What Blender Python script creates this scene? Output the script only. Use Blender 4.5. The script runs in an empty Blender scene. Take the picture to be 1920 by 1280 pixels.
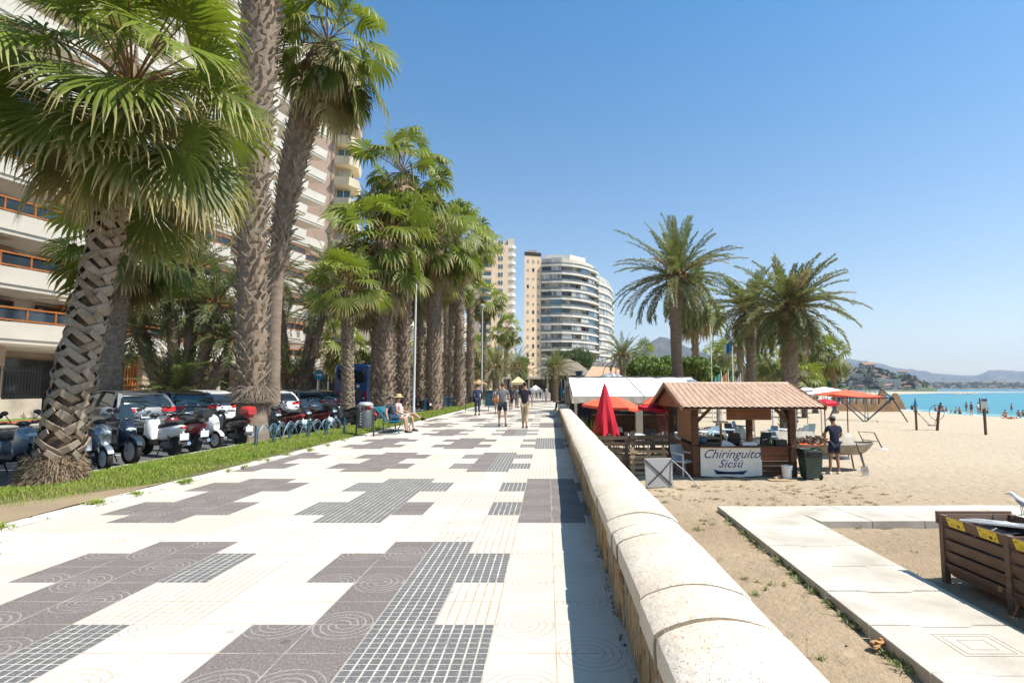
import bpy, bmesh, math, random
import numpy as np
from mathutils import Vector, Matrix, noise as mnoise
sc = bpy.context.scene
COL = sc.collection
R = math.radians
PI = math.pi
# ------------------------------------------------------------ camera, sky, sun
FPX, CX, CAMH = 1042.0, 1027.0, 1.55
PITCH = 0.0852
cd = bpy.data.cameras.new('camera'); cam = bpy.data.objects.new('camera', cd); COL.objects.link(cam)
cam.location = (0, 0, CAMH); cam.rotation_euler = (PI/2+PITCH, 0, 0)
cd.sensor_width = 36; cd.lens = 36*FPX/1920; cd.shift_x = (960-CX)/1920
cd.clip_start = 0.05; cd.clip_end = 40000
sc.camera = cam
w = bpy.data.worlds.new("World"); sc.world = w; w.use_nodes = True
nt = w.node_tree; bg = nt.nodes['Background']
sky = nt.nodes.new('ShaderNodeTexSky'); sky.sky_type = 'NISHITA'; sky.sun_disc = False
SUN_EL, SUN_AZ = R(58), R(-11)          # azimuth measured from +X towards +Y
sky.sun_elevation = SUN_EL
sky.sun_rotation = PI/2 - SUN_AZ
sky.air_density = 1.0; sky.dust_density = 0.8; sky.ozone_density = 1.0; sky.altitude = 0
tint = nt.nodes.new('ShaderNodeMix'); tint.data_type = 'RGBA'; tint.blend_type = 'MULTIPLY'; tint.inputs[0].default_value = 1; tc_ = nt.nodes.new('ShaderNodeTexCoord'); sx_ = nt.nodes.new('ShaderNodeSeparateXYZ'); mr_ = nt.nodes.new('ShaderNodeMapRange'); mr_.inputs[1].default_value = 0.02; mr_.inputs[2].default_value = 0.62
nt.links.new(tc_.outputs['Generated'], sx_.inputs[0]); nt.links.new(sx_.outputs[2], mr_.inputs[0])
tg_ = nt.nodes.new('ShaderNodeMix'); tg_.data_type = 'RGBA'; tg_.inputs[6].default_value = (1.28, 1.14, 1.05, 1); tg_.inputs[7].default_value = (.36, 1.0, 1.30, 1)
nt.links.new(mr_.outputs[0], tg_.inputs[0]); nt.links.new(tg_.outputs[2], tint.inputs[7])
nt.links.new(sky.outputs[0], tint.inputs[6]); nt.links.new(tint.outputs[2], bg.inputs[0]); bg.inputs[1].default_value = 0.088
sl = bpy.data.lights.new('sun', 'SUN'); sl.energy = 5.0; sl.angle = R(0.53); sl.color = (1.0, 0.94, 0.85)
so = bpy.data.objects.new('sun', sl); COL.objects.link(so)
sd = Vector((math.cos(SUN_EL)*math.cos(SUN_AZ), math.cos(SUN_EL)*math.sin(SUN_AZ), math.sin(SUN_EL)))
so.rotation_euler = sd.to_track_quat('Z', 'Y').to_euler()
so.location = (0, 0, 80)
sc.view_settings.view_transform = 'Standard'; sc.view_settings.look = 'None'
sc.view_settings.exposure = 0.76; sc.view_settings.gamma = 1
sc.render.engine = 'CYCLES'
sc.cycles.max_bounces = 6; sc.cycles.transparent_max_bounces = 8
sc.cycles.volume_bounces = 0

# ------------------------------------------------------------ pixel helpers (reference picture is 1920 wide)
cP, sP = math.cos(PITCH), math.sin(PITCH)
def ray(px, py):
    u = (px-CX)/FPX; v = (640-py)/FPX
    return Vector((u, cP - v*sP, sP + v*cP))
def G(px, py, z=0.0):
    d = ray(px, py); t = (z-CAMH)/d.z
    return Vector((d.x*t, d.y*t, z))
def A(px, py, Y):
    d = ray(px, py); t = Y/d.y
    return Vector((d.x*t, Y, CAMH+d.z*t))
ZS = -1.08      # level of the beach near the wall
ZW = -2.35      # sea level

# ------------------------------------------------------------ tagging
def tag(o, label=None, cat=None, group=None, kind=None):
    if label: o['label'] = label
    if cat: o['category'] = cat
    if group: o['group'] = group
    if kind: o['kind'] = kind
    return o
def empty(name, loc=(0, 0, 0), rz=0, label=None, cat=None, group=None):
    o = bpy.data.objects.new(name, None); COL.objects.link(o)
    o.location = loc; o.rotation_euler = (0, 0, rz); o.empty_display_size = 0.2
    return tag(o, label, cat, group)
def kids(o): return [c for c in bpy.data.objects if c.parent == o]
def dup(root, loc=None, rz=None, label=None, group=None, scale=None, swap=None):
    ch = {}
    for o in bpy.data.objects:
        if o.parent: ch.setdefault(o.parent.name, []).append(o)
    def rec(o, par):
        c = o.copy(); COL.objects.link(c)
        if par: c.parent = par
        if swap and c.type == 'MESH':
            for i, s in enumerate(c.material_slots):
                if s.material and s.material.name in swap:
                    m = swap[s.material.name]
                    s.link = 'OBJECT'; s.material = m
        for k in ch.get(o.name, []): rec(k, c)
        return c
    r = rec(root, None)
    if loc is not None: r.location = loc
    if rz is not None: r.rotation_euler = (0, 0, rz)
    if scale is not None: r.scale = (scale,)*3 if not hasattr(scale, '__len__') else scale
    if label: r['label'] = label
    if group: r['group'] = group
    return r

# ------------------------------------------------------------ mesh builder
class MB:
    def __init__(s): s.v = []; s.f = []; s.m = []; s.uv = []; s.cur = 0
    def quad(s, *p, uv=None):
        b = len(s.v); s.v += [tuple(q) for q in p]; s.f.append(tuple(range(b, b+len(p)))); s.m.append(s.cur)
        s.uv.append(uv or [(0, 0)]*len(p)); return s
    def face(s, idx): s.f.append(tuple(idx)); s.m.append(s.cur); s.uv.append([(0, 0)]*len(idx))
    def box(s, x0, x1, y0, y1, z0, z1, M=None):
        c = [Vector((x, y, z)) for z in (z0, z1) for y in (y0, y1) for x in (x0, x1)]
        if M is not None: c = [M @ q for q in c]
        b = len(s.v); s.v += [tuple(q) for q in c]
        for f in ((0, 2, 3, 1), (4, 5, 7, 6), (0, 1, 5, 4), (2, 6, 7, 3), (0, 4, 6, 2), (1, 3, 7, 5)):
            s.face([b+i for i in f])
        return s
    def cbox(s, x0, x1, y0, y1, z0, z1, c=.01, M=None):
        """box with chamfered vertical edges and a chamfered top"""
        pts = [(x0+c, y0), (x1-c, y0), (x1, y0+c), (x1, y1-c), (x1-c, y1), (x0+c, y1), (x0, y1-c), (x0, y0+c)]
        cx, cy = (x0+x1)/2, (y0+y1)/2
        rings = []
        def sh(p, k):
            return (p[0]-math.copysign(k, p[0]-cx), p[1]-math.copysign(k, p[1]-cy))
        for z, k in ((z0, 0), (z1-c, 0), (z1, c)):
            b = len(s.v)
            for p in pts:
                q = sh(p, k) if k else p
                q = Vector((q[0], q[1], z)); q = M @ q if M is not None else q
                s.v.append(tuple(q))
            rings.append(b)
        for a, b in zip(rings[:-1], rings[1:]):
            for i in range(8):
                j = (i+1) % 8; s.face([a+i, a+j, b+j, b+i])
        s.face([rings[-1]+i for i in range(8)]); s.face([rings[0]+7-i for i in range(8)])
        return s
    def bar(s, p, q, w, h=None, up=(0, 0, 1)):
        p = Vector(p); q = Vector(q); h = h or w
        d = (q-p); L = d.length
        if L < 1e-6: return s
        d /= L; u = Vector(up)
        if abs(d.dot(u)) > .98: u = Vector((1, 0, 0))
        x = d.cross(u).normalized(); z = x.cross(d)
        b = len(s.v)
        for t in (p, q):
            for a, c in ((-1, -1), (1, -1), (1, 1), (-1, 1)): s.v.append(tuple(t + x*a*w/2 + z*c*h/2))
        for f in ((0, 1, 2, 3), (7, 6, 5, 4), (0, 4, 5, 1), (1, 5, 6, 2), (2, 6, 7, 3), (3, 7, 4, 0)): s.face([b+i for i in f])
        return s
    def tube(s, pts, r, n=8, cap=True, closed=False):
        pts = [Vector(p) for p in pts]; N = len(pts)
        rr = r if hasattr(r, '__len__') else [r]*N
        ref = None; b0 = len(s.v)
        for i, p in enumerate(pts):
            if closed: d = pts[(i+1) % N]-pts[i-1]
            else: d = pts[min(i+1, N-1)]-pts[max(i-1, 0)]
            d = d.normalized() if d.length > 1e-9 else Vector((0, 0, 1))
            if ref is None:
                ref = Vector((0, 0, 1)) if abs(d.z) < .9 else Vector((1, 0, 0))
            x = d.cross(ref).normalized(); y = x.cross(d); ref = y
            for k in range(n):
                a = 2*PI*k/n; s.v.append(tuple(p + (x*math.cos(a)+y*math.sin(a))*rr[i]))
        for i in range(N if closed else N-1):
            j = (i+1) % N
            for k in range(n):
                l = (k+1) % n; s.face([b0+i*n+k, b0+i*n+l, b0+j*n+l, b0+j*n+k])
        if cap and not closed:
            s.face([b0+n-1-k for k in range(n)]); s.face([b0+(N-1)*n+k for k in range(n)])
        return s
    def lathe(s, prof, n=16, M=None, c=(0, 0, 0)):
        b = len(s.v); c = Vector(c)
        for r, z in prof:
            for k in range(n):
                a = 2*PI*k/n; q = Vector((r*math.cos(a), r*math.sin(a), z)); q = (M @ q if M is not None else q)+c; s.v.append(tuple(q))
        for i in range(len(prof)-1):
            for k in range(n):
                l = (k+1) % n; s.face([b+i*n+k, b+i*n+l, b+(i+1)*n+l, b+(i+1)*n+k])
        if prof[0][0] > 1e-4: s.face([b+n-1-k for k in range(n)])
        if prof[-1][0] > 1e-4: s.face([b+(len(prof)-1)*n+k for k in range(n)])
        return s
    def loft(s, secs, cap=True):
        """secs: list of equally long point loops"""
        n = len(secs[0]); b = len(s.v)
        for L in secs: s.v += [tuple(p) for p in L]
        for i in range(len(secs)-1):
            for k in range(n):
                l = (k+1) % n; s.face([b+i*n+k, b+i*n+l, b+(i+1)*n+l, b+(i+1)*n+k])
        if cap: s.face([b+n-1-k for k in range(n)]); s.face([b+(len(secs)-1)*n+k for k in range(n)])
        return s
    def prism(s, poly, ax, a0, a1):
        """extrude a 2-D polygon along axis ax ('x','y','z')"""
        def P(p, a): return {'x': (a, p[0], p[1]), 'y': (p[0], a, p[1]), 'z': (p[0], p[1], a)}[ax]
        return s.loft([[P(p, a0) for p in poly], [P(p, a1) for p in poly]])
    def ell(s, c, r, n=10, m=6, M=None):
        c = Vector(c); b = len(s.v)
        for i in range(m+1):
            t = PI*i/m
            for k in range(n):
                a = 2*PI*k/n
                q = Vector((r[0]*math.sin(t)*math.cos(a), r[1]*math.sin(t)*math.sin(a), r[2]*math.cos(t)))
                s.v.append(tuple((M @ q if M is not None else q)+c))
        for i in range(m):
            for k in range(n):
                l = (k+1) % n; s.face([b+i*n+k, b+(i+1)*n+k, b+(i+1)*n+l, b+i*n+l])
        return s
    def build(s, name, mats, parent=None, smooth=False, clean=False):
        me = bpy.data.meshes.new(name)
        me.from_pydata(s.v, [], s.f)
        for m in (mats if isinstance(mats, (list, tuple)) else [mats]): me.materials.append(m)
        if any(s.m): me.polygons.foreach_set('material_index', s.m)
        ul = me.uv_layers.new(name='UVMap')
        flat = [c for u in s.uv for p in u for c in p]
        ul.data.foreach_set('uv', flat)
        if clean or smooth:
            bm = bmesh.new(); bm.from_mesh(me)
            bmesh.ops.remove_doubles(bm, verts=bm.verts, dist=1e-5)
            bmesh.ops.recalc_face_normals(bm, faces=bm.faces)
            bm.to_mesh(me); bm.free()
        if smooth:
            me.polygons.foreach_set('use_smooth', [True]*len(me.polygons))
            if smooth != 'all':
                try: me.set_sharp_from_angle(angle=R(smooth if isinstance(smooth, (int, float)) and smooth > 1 else 40))
                except Exception: pass
        me.update()
        o = bpy.data.objects.new(name, me); COL.objects.link(o)
        if parent: o.parent = parent
        return o

def npmesh(name, V, F, UV, mats, parent=None, midx=None, smooth=False):
    """V (n,3), F (m,4) quads, UV (m*4,2)"""
    me = bpy.data.meshes.new(name)
    V = np.asarray(V, np.float32); F = np.asarray(F, np.int32)
    me.vertices.add(len(V)); me.vertices.foreach_set('co', V.ravel())
    me.loops.add(F.size); me.loops.foreach_set('vertex_index', F.ravel())
    me.polygons.add(len(F)); me.polygons.foreach_set('loop_start', np.arange(0, F.size, F.shape[1], dtype=np.int32))
    me.polygons.foreach_set('loop_total', np.full(len(F), F.shape[1], np.int32))
    for m in (mats if isinstance(mats, (list, tuple)) else [mats]): me.materials.append(m)
    if midx is not None: me.polygons.foreach_set('material_index', np.asarray(midx, np.int32))
    if UV is not None:
        ul = me.uv_layers.new(name='UVMap'); ul.data.foreach_set('uv', np.asarray(UV, np.float32).ravel())
    if smooth: me.polygons.foreach_set('use_smooth', np.ones(len(F), bool))
    me.update(calc_edges=True); me.validate()
    o = bpy.data.objects.new(name, me); COL.objects.link(o)
    if parent: o.parent = parent
    return o
def shade(o, on=True):
    o.data.polygons.foreach_set('use_smooth', [on]*len(o.data.polygons))

# ------------------------------------------------------------ materials
MATS = {}
class NG:
    def __init__(s, name):
        m = bpy.data.materials.new(name); m.use_nodes = True; s.m = m; s.t = m.node_tree
        s.b = s.t.nodes['Principled BSDF']; s.out = s.t.nodes['Material Output']
    def n(s, typ, **kw):
        x = s.t.nodes.new(typ)
        for k, v in kw.items():
            if k in x.inputs: x.inputs[k].default_value = v
            else: setattr(x, k, v)
        return x
    def l(s, a, b): s.t.links.new(a, b)
    def math(s, op, a, b=None, c=None):
        x = s.t.nodes.new('ShaderNodeMath'); x.operation = op
        for i, v in enumerate((a, b, c)):
            if v is None: continue
            if isinstance(v, (int, float)): x.inputs[i].default_value = v
            else: s.l(v, x.inputs[i])
        return x.outputs[0]
    def mix(s, f, a, b):
        x = s.t.nodes.new('ShaderNodeMix'); x.data_type = 'RGBA'
        if isinstance(f, (int, float)): x.inputs[0].default_value = f
        else: s.l(f, x.inputs[0])
        for i, v in ((6, a), (7, b)):
            if isinstance(v, (tuple, list)): x.inputs[i].default_value = (*v[:3], 1)
            else: s.l(v, x.inputs[i])
        return x.outputs[2]
    def noise(s, scale, detail=3, rough=.5, vec=None, dist=0):
        x = s.n('ShaderNodeTexNoise'); x.inputs['Scale'].default_value = scale; x.inputs['Detail'].default_value = detail
        x.inputs['Roughness'].default_value = rough; x.inputs['Distortion'].default_value = dist
        if vec is not None: s.l(vec, x.inputs['Vector'])
        return x.outputs[0]
    def ramp(s, f, a, b):
        x = s.n('ShaderNodeMapRange'); x.inputs[1].default_value = a; x.inputs[2].default_value = b
        s.l(f, x.inputs[0]); return x.outputs[0]
    def obj(s, scale=None):
        t = s.n('ShaderNodeTexCoord').outputs['Object']
        if scale:
            mp = s.n('ShaderNodeMapping'); mp.inputs['Scale'].default_value = scale; s.l(t, mp.inputs[0]); return mp.outputs[0]
        return t
    def bump(s, h, strength=.3, dist=.02):
        x = s.n('ShaderNodeBump'); x.inputs['Strength'].default_value = strength; x.inputs['Distance'].default_value = dist
        s.l(h, x.inputs['Height']); s.l(x.outputs[0], s.b.inputs['Normal'])
    def set(s, rough=.6, metal=0, spec=.5):
        s.b.inputs['Roughness'].default_value = rough; s.b.inputs['Metallic'].default_value = metal
        s.b.inputs['Specular IOR Level'].default_value = spec; return s

def mat(name, col, rough=.6, metal=0, spec=.4, var=.12, vs=3.0, col2=None, fine=0, fs=90, bump=0, bs=60, stretch=None, coat=0, dist=.01):
    if name in MATS: return MATS[name]
    g = NG(name); g.set(rough, metal, spec)
    o = g.obj(stretch) if stretch else g.obj()
    f = g.ramp(g.noise(vs, 4, .55, o), .3, .7)
    c = tuple(col); a = tuple(x*(1-var) for x in c); b = tuple(col2) if col2 else tuple(min(1, x*(1+var)) for x in c)
    cc = g.mix(f, a, b)
    if fine:
        n2 = g.ramp(g.noise(fs, 2, .6, o), .25, .75)
        d = g.mix(n2, tuple([1-fine]*3), (1, 1, 1))
        x = g.n('ShaderNodeMix'); x.data_type = 'RGBA'; x.blend_type = 'MULTIPLY'; x.inputs[0].default_value = 1
        g.l(cc, x.inputs[6]); g.l(d, x.inputs[7]); cc = x.outputs[2]
    g.l(cc, g.b.inputs['Base Color'])
    if bump: g.bump(g.noise(bs, 4, .6, o), bump, dist)
    if coat: g.b.inputs['Coat Weight'].default_value = coat; g.b.inputs['Coat Roughness'].default_value = .05
    MATS[name] = g.m; return g.m
# ============================================================ paving materials
def tile_mat(name, base, line, kind, rough=.75, speck=.25):
    g = NG(name); g.set(rough, 0, .3)
    uv = g.n('ShaderNodeUVMap').outputs[0]
    sp = g.n('ShaderNodeSeparateXYZ'); g.l(uv, sp.inputs[0]); U, V = sp.outputs[0], sp.outputs[1]
    o = g.obj()
    big = g.ramp(g.noise(1.1, 4, .6, o), .35, .7)
    fine = g.ramp(g.math('ADD', g.math('MULTIPLY', g.noise(62, 3, .8, o), .6), g.math('MULTIPLY', g.noise(190, 2, .8, o), .4)), .40, .60)
    mid = g.ramp(g.noise(14, 4, .7, o), .3, .75)
    stain = g.ramp(g.noise(3.1, 5, .75, o, .6), .56, .74)
    c = g.mix(big, tuple(x*.88 for x in base), base)
    c = g.mix(g.math('MULTIPLY', stain, .30), c, tuple(x*y for x, y in zip(base, (.78, .62, .42))))
    c = g.mix(g.math('MULTIPLY', g.math('SUBTRACT', 1, fine), speck), c, tuple(x*.55 for x in base))
    c = g.mix(g.math('MULTIPLY', g.math('SUBTRACT', 1, mid), .22), c, tuple(x*y for x, y in zip(base, (.80, .72, .6))))
    if speck > .3:
        sp1 = g.ramp(g.noise(46, 4, .85, o), .50, .60); sp2 = g.ramp(g.noise(58, 4, .85, g.obj((1.3, .8, 1))), .53, .61)
        c = g.mix(g.math('MULTIPLY', sp1, .55), c, tuple(x*.42 for x in base)); c = g.mix(g.math('MULTIPLY', sp2, .6), c, tuple(x*1.9 for x in base))
    if kind == 'spiral':
        up = g.math('GREATER_THAN', V, 1.0)
        cx = g.math('ADD', g.math('MULTIPLY', up, -.12), .56)
        dx = g.math('SUBTRACT', g.math('FRACT', U), cx); dy = g.math('SUBTRACT', V, 1.0)
        d = g.math('SQRT', g.math('ADD', g.math('MULTIPLY', dx, dx), g.math('MULTIPLY', dy, dy)))
        d2 = g.math('ADD', d, g.math('MULTIPLY', g.noise(5, 2, .5, o), .02))
        t = g.math('ABSOLUTE', g.math('SUBTRACT', g.math('FRACT', g.math('DIVIDE', d2, .12)), .5))
        ln = g.ramp(t, .16, .07)
        ok = g.math('MULTIPLY', g.math('LESS_THAN', d, .60), g.math('GREATER_THAN', d, .15))
        mask = g.math('MULTIPLY', ln, ok)
    elif kind == 'grid':
        fu = g.math('ABSOLUTE', g.math('SUBTRACT', g.math('FRACT', g.math('MULTIPLY', U, 6)), .5))
        fv = g.math('ABSOLUTE', g.math('SUBTRACT', g.math('FRACT', g.math('MULTIPLY', V, 6)), .5))
        mask = g.math('MAXIMUM', g.math('GREATER_THAN', fu, .415), g.math('GREATER_THAN', fv, .455))
    else: mask = None
    # gum spots and small marks
    vo_ = g.n('ShaderNodeTexVoronoi'); vo_.inputs['Scale'].default_value = 2.1; g.l(o, vo_.inputs['Vector'])
    vo2 = g.n('ShaderNodeTexVoronoi'); vo2.inputs['Scale'].default_value = 6.3; g.l(o, vo2.inputs['Vector'])
    sp_ot = g.math('MAXIMUM', g.ramp(vo_.outputs['Distance'], .075, .05), g.ramp(vo2.outputs['Distance'], .05, .03))
    c = g.mix(g.math('MULTIPLY', sp_ot, .55), c, tuple(x*.45 for x in base))
    # joints between tiles
    ju = g.math('ABSOLUTE', g.math('SUBTRACT', g.math('FRACT', U), .5)); jv = g.math('ABSOLUTE', g.math('SUBTRACT', g.math('FRACT', V), .5))
    j = g.math('MAXIMUM', g.math('GREATER_THAN', ju, .4885), g.math('GREATER_THAN', jv, .4885))
    if mask is not None:
        wear = g.ramp(g.noise(6, 4, .7, o), .34, .62)
        c = g.mix(g.math('MULTIPLY', mask, g.math('ADD', .26 if kind == 'spiral' else .35, g.math('MULTIPLY', wear, .55))), c, line)
    jc = g.ramp(g.noise(2.3, 3, .6, o), .4, .6)
    c = g.mix(g.math('MULTIPLY', j, g.math('ADD', .3, g.math('MULTIPLY', jc, .6))), c, (.34, .24, .15) if sum(base) > 1 else (.40, .34, .30))
    g.l(c, g.b.inputs['Base Color'])
    hgt = g.math('MAXIMUM', j, mask) if mask is not None else j
    hh = g.math('ADD', g.math('MULTIPLY', hgt, -1.0), g.math('MULTIPLY', g.noise(120, 3, .6, o), .35))
    g.bump(hh, .35, .006)
    return g.m
IV = (.575, .525, .455)
m_tiles = [tile_mat('paving_ivory', IV, (.5, .46, .4), 'plain', speck=.06),
           tile_mat('paving_dark_swirl', (.19, .165, .155), (.33, .30, .275), 'spiral', speck=.7),
           tile_mat('paving_dark_grid', (.15, .148, .148), (.60, .55, .47), 'grid', speck=.7),
           tile_mat('paving_ivory_grid', IV, (.34, .25, .165), 'grid', speck=.08),
           tile_mat('paving_ivory_swirl', IV, (.37, .31, .25), 'spiral', speck=.1)]
TX0, TY0, TS = .05, 3.42, .4
def tile_kind(c, r):
    h = random.Random(c*7919+r*31).random()
    for m in range(-1, 14):
        for start, centres in ((-2+20*m, (-3, -9, -15)), (8+20*m, (0, -6, -12))):
            lr = r-start
            if not 0 <= lr < 8: continue
            for kc in centres:
                wide = lr in (1, 2, 5, 6)
                lo, hi = (kc-2, kc+2) if wide else (kc-1, kc+1)
                if not lo <= c < hi: continue
                odd = (start+2) % 20 == 0
                if kc == 0:
                    if c < -1: return 2
                    if c > 0 and wide: pass
                    return 1 if m % 2 == 0 else 2
                if odd and kc == -3:
                    if m == 0: return 1 if c < kc else 2
                    return 1 if c == kc-1 else 2
                if odd: return 2 if (c == kc+1 and m % 2 == 0) else 1
                if kc == -6: return 1 if (c == kc+1 and lr in (1, 2)) else (2 if (m+kc) % 2 == 0 else 1)
                return 1
    if c == -2: return 3
    if c >= -1: return 4 if (r < 8 or (r % 20) < 8) else 3
    b = ((r+2)//3*5 + c//3*3) % 7
    return 3 if b in (0, 3) else (4 if b == 5 else 0)
p = MB()
for r in range(-14, 262):
    for c in range(-15, 2):
        x0 = TX0+c*TS; y0 = TY0+r*TS; x1 = x0+TS; y1 = y0+TS
        if c == 1: x1 = x0+TS+.6
        k = tile_kind(c, r); p.cur = k
        uo = 0; vo = (r+(c % 3 == 0)) % 2; fl = c % 2
        ux = (x1-x0)/TS
        p.quad((x0, y0, 0), (x1, y0, 0), (x1, y1, 0), (x0, y1, 0), uv=[(uo, vo), (uo+ux, vo), (uo+ux, vo+1), (uo, vo+1)] if not fl else [(uo+ux, vo), (uo, vo), (uo, vo+1), (uo+ux, vo+1)])
prom = tag(p.build('promenade', m_tiles), kind='structure')

m_kerb = mat('kerb_stone', (.56, .53, .47), .85, var=.2, vs=5, fine=.25, fs=60, bump=.4, bs=40)
m_grassbase = mat('lawn_soil', (.105, .13, .035), .95, var=.5, vs=1.2, col2=(.21, .165, .08), fine=.3, fs=60, bump=.6, bs=60)
m_soil = mat('bare_earth', (.36, .25, .17), .95, var=.25, vs=1.5, col2=(.30, .24, .13), fine=.3, fs=60, bump=.6, bs=50)
m_asph = mat('asphalt', (.105, .105, .107), .85, var=.22, vs=.5, fine=.4, fs=120, bump=.4, bs=150)
m_path = mat('pale_paving', (.50, .46, .40), .85, var=.15, vs=.6, fine=.2, fs=30, bump=.2, bs=40)
m_white = mat('white_paint', (.78, .77, .73), .6, var=.06)
# kerb along the lawn (stones 1 m long)
k = MB()
y = -4.0
rk = random.Random(2)
while y < 80:
    L = .98
    k.cbox(-6.18+rk.uniform(-.008, .008), -5.952, y+.006, y+L-.006, -.2, .035+rk.uniform(-.006, .006), .012); y += L
tag(k.build('kerb', m_kerb), kind='structure')
k = MB(); y = -4.0
while y < 90:
    k.cbox(-8.45, -8.30, y+.006, y+.99, -.2, .05, .012); y += 1
tag(k.build('road_kerb', m_kerb), kind='structure')
# lawn strip
def sheet(name, x0, x1, y0, y1, nx, ny, zf, m, kind='structure'):
    xs = np.linspace(x0, x1, nx+1); ys = np.linspace(y0, y1, ny+1)
    V = [(a, b, zf(a, b)) for b in ys for a in xs]
    F = [(j*(nx+1)+i, j*(nx+1)+i+1, (j+1)*(nx+1)+i+1, (j+1)*(nx+1)+i) for j in range(ny) for i in range(nx)]
    o = npmesh(name, V, F, np.zeros((len(F)*4, 2)), m, smooth=True)
    return tag(o, kind=kind)
def lawnz(x, y):
    return .03 + .05*math.sin(PI*min(1, max(0, (x+8.3)/2.1))) + .015*mnoise.noise((x*2, y*2, 0))
sheet('lawn_soil', -8.30, -6.18, -4, 90, 14, 300, lawnz, m_grassbase)
# earth patch where the turf is worn off near the kerb
sheet('bare_earth', -7.6, -6.18, -2, 11, 16, 80, lambda x, y: lawnz(x, y)+.012-.05*max(0, (y-6.6-2.6*max(0, min(1, x+7.1)))/1.6)-.03*max(0, (-x-7.2)/.4), m_soil)
# road, parking, far pavement
g_ = MB(); g_.quad((-22, -20, -.004), (-8.44, -20, -.004), (-8.44, 260, -.004), (-22, 260, -.004)); tag(g_.build('road', m_asph), kind='structure')
g_ = MB(); g_.box(-27, -22.004, -20, 260, -.3, .12); tag(g_.build('far_pavement', m_path), kind='structure')
g_ = MB(); g_.quad((-60, -30, -.14), (.8, -30, -.14), (.8, 900, -.14), (-60, 900, -.14)); tag(g_.build('ground', m_path), kind='structure')
g_ = MB(); g_.quad((-900, -30, -.3), (-60, -30, -.3), (0, 2500, -.3), (-900, 2500, -.3)); tag(g_.build('far_ground', m_path), kind='structure')
g_ = MB()
for i in range(24): g_.quad((-14.2, 6+i*2.4, 0), (-9.6, 6+i*2.4, 0), (-9.6, 6.1+i*2.4, 0), (-14.2, 6.1+i*2.4, 0))
tag(g_.build('road_marking', m_white), kind='structure')
g_ = MB(); g_.quad((-6.2, 80, .002), (.9, 80, .002), (14, 110, .002), (14, 230, .002)); g_.quad((-22, 90, .0), (-6, 90, .0), (14, 230, .0), (-22, 230, .0))
tag(g_.build('plaza', m_path), kind='structure')

# ============================================================ beach, sea
gs = NG('beach_sand'); gs.set(.95, 0, .15)
o = gs.obj()
a_ = gs.ramp(gs.noise(.35, 5, .6, o), .35, .65); b_ = gs.ramp(gs.noise(6, 5, .7, o), .3, .7); c_ = gs.ramp(gs.noise(60, 3, .7, o), .25, .7)
base = gs.mix(a_, (.32, .235, .15), (.42, .32, .21))
base = gs.mix(gs.math('MULTIPLY', gs.math('SUBTRACT', 1, b_), .45), base, (.24, .175, .115))
base = gs.mix(gs.math('MULTIPLY', gs.math('SUBTRACT', 1, c_), .22), base, (.27, .20, .13))
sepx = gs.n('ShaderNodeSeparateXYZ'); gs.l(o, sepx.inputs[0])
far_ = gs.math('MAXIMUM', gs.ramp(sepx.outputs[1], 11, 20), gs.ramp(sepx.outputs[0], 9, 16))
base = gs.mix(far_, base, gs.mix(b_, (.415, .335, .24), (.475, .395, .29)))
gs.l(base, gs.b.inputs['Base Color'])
vor = gs.n('ShaderNodeTexVoronoi'); vor.inputs['Scale'].default_value = 3.1; vor.feature = 'SMOOTH_F1'; gs.l(o, vor.inputs['Vector'])
hh = gs.math('ADD', gs.math('MULTIPLY', gs.ramp(vor.outputs['Distance'], .05, .38), .9), gs.math('MULTIPLY', gs.noise(16, 5, .65, o), 1.0))
gs.bump(hh, .75, .07)
m_sand = gs.m
XSH = [(-40, 60), (60, 62), (90, 63.5), (125, 68), (180, 84), (260, 130), (380, 225), (560, 400), (900, 1100)]
def xs_(Y):
    for (a, b), (c, d) in zip(XSH[:-1], XSH[1:]):
        if Y <= c: return b+(d-b)*max(0, (Y-a))/(c-a)
    return XSH[-1][1]
def sandz(x, y):
    s = x/xs_(y)
    z = ZS - .02*mnoise.noise((x*.3, y*.3, 1))
    if x < 20 and y < 26: z += .03*mnoise.noise((x*1.3, y*1.3, 3)) + .028*mnoise.noise((x*3.2, y*3.2, 5)) - .02*max(0, mnoise.noise((x*2.1, y*2.1, 9))-.15)
    elif y < 130: z += .06*mnoise.noise((x*.9, y*.9, 3))
    if s > .4: z -= 1.27*((s-.4)/.6)
    return z
xcols = list(np.arange(.7, 10, .22)) + list(np.arange(10, 30, .6)) + list(np.arange(30, 80, 2)) + [85, 92, 100, 120, 150, 190, 240, 300, 380, 480, 620, 800, 1100]
yrows = list(np.arange(-3, 22, .25)) + list(np.arange(22, 60, .7)) + list(np.arange(60, 150, 3)) + list(np.arange(150, 700, 20))
V = [(a, b, max(-6, sandz(a, b))) for b in yrows for a in xcols]; nx = len(xcols)
F = [(j*nx+i, j*nx+i+1, (j+1)*nx+i+1, (j+1)*nx+i) for j in range(len(yrows)-1) for i in range(nx-1)]
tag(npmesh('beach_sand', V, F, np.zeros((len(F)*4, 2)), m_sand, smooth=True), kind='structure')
def gz(x, y): return sandz(x, y)

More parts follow.
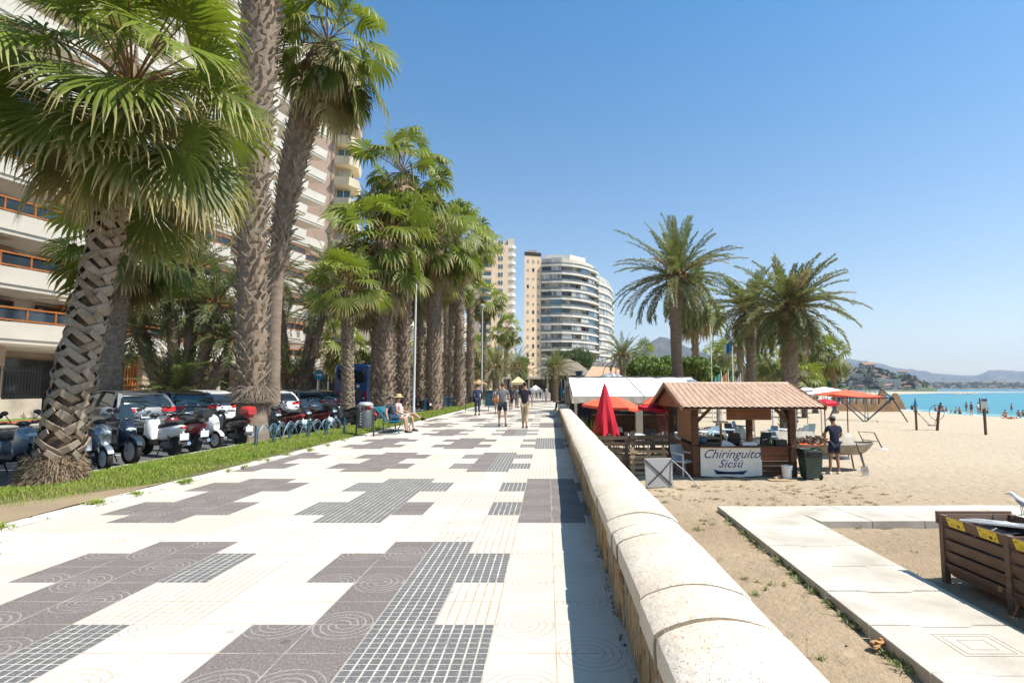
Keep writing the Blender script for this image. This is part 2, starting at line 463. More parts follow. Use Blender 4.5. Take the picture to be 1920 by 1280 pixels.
gw = NG('sea_water'); gw.set(.3, 0, .4)
o = gw.obj((1, .35, 1))
far_ = gw.n('ShaderNodeSeparateXYZ'); gw.l(gw.obj(), far_.inputs[0])
t_ = gw.ramp(far_.outputs[1], 60, 900)
n_ = gw.ramp(gw.noise(.02, 4, .6, gw.obj((.4, 1, 1))), .35, .65)
cc = gw.mix(n_, (.005, .165, .215), (.010, .235, .265))
cc = gw.mix(t_, cc, (.003, .16, .24))
shore = gw.ramp(far_.outputs[0], 60, 76)
cc = gw.mix(shore, (.12, .32, .29), cc)
gw.l(cc, gw.b.inputs['Base Color']); gw.bump(gw.math('ADD', gw.noise(.9, 4, .6, o), gw.math('MULTIPLY', gw.noise(.12, 3, .5, o), 2)), .35, .25)
g_ = MB(); g_.quad((20, -60, ZW), (8600, -60, ZW), (8600, 9200, ZW), (20, 9200, ZW))
tag(g_.build('sea', gw.m), kind='structure')
# foam lines and the rock reef
m_foam = mat('sea_foam', (.8, .82, .82), .8, var=.05)
g_ = MB()
rf = random.Random(5)
for off, wdt in ((.2, .35), (3.2, .18)):
    ys = np.arange(0, 420, 3)
    for a, b in zip(ys[:-1], ys[1:]):
        if rf.random() < .3: continue
        xa, xb = xs_(a)+off+.6*math.sin(a*.21), xs_(b)+off+.6*math.sin(b*.21)
        g_.quad((xa, a, ZW+.03), (xa+wdt*(1+a/60), a, ZW+.03), (xb+wdt*(1+b/60), b, ZW+.03), (xb, b, ZW+.03))
tag(g_.build('sea_foam', m_foam), kind='structure')
m_rock = mat('reef_rock', (.38, .34, .29), .9, var=.4, vs=1, bump=.5, bs=3)
g_ = MB(); rr = random.Random(9)
for i in range(70):
    t = rr.random(); P0 = A(1783+t*42, 738.2, 1); d = 4.0*1042/10.0
    x = (1783+t*42-CX)/FPX*d; g_.ell((x+rr.uniform(-.5, .5), d+rr.uniform(-5, 5), ZW+.1), (rr.uniform(.8, 2), rr.uniform(1, 3), rr.uniform(.3, .95)*(.5+math.sin(PI*t)*.5)), 7, 5)
tag(g_.build('rock_reef', m_rock, smooth=60), 'low bare rock reef breaking the turquoise water near the far shore', 'rocks')

# ============================================================ hills
def interp(tab, x):
    if x <= tab[0][0]: return tab[0][1]
    for (a, b), (c, d) in zip(tab[:-1], tab[1:]):
        if x <= c: return b+(d-b)*(x-a)/(c-a)
    return tab[-1][1]
def hill(name, prof, D, depth, m, seed=0, rough=.06, nx=160, ny=14, base=-3):
    x0, x1 = prof[0][0], prof[-1][0]
    V = []; 
    for j in range(ny+1):
        t = j/ny; Y = D+depth*t
        for i in range(nx+1):
            px = x0+(x1-x0)*i/nx
            X = (px-CX)/FPX*Y
            zr = (728.7-interp(prof, px))/FPX*(D+depth)+CAMH
            s = min(1, t/.9); s = s*s*(3-2*s)*.55+s*.45
            n = mnoise.fractal((X/D*14+seed, Y/D*14, seed), 1.0, 2.0, 5)
            zz = base+(zr-base)*s + (zr-base)*rough*n*math.sin(PI*min(1, s))*2.2
            if t > .9: zz = base+(zr-base)*(1-.3*(t-.9)/.1)+ (zr-base)*rough*.3*n
            V.append((X, Y, zz))
    n1 = nx+1
    F = [(j*n1+i, j*n1+i+1, (j+1)*n1+i+1, (j+1)*n1+i) for j in range(ny) for i in range(nx)]
    return tag(npmesh(name, V, F, np.zeros((len(F)*4, 2)), m, smooth=True), kind='structure')
def hillmat(name, c1, c2, c3, s):
    g = NG(name); g.set(.95, 0, .1); o = g.obj()
    a = g.ramp(g.noise(s, 6, .65, o), .38, .62); b = g.ramp(g.noise(s*7, 5, .7, o), .4, .62)
    g.l(g.mix(g.math('MULTIPLY', b, .6), g.mix(a, c1, c2), c3), g.b.inputs['Base Color']); return g.m
m_hn = hillmat('hill_scrub', (.06, .085, .03), (.17, .155, .085), (.045, .065, .025), .012)
m_hf = hillmat('mountain_scrub', (.05, .055, .045), (.12, .105, .085), (.03, .038, .03), .0022)
m_hl = hillmat('coast_ground', (.10, .11, .06), (.22, .19, .14), (.05, .07, .03), .01)
PROF_N = [(1150, 712), (1230, 700), (1330, 694), (1420, 690), (1500, 688), (1560, 687), (1600, 690), (1640, 696), (1680, 701), (1702, 707), (1718, 714), (1738, 722), (1755, 729)]
PROF_F = [(1380, 700), (1500, 688), (1560, 679), (1600, 677), (1640, 682), (1680, 690), (1720, 697), (1760, 701), (1800, 704), (1830, 704), (1850, 697), (1875, 694), (1910, 697), (1990, 694), (2060, 704), (2200, 712)]
PROF_C = [(1560, 722), (1640, 722), (1720, 718), (1780, 714), (1860, 714), (1920, 716), (2000, 714), (2200, 722)]
PROF_L = [(1100, 690), (1190, 668), (1213, 650), (1238, 633), (1252, 636), (1288, 652), (1330, 666), (1380, 680), (1430, 694), (1480, 706)]
hill('mountains', PROF_F, 5200, 2600, m_hf, 3, .22, ny=24, nx=260)
hill('mountain_peak', PROF_L, 2600, 1400, m_hf, 7, .16, ny=22)
hill('hillside', PROF_N, 900, 420, m_hn, 1, .07)
hill('coast_hills', PROF_C, 2300, 900, m_hl, 5, .08, ny=10)
# a low land strip joining the beach to the hills
g_ = MB(); g_.quad((-10, 420, -1.3), (190, 420, -1.3), (700, 1300, -1.3), (-10, 1300, -1.3)); tag(g_.build('coast_ground', m_hl), kind='structure')
m_cst = mat('coast_sand', (.5, .44, .36), .9, var=.2, vs=.02)
g_ = MB(); g_.box(600, 3400, 2290, 2299, -5, 3); g_.box(100, 560, 893, 899, -5, .2); tag(g_.build('coast_beach', m_cst), kind='structure')
# ============================================================ buildings
m_cream = mat('render_cream', (.60, .53, .43), .85, var=.06, vs=.4, fine=.08, fs=20, bump=.1, bs=30)
m_bwhite = mat('render_white', (.70, .645, .56), .8, var=.06, vs=.5, fine=.06, fs=20)
m_stonec = mat('stone_cladding', (.40, .31, .235), .7, var=.15, vs=1.0, fine=.15, fs=14)
m_pinkb = mat('pink_brick', (.62, .46, .37), .85, var=.1, vs=.5, fine=.15, fs=16)
m_yell = mat('yellow_render', (.70, .60, .42), .85, var=.06, vs=.5)
m_tan = mat('tan_render', (.72, .54, .37), .85, var=.06, vs=.3)
m_orwood = mat('varnished_wood', (.38, .13, .035), .45, var=.25, vs=3, fine=.2, fs=40)
m_dkwood = mat('dark_wood', (.10, .04, .022), .6, var=.3, vs=3)
m_glass = mat('window_glass', (.025, .035, .045), .06, var=.5, vs=.6, spec=.8)
m_glassb = mat('blue_glass', (.05, .12, .17), .08, var=.5, vs=.3, spec=.8)
m_curt = mat('window_curtain', (.42, .41, .38), .7, var=.3, vs=.5)
g = NG('glazed_bank'); g.set(.35, 0, .6); o = g.obj(); sp_ = g.n('ShaderNodeSeparateXYZ'); g.l(o, sp_.inputs[0])
st = g.math('GREATER_THAN', g.math('FRACT', g.math('MULTIPLY', g.math('ADD', sp_.outputs[0], g.math('MULTIPLY', sp_.outputs[1], .6)), .75)), .86)
n_ = g.ramp(g.noise(.45, 2, .5, g.obj((1, 1, .3))), .42, .58)
g.l(g.mix(st, g.mix(n_, (.13, .15, .16), (.42, .42, .39)), (.5, .48, .44)), g.b.inputs['Base Color']); m_bank = g.m
m_dark = mat('dark_recess', (.035, .03, .028), .8, var=.3)
m_iron = mat('black_iron', (.02, .02, .022), .45, var=.2)
m_awn = mat('orange_awning', (.55, .22, .06), .8, var=.1)
m_roof = mat('red_roof_tile', (.34, .16, .10), .85, var=.3, vs=4, fine=.3, fs=30)

def L1():
    b = empty('apartment_building', (-29, 40, 0), 0, 'long white apartment building on the left with wooden balcony rails behind the palms', 'building')
    ox, oy = 29, -40      # children are modelled in world coordinates and shifted
    def fin(m, name, mt, par=None, **kw):
        o = m.build(name, mt, par or b, **kw); return o
    def S(x): return x+29
    def T(y): return y-40
    w_ = MB(); w_.box(S(-45), S(-31.4), T(8), T(67.6), 3.9, 41); fin(w_, 'wall', m_cream)
    w_ = MB()
    for y0 in (8, 17, 21, 29.5, 38, 41.5, 50, 58, 64): w_.box(S(-34), S(-30.2), T(y0), T(y0+1.4), 0, 3.9)
    w_.box(S(-45), S(-33.4), T(8), T(67.6), 0, 3.9); fin(w_, 'ground_storey', m_stonec)
    for y0, y1 in ((9.4, 17), (22.4, 29.5), (30.9, 38), (42.9, 50), (51.4, 58), (59.4, 64)):
        w_ = MB(); w_.box(S(-33.3), S(-33.2), T(y0), T(y1), .1, 3.4); fin(w_, 'shop_glazing', m_glass)
    for y0, y1 in ((18.4, 21), (39.4, 41.5)):
        w_ = MB(); y = y0
        while y < y1-.1: w_.box(S(-30.7), S(-30.6), T(y), T(y+.12), .1, 3.8); y += .27
        w_.box(S(-30.6), S(-30.55), T(y0), T(y1), 1.7, 1.9); fin(w_, 'slatted_gate', m_orwood)
    bay = 7.4
    bays = [(11+bay*i, 11+bay*(i+1)) for i in range(8)]
    bays = [(a, min(c, 67.9)) for a, c in bays if a < 67]
    rb = random.Random(4)
    for fl in range(13):
        zf = 4.2+2.9*fl
        d = MB()
        for (a, c) in bays:
            x0, x1 = -29.5, -27.9
            # saw-tooth parapet: leans outwards, low end near, high end far
            def prof(y, x, hh): return [(S(x-.12), T(y), zf+.02), (S(x+.10), T(y), zf+.02), (S(x+.28), T(y), zf+hh), (S(x+.13), T(y), zf+hh)]
            d.loft([prof(a, x0, .85), prof(c-.35, x1, .95)])
            d.loft([[(S(-31.35), T(a), zf-.22), (S(x0-.0), T(a), zf-.22), (S(x0+.05), T(a), zf+.015), (S(-31.35), T(a), zf+.015)],
                    [(S(-31.35), T(c-.3), zf-.22), (S(x1), T(c-.3), zf-.22), (S(x1+.05), T(c-.3), zf+.015), (S(-31.35), T(c-.3), zf+.015)]])
            d.bar((S(x1+.05), T(c-.28), zf+.45), (S(-29.6), T(c-.1), zf+.45), .12, .95)
            if fl > 0: pass
        fin(d, 'balcony', m_bwhite)
        if fl < 5:
            r_ = MB(); gl = MB()
            for (a, c) in bays:
                P = Vector((S(-29.5+.2), T(a), zf+.87)); Q = Vector((S(-27.9+.2), T(c-.4), zf+.97))
                r_.bar(P+Vector((0, 0, .78)), Q+Vector((0, 0, .70)), .12, .09); r_.bar(P+Vector((0, 0, .12)), Q+Vector((0, 0, .06)), .09, .08)
                for i in range(6):
                    t = i/5; X = P.lerp(Q, t); r_.bar(X, X+Vector((0, 0, .78)), .09, .09)
                gl.bar(P+Vector((-.02, 0, .44)), Q+Vector((-.02, 0, .38)), .03, .56)
            fin(r_, 'balcony_rail', m_orwood); fin(gl, 'rail_glass', m_glass)
        if fl < 12:
            for bi, (a, c) in enumerate(bays):
                if fl*8+bi >= 96: break
                q = MB(); q.box(S(-31.38), S(-31.25), T(a+.5), T(c-1.1), zf+.05, zf+2.45)
                wo = fin(q, 'window', m_glass if rb.random() < .75 else m_curt)
                f = MB()
                for yy in (a+.5, a+.5+(c-a-1.6)/2, c-1.1): f.box(S(-31.25), S(-31.18), T(yy-.06), T(yy+.06), zf+.05, zf+2.45)
                f.box(S(-31.25), S(-31.185), T(a+.56), T(c-1.16), zf+2.35, zf+2.45)
                fr = f.build('window_frame', m_dkwood, wo)
    for (y, z) in ((27, 9.8), (35, 6.9), (49, 9.8)):
        q = MB(); q.loft([[(S(-31.2), T(y), z), (S(-31.2), T(y), z-.06), (S(-29.6), T(y), z-.75), (S(-29.6), T(y), z-.69)],
                          [(S(-31.2), T(y+3.2), z), (S(-31.2), T(y+3.2), z-.06), (S(-29.6), T(y+3.2), z-.75), (S(-29.6), T(y+3.2), z-.69)]]); fin(q, 'awning', m_awn)
    q = MB(); q.box(S(-45.2), S(-29), T(7.6), T(68.2), 41.002, 41.7); fin(q, 'roof', m_bwhite)
L1()
# garden wall with iron railings in front
m_gw = mat('garden_wall_render', (.42, .36, .29), .85, var=.25, vs=1.2)
gwl = empty('garden_wall', (-25.5, 22, .12), 0, 'low rendered garden wall with black iron railings in front of the left building', 'wall')
q = MB(); q.box(-.15, .15, -9, 6, 0, .95); q.build('wall_base', m_gw, gwl)
q = MB(); y = -8.9
while y < 6: q.box(-.015, .015, y, y+.03, .95, 2.5); y += .16
q.box(-.02, .02, -9, 6, 2.3, 2.34); q.box(-.02, .02, -9, 6, 1.05, 1.09); q.build('railing', m_iron, gwl)
m_brickr = mat('red_brick_edging', (.40, .13, .06), .85, var=.2, vs=6)
q = MB(); q.box(-24.9, -22.2, 8, 27, .12, .17); tag(q.build('front_lawn', mat('grass_green', (.10, .20, .025), .9, var=.4, vs=2, fine=.3, fs=80)), kind='structure')
q = MB(); q.box(-22.19, -22.05, 8, 27, .12, .24); tag(q.build('brick_edging', m_brickr), kind='structure')

def tower_pink():
    b = empty('pink_apartment_tower', (-29.5, 76, 0), R(14), 'tall pink brick apartment tower with cream balconies behind the palm row', 'building')
    q = MB(); q.box(-6.5, 0, -4, 6, 0, 48); q.build('brick_wall', m_pinkb, b)
    q = MB(); q.box(.003, 2.0, -2.6, 1.4, 0, 47.4); q.build('wall', m_yell, b)
    q = MB(); q.box(-.4, -.25, -4.04, -4, 0, 49); q.build('expansion_joint', m_stonec, b)
    for fl in range(16):
        z = 3+2.85*fl
        q = MB(); q.loft([[(.01, -4.3, z), (1.9, -4.5, z), (2.9, -3.3, z), (2.9, .5, z), (2.0, .5, z), (2.0, -2.6, z), (.01, -2.6, z)],
                          [(.01, -4.45, z+1.05), (2.0, -4.7, z+1.05), (3.1, -3.4, z+1.05), (3.1, .6, z+1.05), (2.0, .6, z+1.05), (2.0, -2.6, z+1.05), (.01, -2.6, z+1.05)]])
        q.build('balcony', m_yell if fl % 4 else m_cream, b)
        q = MB(); q.box(.3, 1.9, -2.75, -2.61, z+1.06, z+2.6); w1 = q.build('window', m_glassb if fl % 3 else m_curt, b)
        q = MB(); q.box(1.05, 1.13, -2.8, -2.74, z+1.06, z+2.6); q.build('window_frame', m_bwhite, w1)
        q = MB(); q.box(2.01, 2.1, -1.5, .4, z+1.06, z+2.5); q.build('side_window', m_glass, b)
tower_pink()
def tower_mid():
    b = empty('beige_apartment_tower', (-15.2, 190, 0), R(12), 'beige high rise with rounded white corner balconies between the palms and the round tower', 'building')
    q = MB(); q.box(-9, 1.2, -2, 14, 0, 51); q.build('wall', m_tan, b)
    q = MB(); q.box(1.203, 3.4, -1.2, 12, 0, 53.5); q.build('corner_wall', m_cream, b)
    q = MB(); q.box(-5, 1, 0, 10, 51.003, 53); q.build('roof_house', m_cream, b)
    for fl in range(18):
        z = 2.5+2.8*fl
        q = MB(); pts = [(1.21, -1.6)]+[(2.6+1.5*math.sin(a), .2-1.9*math.cos(a)) for a in np.linspace(0, PI/2, 5)]+[(4.1, 4.5), (3.4, 4.6), (3.4, -1.2), (1.21, -1.2)]
        q.prism(pts, 'z', z, z+1.0); q.build('balcony', m_bwhite, b)
        q = MB(); q.box(-2.2, -.7, -2.1, -2.003, z+1, z+2.3); w1 = q.build('window', m_glassb, b)
        q = MB(); q.box(-1.5, -1.4, -2.14, -2.1, z+1, z+2.3); q.build('window_frame', m_bwhite, w1)
        q = MB(); q.box(-8.6, -4.4, -3.0, -2.003, z, z+.95); q.build('side_balcony', m_cream if fl % 2 else m_tan, b)
        q = MB(); q.box(-8.4, -4.6, -2.06, -2.003, z+.96, z+2.4); q.build('balcony_window', m_glassb, b)
tower_mid()
m_rail = mat('tinted_balcony_glass', (.17, .175, .17), .35, var=.35, vs=.25)
def tower_main():
    b = empty('round_apartment_tower', (0, 200, 0), 0, 'cream curved apartment tower wrapped in white balcony bands at the far end of the promenade', 'building')
    H = 48.2
    fy = lambda x: -5.9+(x+8.2)*.3
    q = MB(); q.prism([(-8.2, fy(-8.2)), (-2.4, fy(-2.4)), (-2.4, 24), (-8.2, 24)], 'z', 0, H+.6); q.build('flank_wall', m_tan, b)
    q = MB(); q.prism([(-8.28, fy(-8.28)-.08), (-2.36, fy(-2.36)-.08), (-2.36, 20), (-8.28, 20)], 'z', H+.62, H+1.9); q.build('roof_screen', m_dark, b)
    outer = [(-2.4, -4.6), (1.2, -5.4), (5, -5.6), (8.6, -4.4), (12, -2.0), (15, 1.4), (17.6, 5.5), (19.4, 10.2)]
    wing = [(19.4, 8.6), (22, 12.5), (24.6, 18.5), (26.6, 26), (27.6, 34)]
    def off(pl, d):
        o = []
        for i, p in enumerate(pl):
            a = Vector(pl[max(i-1, 0)]); c = Vector(pl[min(i+1, len(pl)-1)]); t = (c-a).normalized(); n = Vector((t.y, -t.x)); o.append((p[0]+n.x*d, p[1]+n.y*d))
        return o
    core = off(outer, -1.6)+[(17, 30), (-2.4, 30)]
    q = MB(); q.prism(core, 'z', 0, H); q.build('core_wall', m_cream, b)
    core2 = off(wing, -1.5)+[(22, 40), (16, 40), (16, 12)]
    q = MB(); q.prism(core2, 'z', 0, H-3.2); q.build('wing_wall', m_cream, b)
    q = MB(); q.prism([(-1, -1), (8, -1.5), (14, 4), (15, 20), (-1, 20)], 'z', H+.003, H+1.9); q.build('penthouse', m_bwhite, b)
    q = MB(); q.box(-7.5, -4, 0, 8, H+1.91, H+4.0); q.build('roof_house', m_cream, b)
    rb = random.Random(8); fh = 3.02
    for fl in range(15):
        z = 3.2+fh*fl
        def band(pl, zt):
            q = MB(); o_ = off(pl, .25)
            for (a, c), (a2, c2) in zip(zip(o_[:-1], o_[1:]), zip(off(pl, -1.6)[:-1], off(pl, -1.6)[1:])):
                q.loft([[(*a, zt-.32), (*a, zt+.22), (*a2, zt+.22), (*a2, zt-.32)], [(*c, zt-.32), (*c, zt+.22), (*c2, zt+.22), (*c2, zt-.32)]])
            return q
        band(outer, z).build('balcony_slab', m_bwhite, b)
        if fl < 14: band(wing, z-1.0).build('wing_balcony', m_bwhite, b)
        rail = MB()
        for (a, c) in list(zip(outer[:-1], outer[1:]))+([] if fl > 13 else []):
            rail.loft([[(*a, z+.223), (*a, z+1.0), (a[0], a[1]+.05, z+1.0), (a[0], a[1]+.05, z+.223)], [(*c, z+.223), (*c, z+1.0), (c[0], c[1]+.05, z+1.0), (c[0], c[1]+.05, z+.223)]])
        rail.build('balcony_railing', m_rail, b)
        # glazing: pieces in the balcony line or set back on the wall, per segment
        back = off(outer, -1.52)
        for si in range(len(outer)-1):
            k = rb.random(); line = off(outer, -.12) if k < .42 else back
            a, c = line[si], line[si+1]
            mt = m_glassb if k < .13 else (m_bank if k < .72 else m_glass)
            if fl*7+si > 99: continue
            q = MB(); z0, z1 = (z+1.02 if line is not back else z+.3), z+2.66
            q.loft([[(*a, z0), (*a, z1), (a[0], a[1]+.06, z1), (a[0], a[1]+.06, z0)], [(*c, z0), (*c, z1), (c[0], c[1]+.06, z1), (c[0], c[1]+.06, z0)]])
            q.build('window', mt, b)
        if fl < 14:
            q = MB(); bk = off(wing, -.2)
            for i, (a, c) in enumerate(zip(bk[:-1], bk[1:])):
                q.cur = 0 if rb.random() < .5 else 1
                q.loft([[(*a, z-.75), (*a, z+1.5), (a[0], a[1]+.06, z+1.5), (a[0], a[1]+.06, z-.75)], [(*c, z-.75), (*c, z+1.5), (c[0], c[1]+.06, z+1.5), (c[0], c[1]+.06, z-.75)]])
            q.build('wing_glazing', [m_bank, m_curt], b)
        for xi, x in enumerate((-7.4, -5.5, -3.7)):
            if fl*3+xi > 44: break
            q = MB(); hh = 1.3 if rb.random() < .6 else .8
            q.prism([(x, fy(x)-.05), (x+.75, fy(x+.75)-.05), (x+.75, fy(x+.75)-.003), (x, fy(x)-.003)], 'z', z+.6, z+.6+hh); q.build('flank_window', m_glass if rb.random() < .35 else m_stonec, b)
tower_main()
def tower_back():
    b = empty('far_apartment_tower', (33, 290, 0), 0, 'narrow cream tower with rounded balconies just right of the curved tower', 'building')
    q = MB(); q.box(-6, 1.6, 0, 14, 0, 50); q.build('wall', m_cream, b)
    for fl in range(16):
        z = 2+3*fl; q = MB()
        q.prism([(-1.5+3.2*math.cos(t), -.003+1.8*math.sin(t)) for t in np.linspace(PI, 2*PI, 9)], 'z', z, z+1.1)
        q.build('balcony', m_bwhite, b)
        q = MB(); q.box(-4.3, 1.4, -.06, -.004, z+1.2, z+2.6); q.build('window', m_glass, b)
tower_back()
def block(name, x0, x1, y0, y1, h, floors, mt, label, nb=6, roofm=None, side='x'):
    b = empty(name, ((x0+x1)/2, (y0+y1)/2, 0), 0, label, 'building')
    cx, cy = (x0+x1)/2, (y0+y1)/2
    q = MB(); q.box(x0-cx, x1-cx, y0-cy, y1-cy, -1.2, h); q.build('wall', mt, b)
    fh = h/floors
    q = MB(); q.box(x0-cx-.2, x1-cx+.2, y0-cy-.2, y1-cy+.2, h+.003, h+.4); q.build('roof', roofm or m_bwhite, b)
    rb = random.Random(int(x0*7))
    for fl in range(floors):
        for i in range(nb):
            if fl*nb+i > 48: break
            ww = (x1-x0)/nb; xa = x0-cx+ww*(i+.2)
            q = MB(); q.box(xa, xa+ww*.6, y0-cy-.06, y0-cy-.003, fl*fh+.9, fl*fh+2.3); q.build('window', m_glass if rb.random() < .6 else m_glassb, b)
        if fl:
            q = MB(); q.box(x1-cx+.003, x1-cx+1.2, y0-cy, y1-cy, fl*fh-.1, fl*fh+.95); q.build('balcony', m_bwhite, b)
    return b
block('apartment_block', -38, -27, 88, 112, 17, 5, m_cream, 'lower cream block seen between palm trunks past the pink tower', 5)
block('apartment_block', -34, -24, 120, 160, 22, 7, m_tan, 'tan block with rows of windows far down the street behind the palms', 5)
block('apartment_block', -9.2, -7.9, 300, 330, 24, 8, m_stonec, 'distant grey brown block in the gap left of the curved tower', 1)
# low shop podium with red fascia
sh = empty('corner_shop', (-27.5, 66, 0), 0, 'pale low shop building with a red fascia at the foot of the towers', 'shop')
q = MB(); q.box(-3, 4, 4, 20, 0, 7.2); q.build('wall', m_cream, sh)
q = MB(); q.box(-3.2, 4.4, 3.4, 3.99, 4.0, 6.2); q.build('canopy', m_yell, sh)
q = MB(); q.box(2.0, 3.7, 3.88, 3.996, 2.2, 3.8); q.build('red_sign', mat('red_sign', (.62, .05, .03), .5, var=.05), sh)
q = MB(); q.box(-2.6, 1.6, 3.9, 3.997, .2, 3.4); q.build('shop_window', m_glass, sh)
q = MB()
for x in (-2.7, -1.4, -.1, 1.3): q.box(x, x+.14, 3.82, 3.9, .1, 3.5)
q.build('door_frame', m_bwhite, sh)
# blue round road sign
def at_px(px, base_y, z=0): g = G(px, base_y, z); return (g.x, g.y, z)
m_galv = mat('galvanised_steel', (.42, .44, .45), .45, .3, var=.1, vs=4)
m_steelp = mat('pole_grey_paint', (.50, .52, .53), .5, var=.08, vs=4, fine=.1, fs=20)
sg = empty('road_sign', (-16.4, 40, 0), 0, 'round blue arrow road sign on a grey pole behind the parked cars', 'sign')
q = MB(); q.tube([(0, 0, 0), (0, 0, 3.0)], .04, 8); q.build('pole', m_galv, sg)
q = MB(); q.lathe([(0, 0), (.34, 0), (.34, .03), (0, .03)], 24, Matrix.Rotation(PI/2, 3, 'X'), (0, -.05, 2.55)); q.build('sign_disc', mat('sign_blue', (.01, .28, .42), .4, var=.03), sg)
q = MB(); q.box(-.18, .08, -.092, -.085, 2.5, 2.6); q.quad((.08, -.092, 2.44), (.24, -.092, 2.55), (.08, -.092, 2.66)); q.build('arrow', m_white, sg)

# ============================================================ promenade wall
def XL(y): return .435+.0062*y
m_cap = None
g = NG('limestone_cap'); g.set(.8, 0, .25); o = g.obj()
a_ = g.ramp(g.noise(1.6, 5, .6, o), .35, .7); b_ = g.ramp(g.noise(26, 4, .7, o), .35, .75); pit = g.ramp(g.noise(75, 2, .6, o), .31, .39)
c = g.mix(a_, (.62, .53, .42), (.72, .66, .575)); st_ = g.ramp(g.noise(5, 6, .8, g.obj((1, .5, 1)), .5), .55, .72); c = g.mix(g.math('MULTIPLY', g.math('SUBTRACT', 1, b_), .5), c, (.50, .38, .26)); c = g.mix(g.math('MULTIPLY', st_, .32), c, (.46, .35, .23)); c = g.mix(g.math('MULTIPLY', g.math('SUBTRACT', 1, pit), .5), c, (.27, .20, .14))
g.l(c, g.b.inputs['Base Color']); g.bump(g.math('ADD', g.math('ADD', g.noise(22, 5, .7, o), g.math('MULTIPLY', pit, .5)), g.math('MULTIPLY', g.noise(4, 3, .6, o), 2)), .7, .012); m_cap = g.m
g = NG('golden_stone'); g.set(.85, 0, .2); o = g.obj((1, 3.2, .8))
a_ = g.ramp(g.noise(2.2, 6, .65, o, 1.2), .38, .62); b_ = g.ramp(g.noise(7, 5, .75, o, .8), .46, .60)
c = g.mix(a_, (.52, .40, .25), (.46, .27, .10)); c = g.mix(g.math('MULTIPLY', b_, .85), c, (.11, .065, .035)); c2 = g.ramp(g.noise(40, 3, .7, g.obj()), .3, .7)
c = g.mix(g.math('MULTIPLY', g.math('SUBTRACT', 1, c2), .25), c, (.2, .14, .09))
g.l(c, g.b.inputs['Base Color']); g.bump(g.noise(9, 6, .7, o, 1), .9, .03); m_gold = g.m
m_mortar = mat('mortar', (.30, .25, .18), .95, var=.3, vs=10, bump=.5, bs=60)
m_darkj = mat('dark_joint', (.16, .115, .075), .95, var=.4, vs=8)
wl = empty('promenade_wall', (.7, 1, 0), 0, 'long low promenade wall with rounded ivory cap stones and golden stone facing', 'wall')
rw = random.Random(21)
YE = 37.2
q = MB(); n = 38
def sect(y): x = XL(y); return [(x+.045, -.02), (x+.045, .50), (x+.49, .50), (x+.53, ZS-.4), (x+.045, ZS-.4)]
q.loft([[(p[0]-.7, y-1, p[1]) for p in sect(y)] for y in np.linspace(.6, YE-.05, 8)]); q.build('wall_core', m_mortar, wl)
joints = [1.05, 1.62, 2.42, 2.83, 3.80, 4.08, 4.42, 5.42, 6.38, 7.05, 8.2, 9.2]
while joints[-1] < YE-.9: joints.append(joints[-1]+rw.choice((.55, .8, .95, .62, 1.05))*rw.uniform(.95, 1.05))
joints.append(YE)
def capsec(y, dx=0, dz=0):
    x = XL(y)+dx; P = [(x, .415), (x-.003, .50), (x, .528)]
    for i in range(9):
        t = (i+.5)/9; P.append((x+.004+.53*t, .530+.072*math.sin(PI*(.02+.96*t))**.8))
    P += [(x+.548, .52), (x+.555, .49), (x+.55, .415)]
    return [(px-.7, y-1, pz+dz) for px, pz in P]
for a, b_ in zip(joints[:-1], joints[1:]):
    dx, dz = rw.uniform(-.008, .008), rw.uniform(-.006, .006); g_ = .019
    q = MB(); ys = [a+g_, a+g_+.012]+list(np.linspace(a+.06, b_-.06, 4))+[b_-g_-.012, b_-g_]
    secs = []
    for i, y in enumerate(ys):
        s_ = capsec(y, dx, dz)
        if i in (0, len(ys)-1): s_ = [(p[0], p[1], p[2]-.010) for p in s_]
        secs.append(s_)
    q.loft(secs); q.build('cap_stone', m_cap, wl, smooth=28)
q = MB()
for a in joints[1:-1]:
    s_ = [(p[0], p[1], p[2]) for p in capsec(a)]
    lo = [(p[0]*1.0, p[1]-.014, p[2]-.013) for p in s_]; hi = [(p[0], p[1]+.014, p[2]-.013) for p in s_]
    q.loft([lo, hi])
q.build('cap_mortar', mat('cap_mortar', (.20, .145, .09), .95, var=.2, vs=20, bump=.8, bs=90), wl)
y = .7; cnt = 0
while y < YE-.1 and cnt < 98:
    L = rw.choice((.16, .3, .45, .6, .38)) if y < 12 else rw.uniform(.4, .8)
    y2 = min(y+L, YE); q = MB()
    nn = 7 if y < 8 else 3; mm = 8 if y < 8 else 3
    tilt = rw.uniform(-.03, .03); dep = rw.uniform(.0, .035)
    grid = []
    for i in range(nn+1):
        for j in range(mm+1):
            yy = y+.006+(y2-y-.012)*i/nn; zz = -.015+.425*j/mm
            yy += tilt*(j/mm-.5)
            e = .02 if i in (0, nn) or j in (0, mm) else 0
            nz = mnoise.fractal((yy*5, zz*3.0, 2.2), 1, 2, 4)*.016
            grid.append((XL(yy)+.012+dep+e-nz-.7+(.42-zz)*.075*0-(0.0), yy-1, zz))
    b0 = len(q.v); q.v += grid
    for i in range(nn):
        for j in range(mm): q.face([b0+i*(mm+1)+j, b0+(i+1)*(mm+1)+j, b0+(i+1)*(mm+1)+j+1, b0+i*(mm+1)+j+1])
    def sidestrip(idx):
        for u, v_ in zip(idx[:-1], idx[1:]):
            pu, pv = q.v[b0+u], q.v[b0+v_]
            q.quad(pu, pv, (pv[0]+.05, pv[1], pv[2]), (pu[0]+.05, pu[1], pu[2]))
    sidestrip([j for j in range(mm+1)]); sidestrip([nn*(mm+1)+j for j in range(mm+1)]); sidestrip([i*(mm+1)+mm for i in range(nn+1)])
    o_ = q.build('facing_stone', m_gold, wl); shade(o_)
    y = y2+rw.choice((0, 0, .012, .03)); cnt += 1
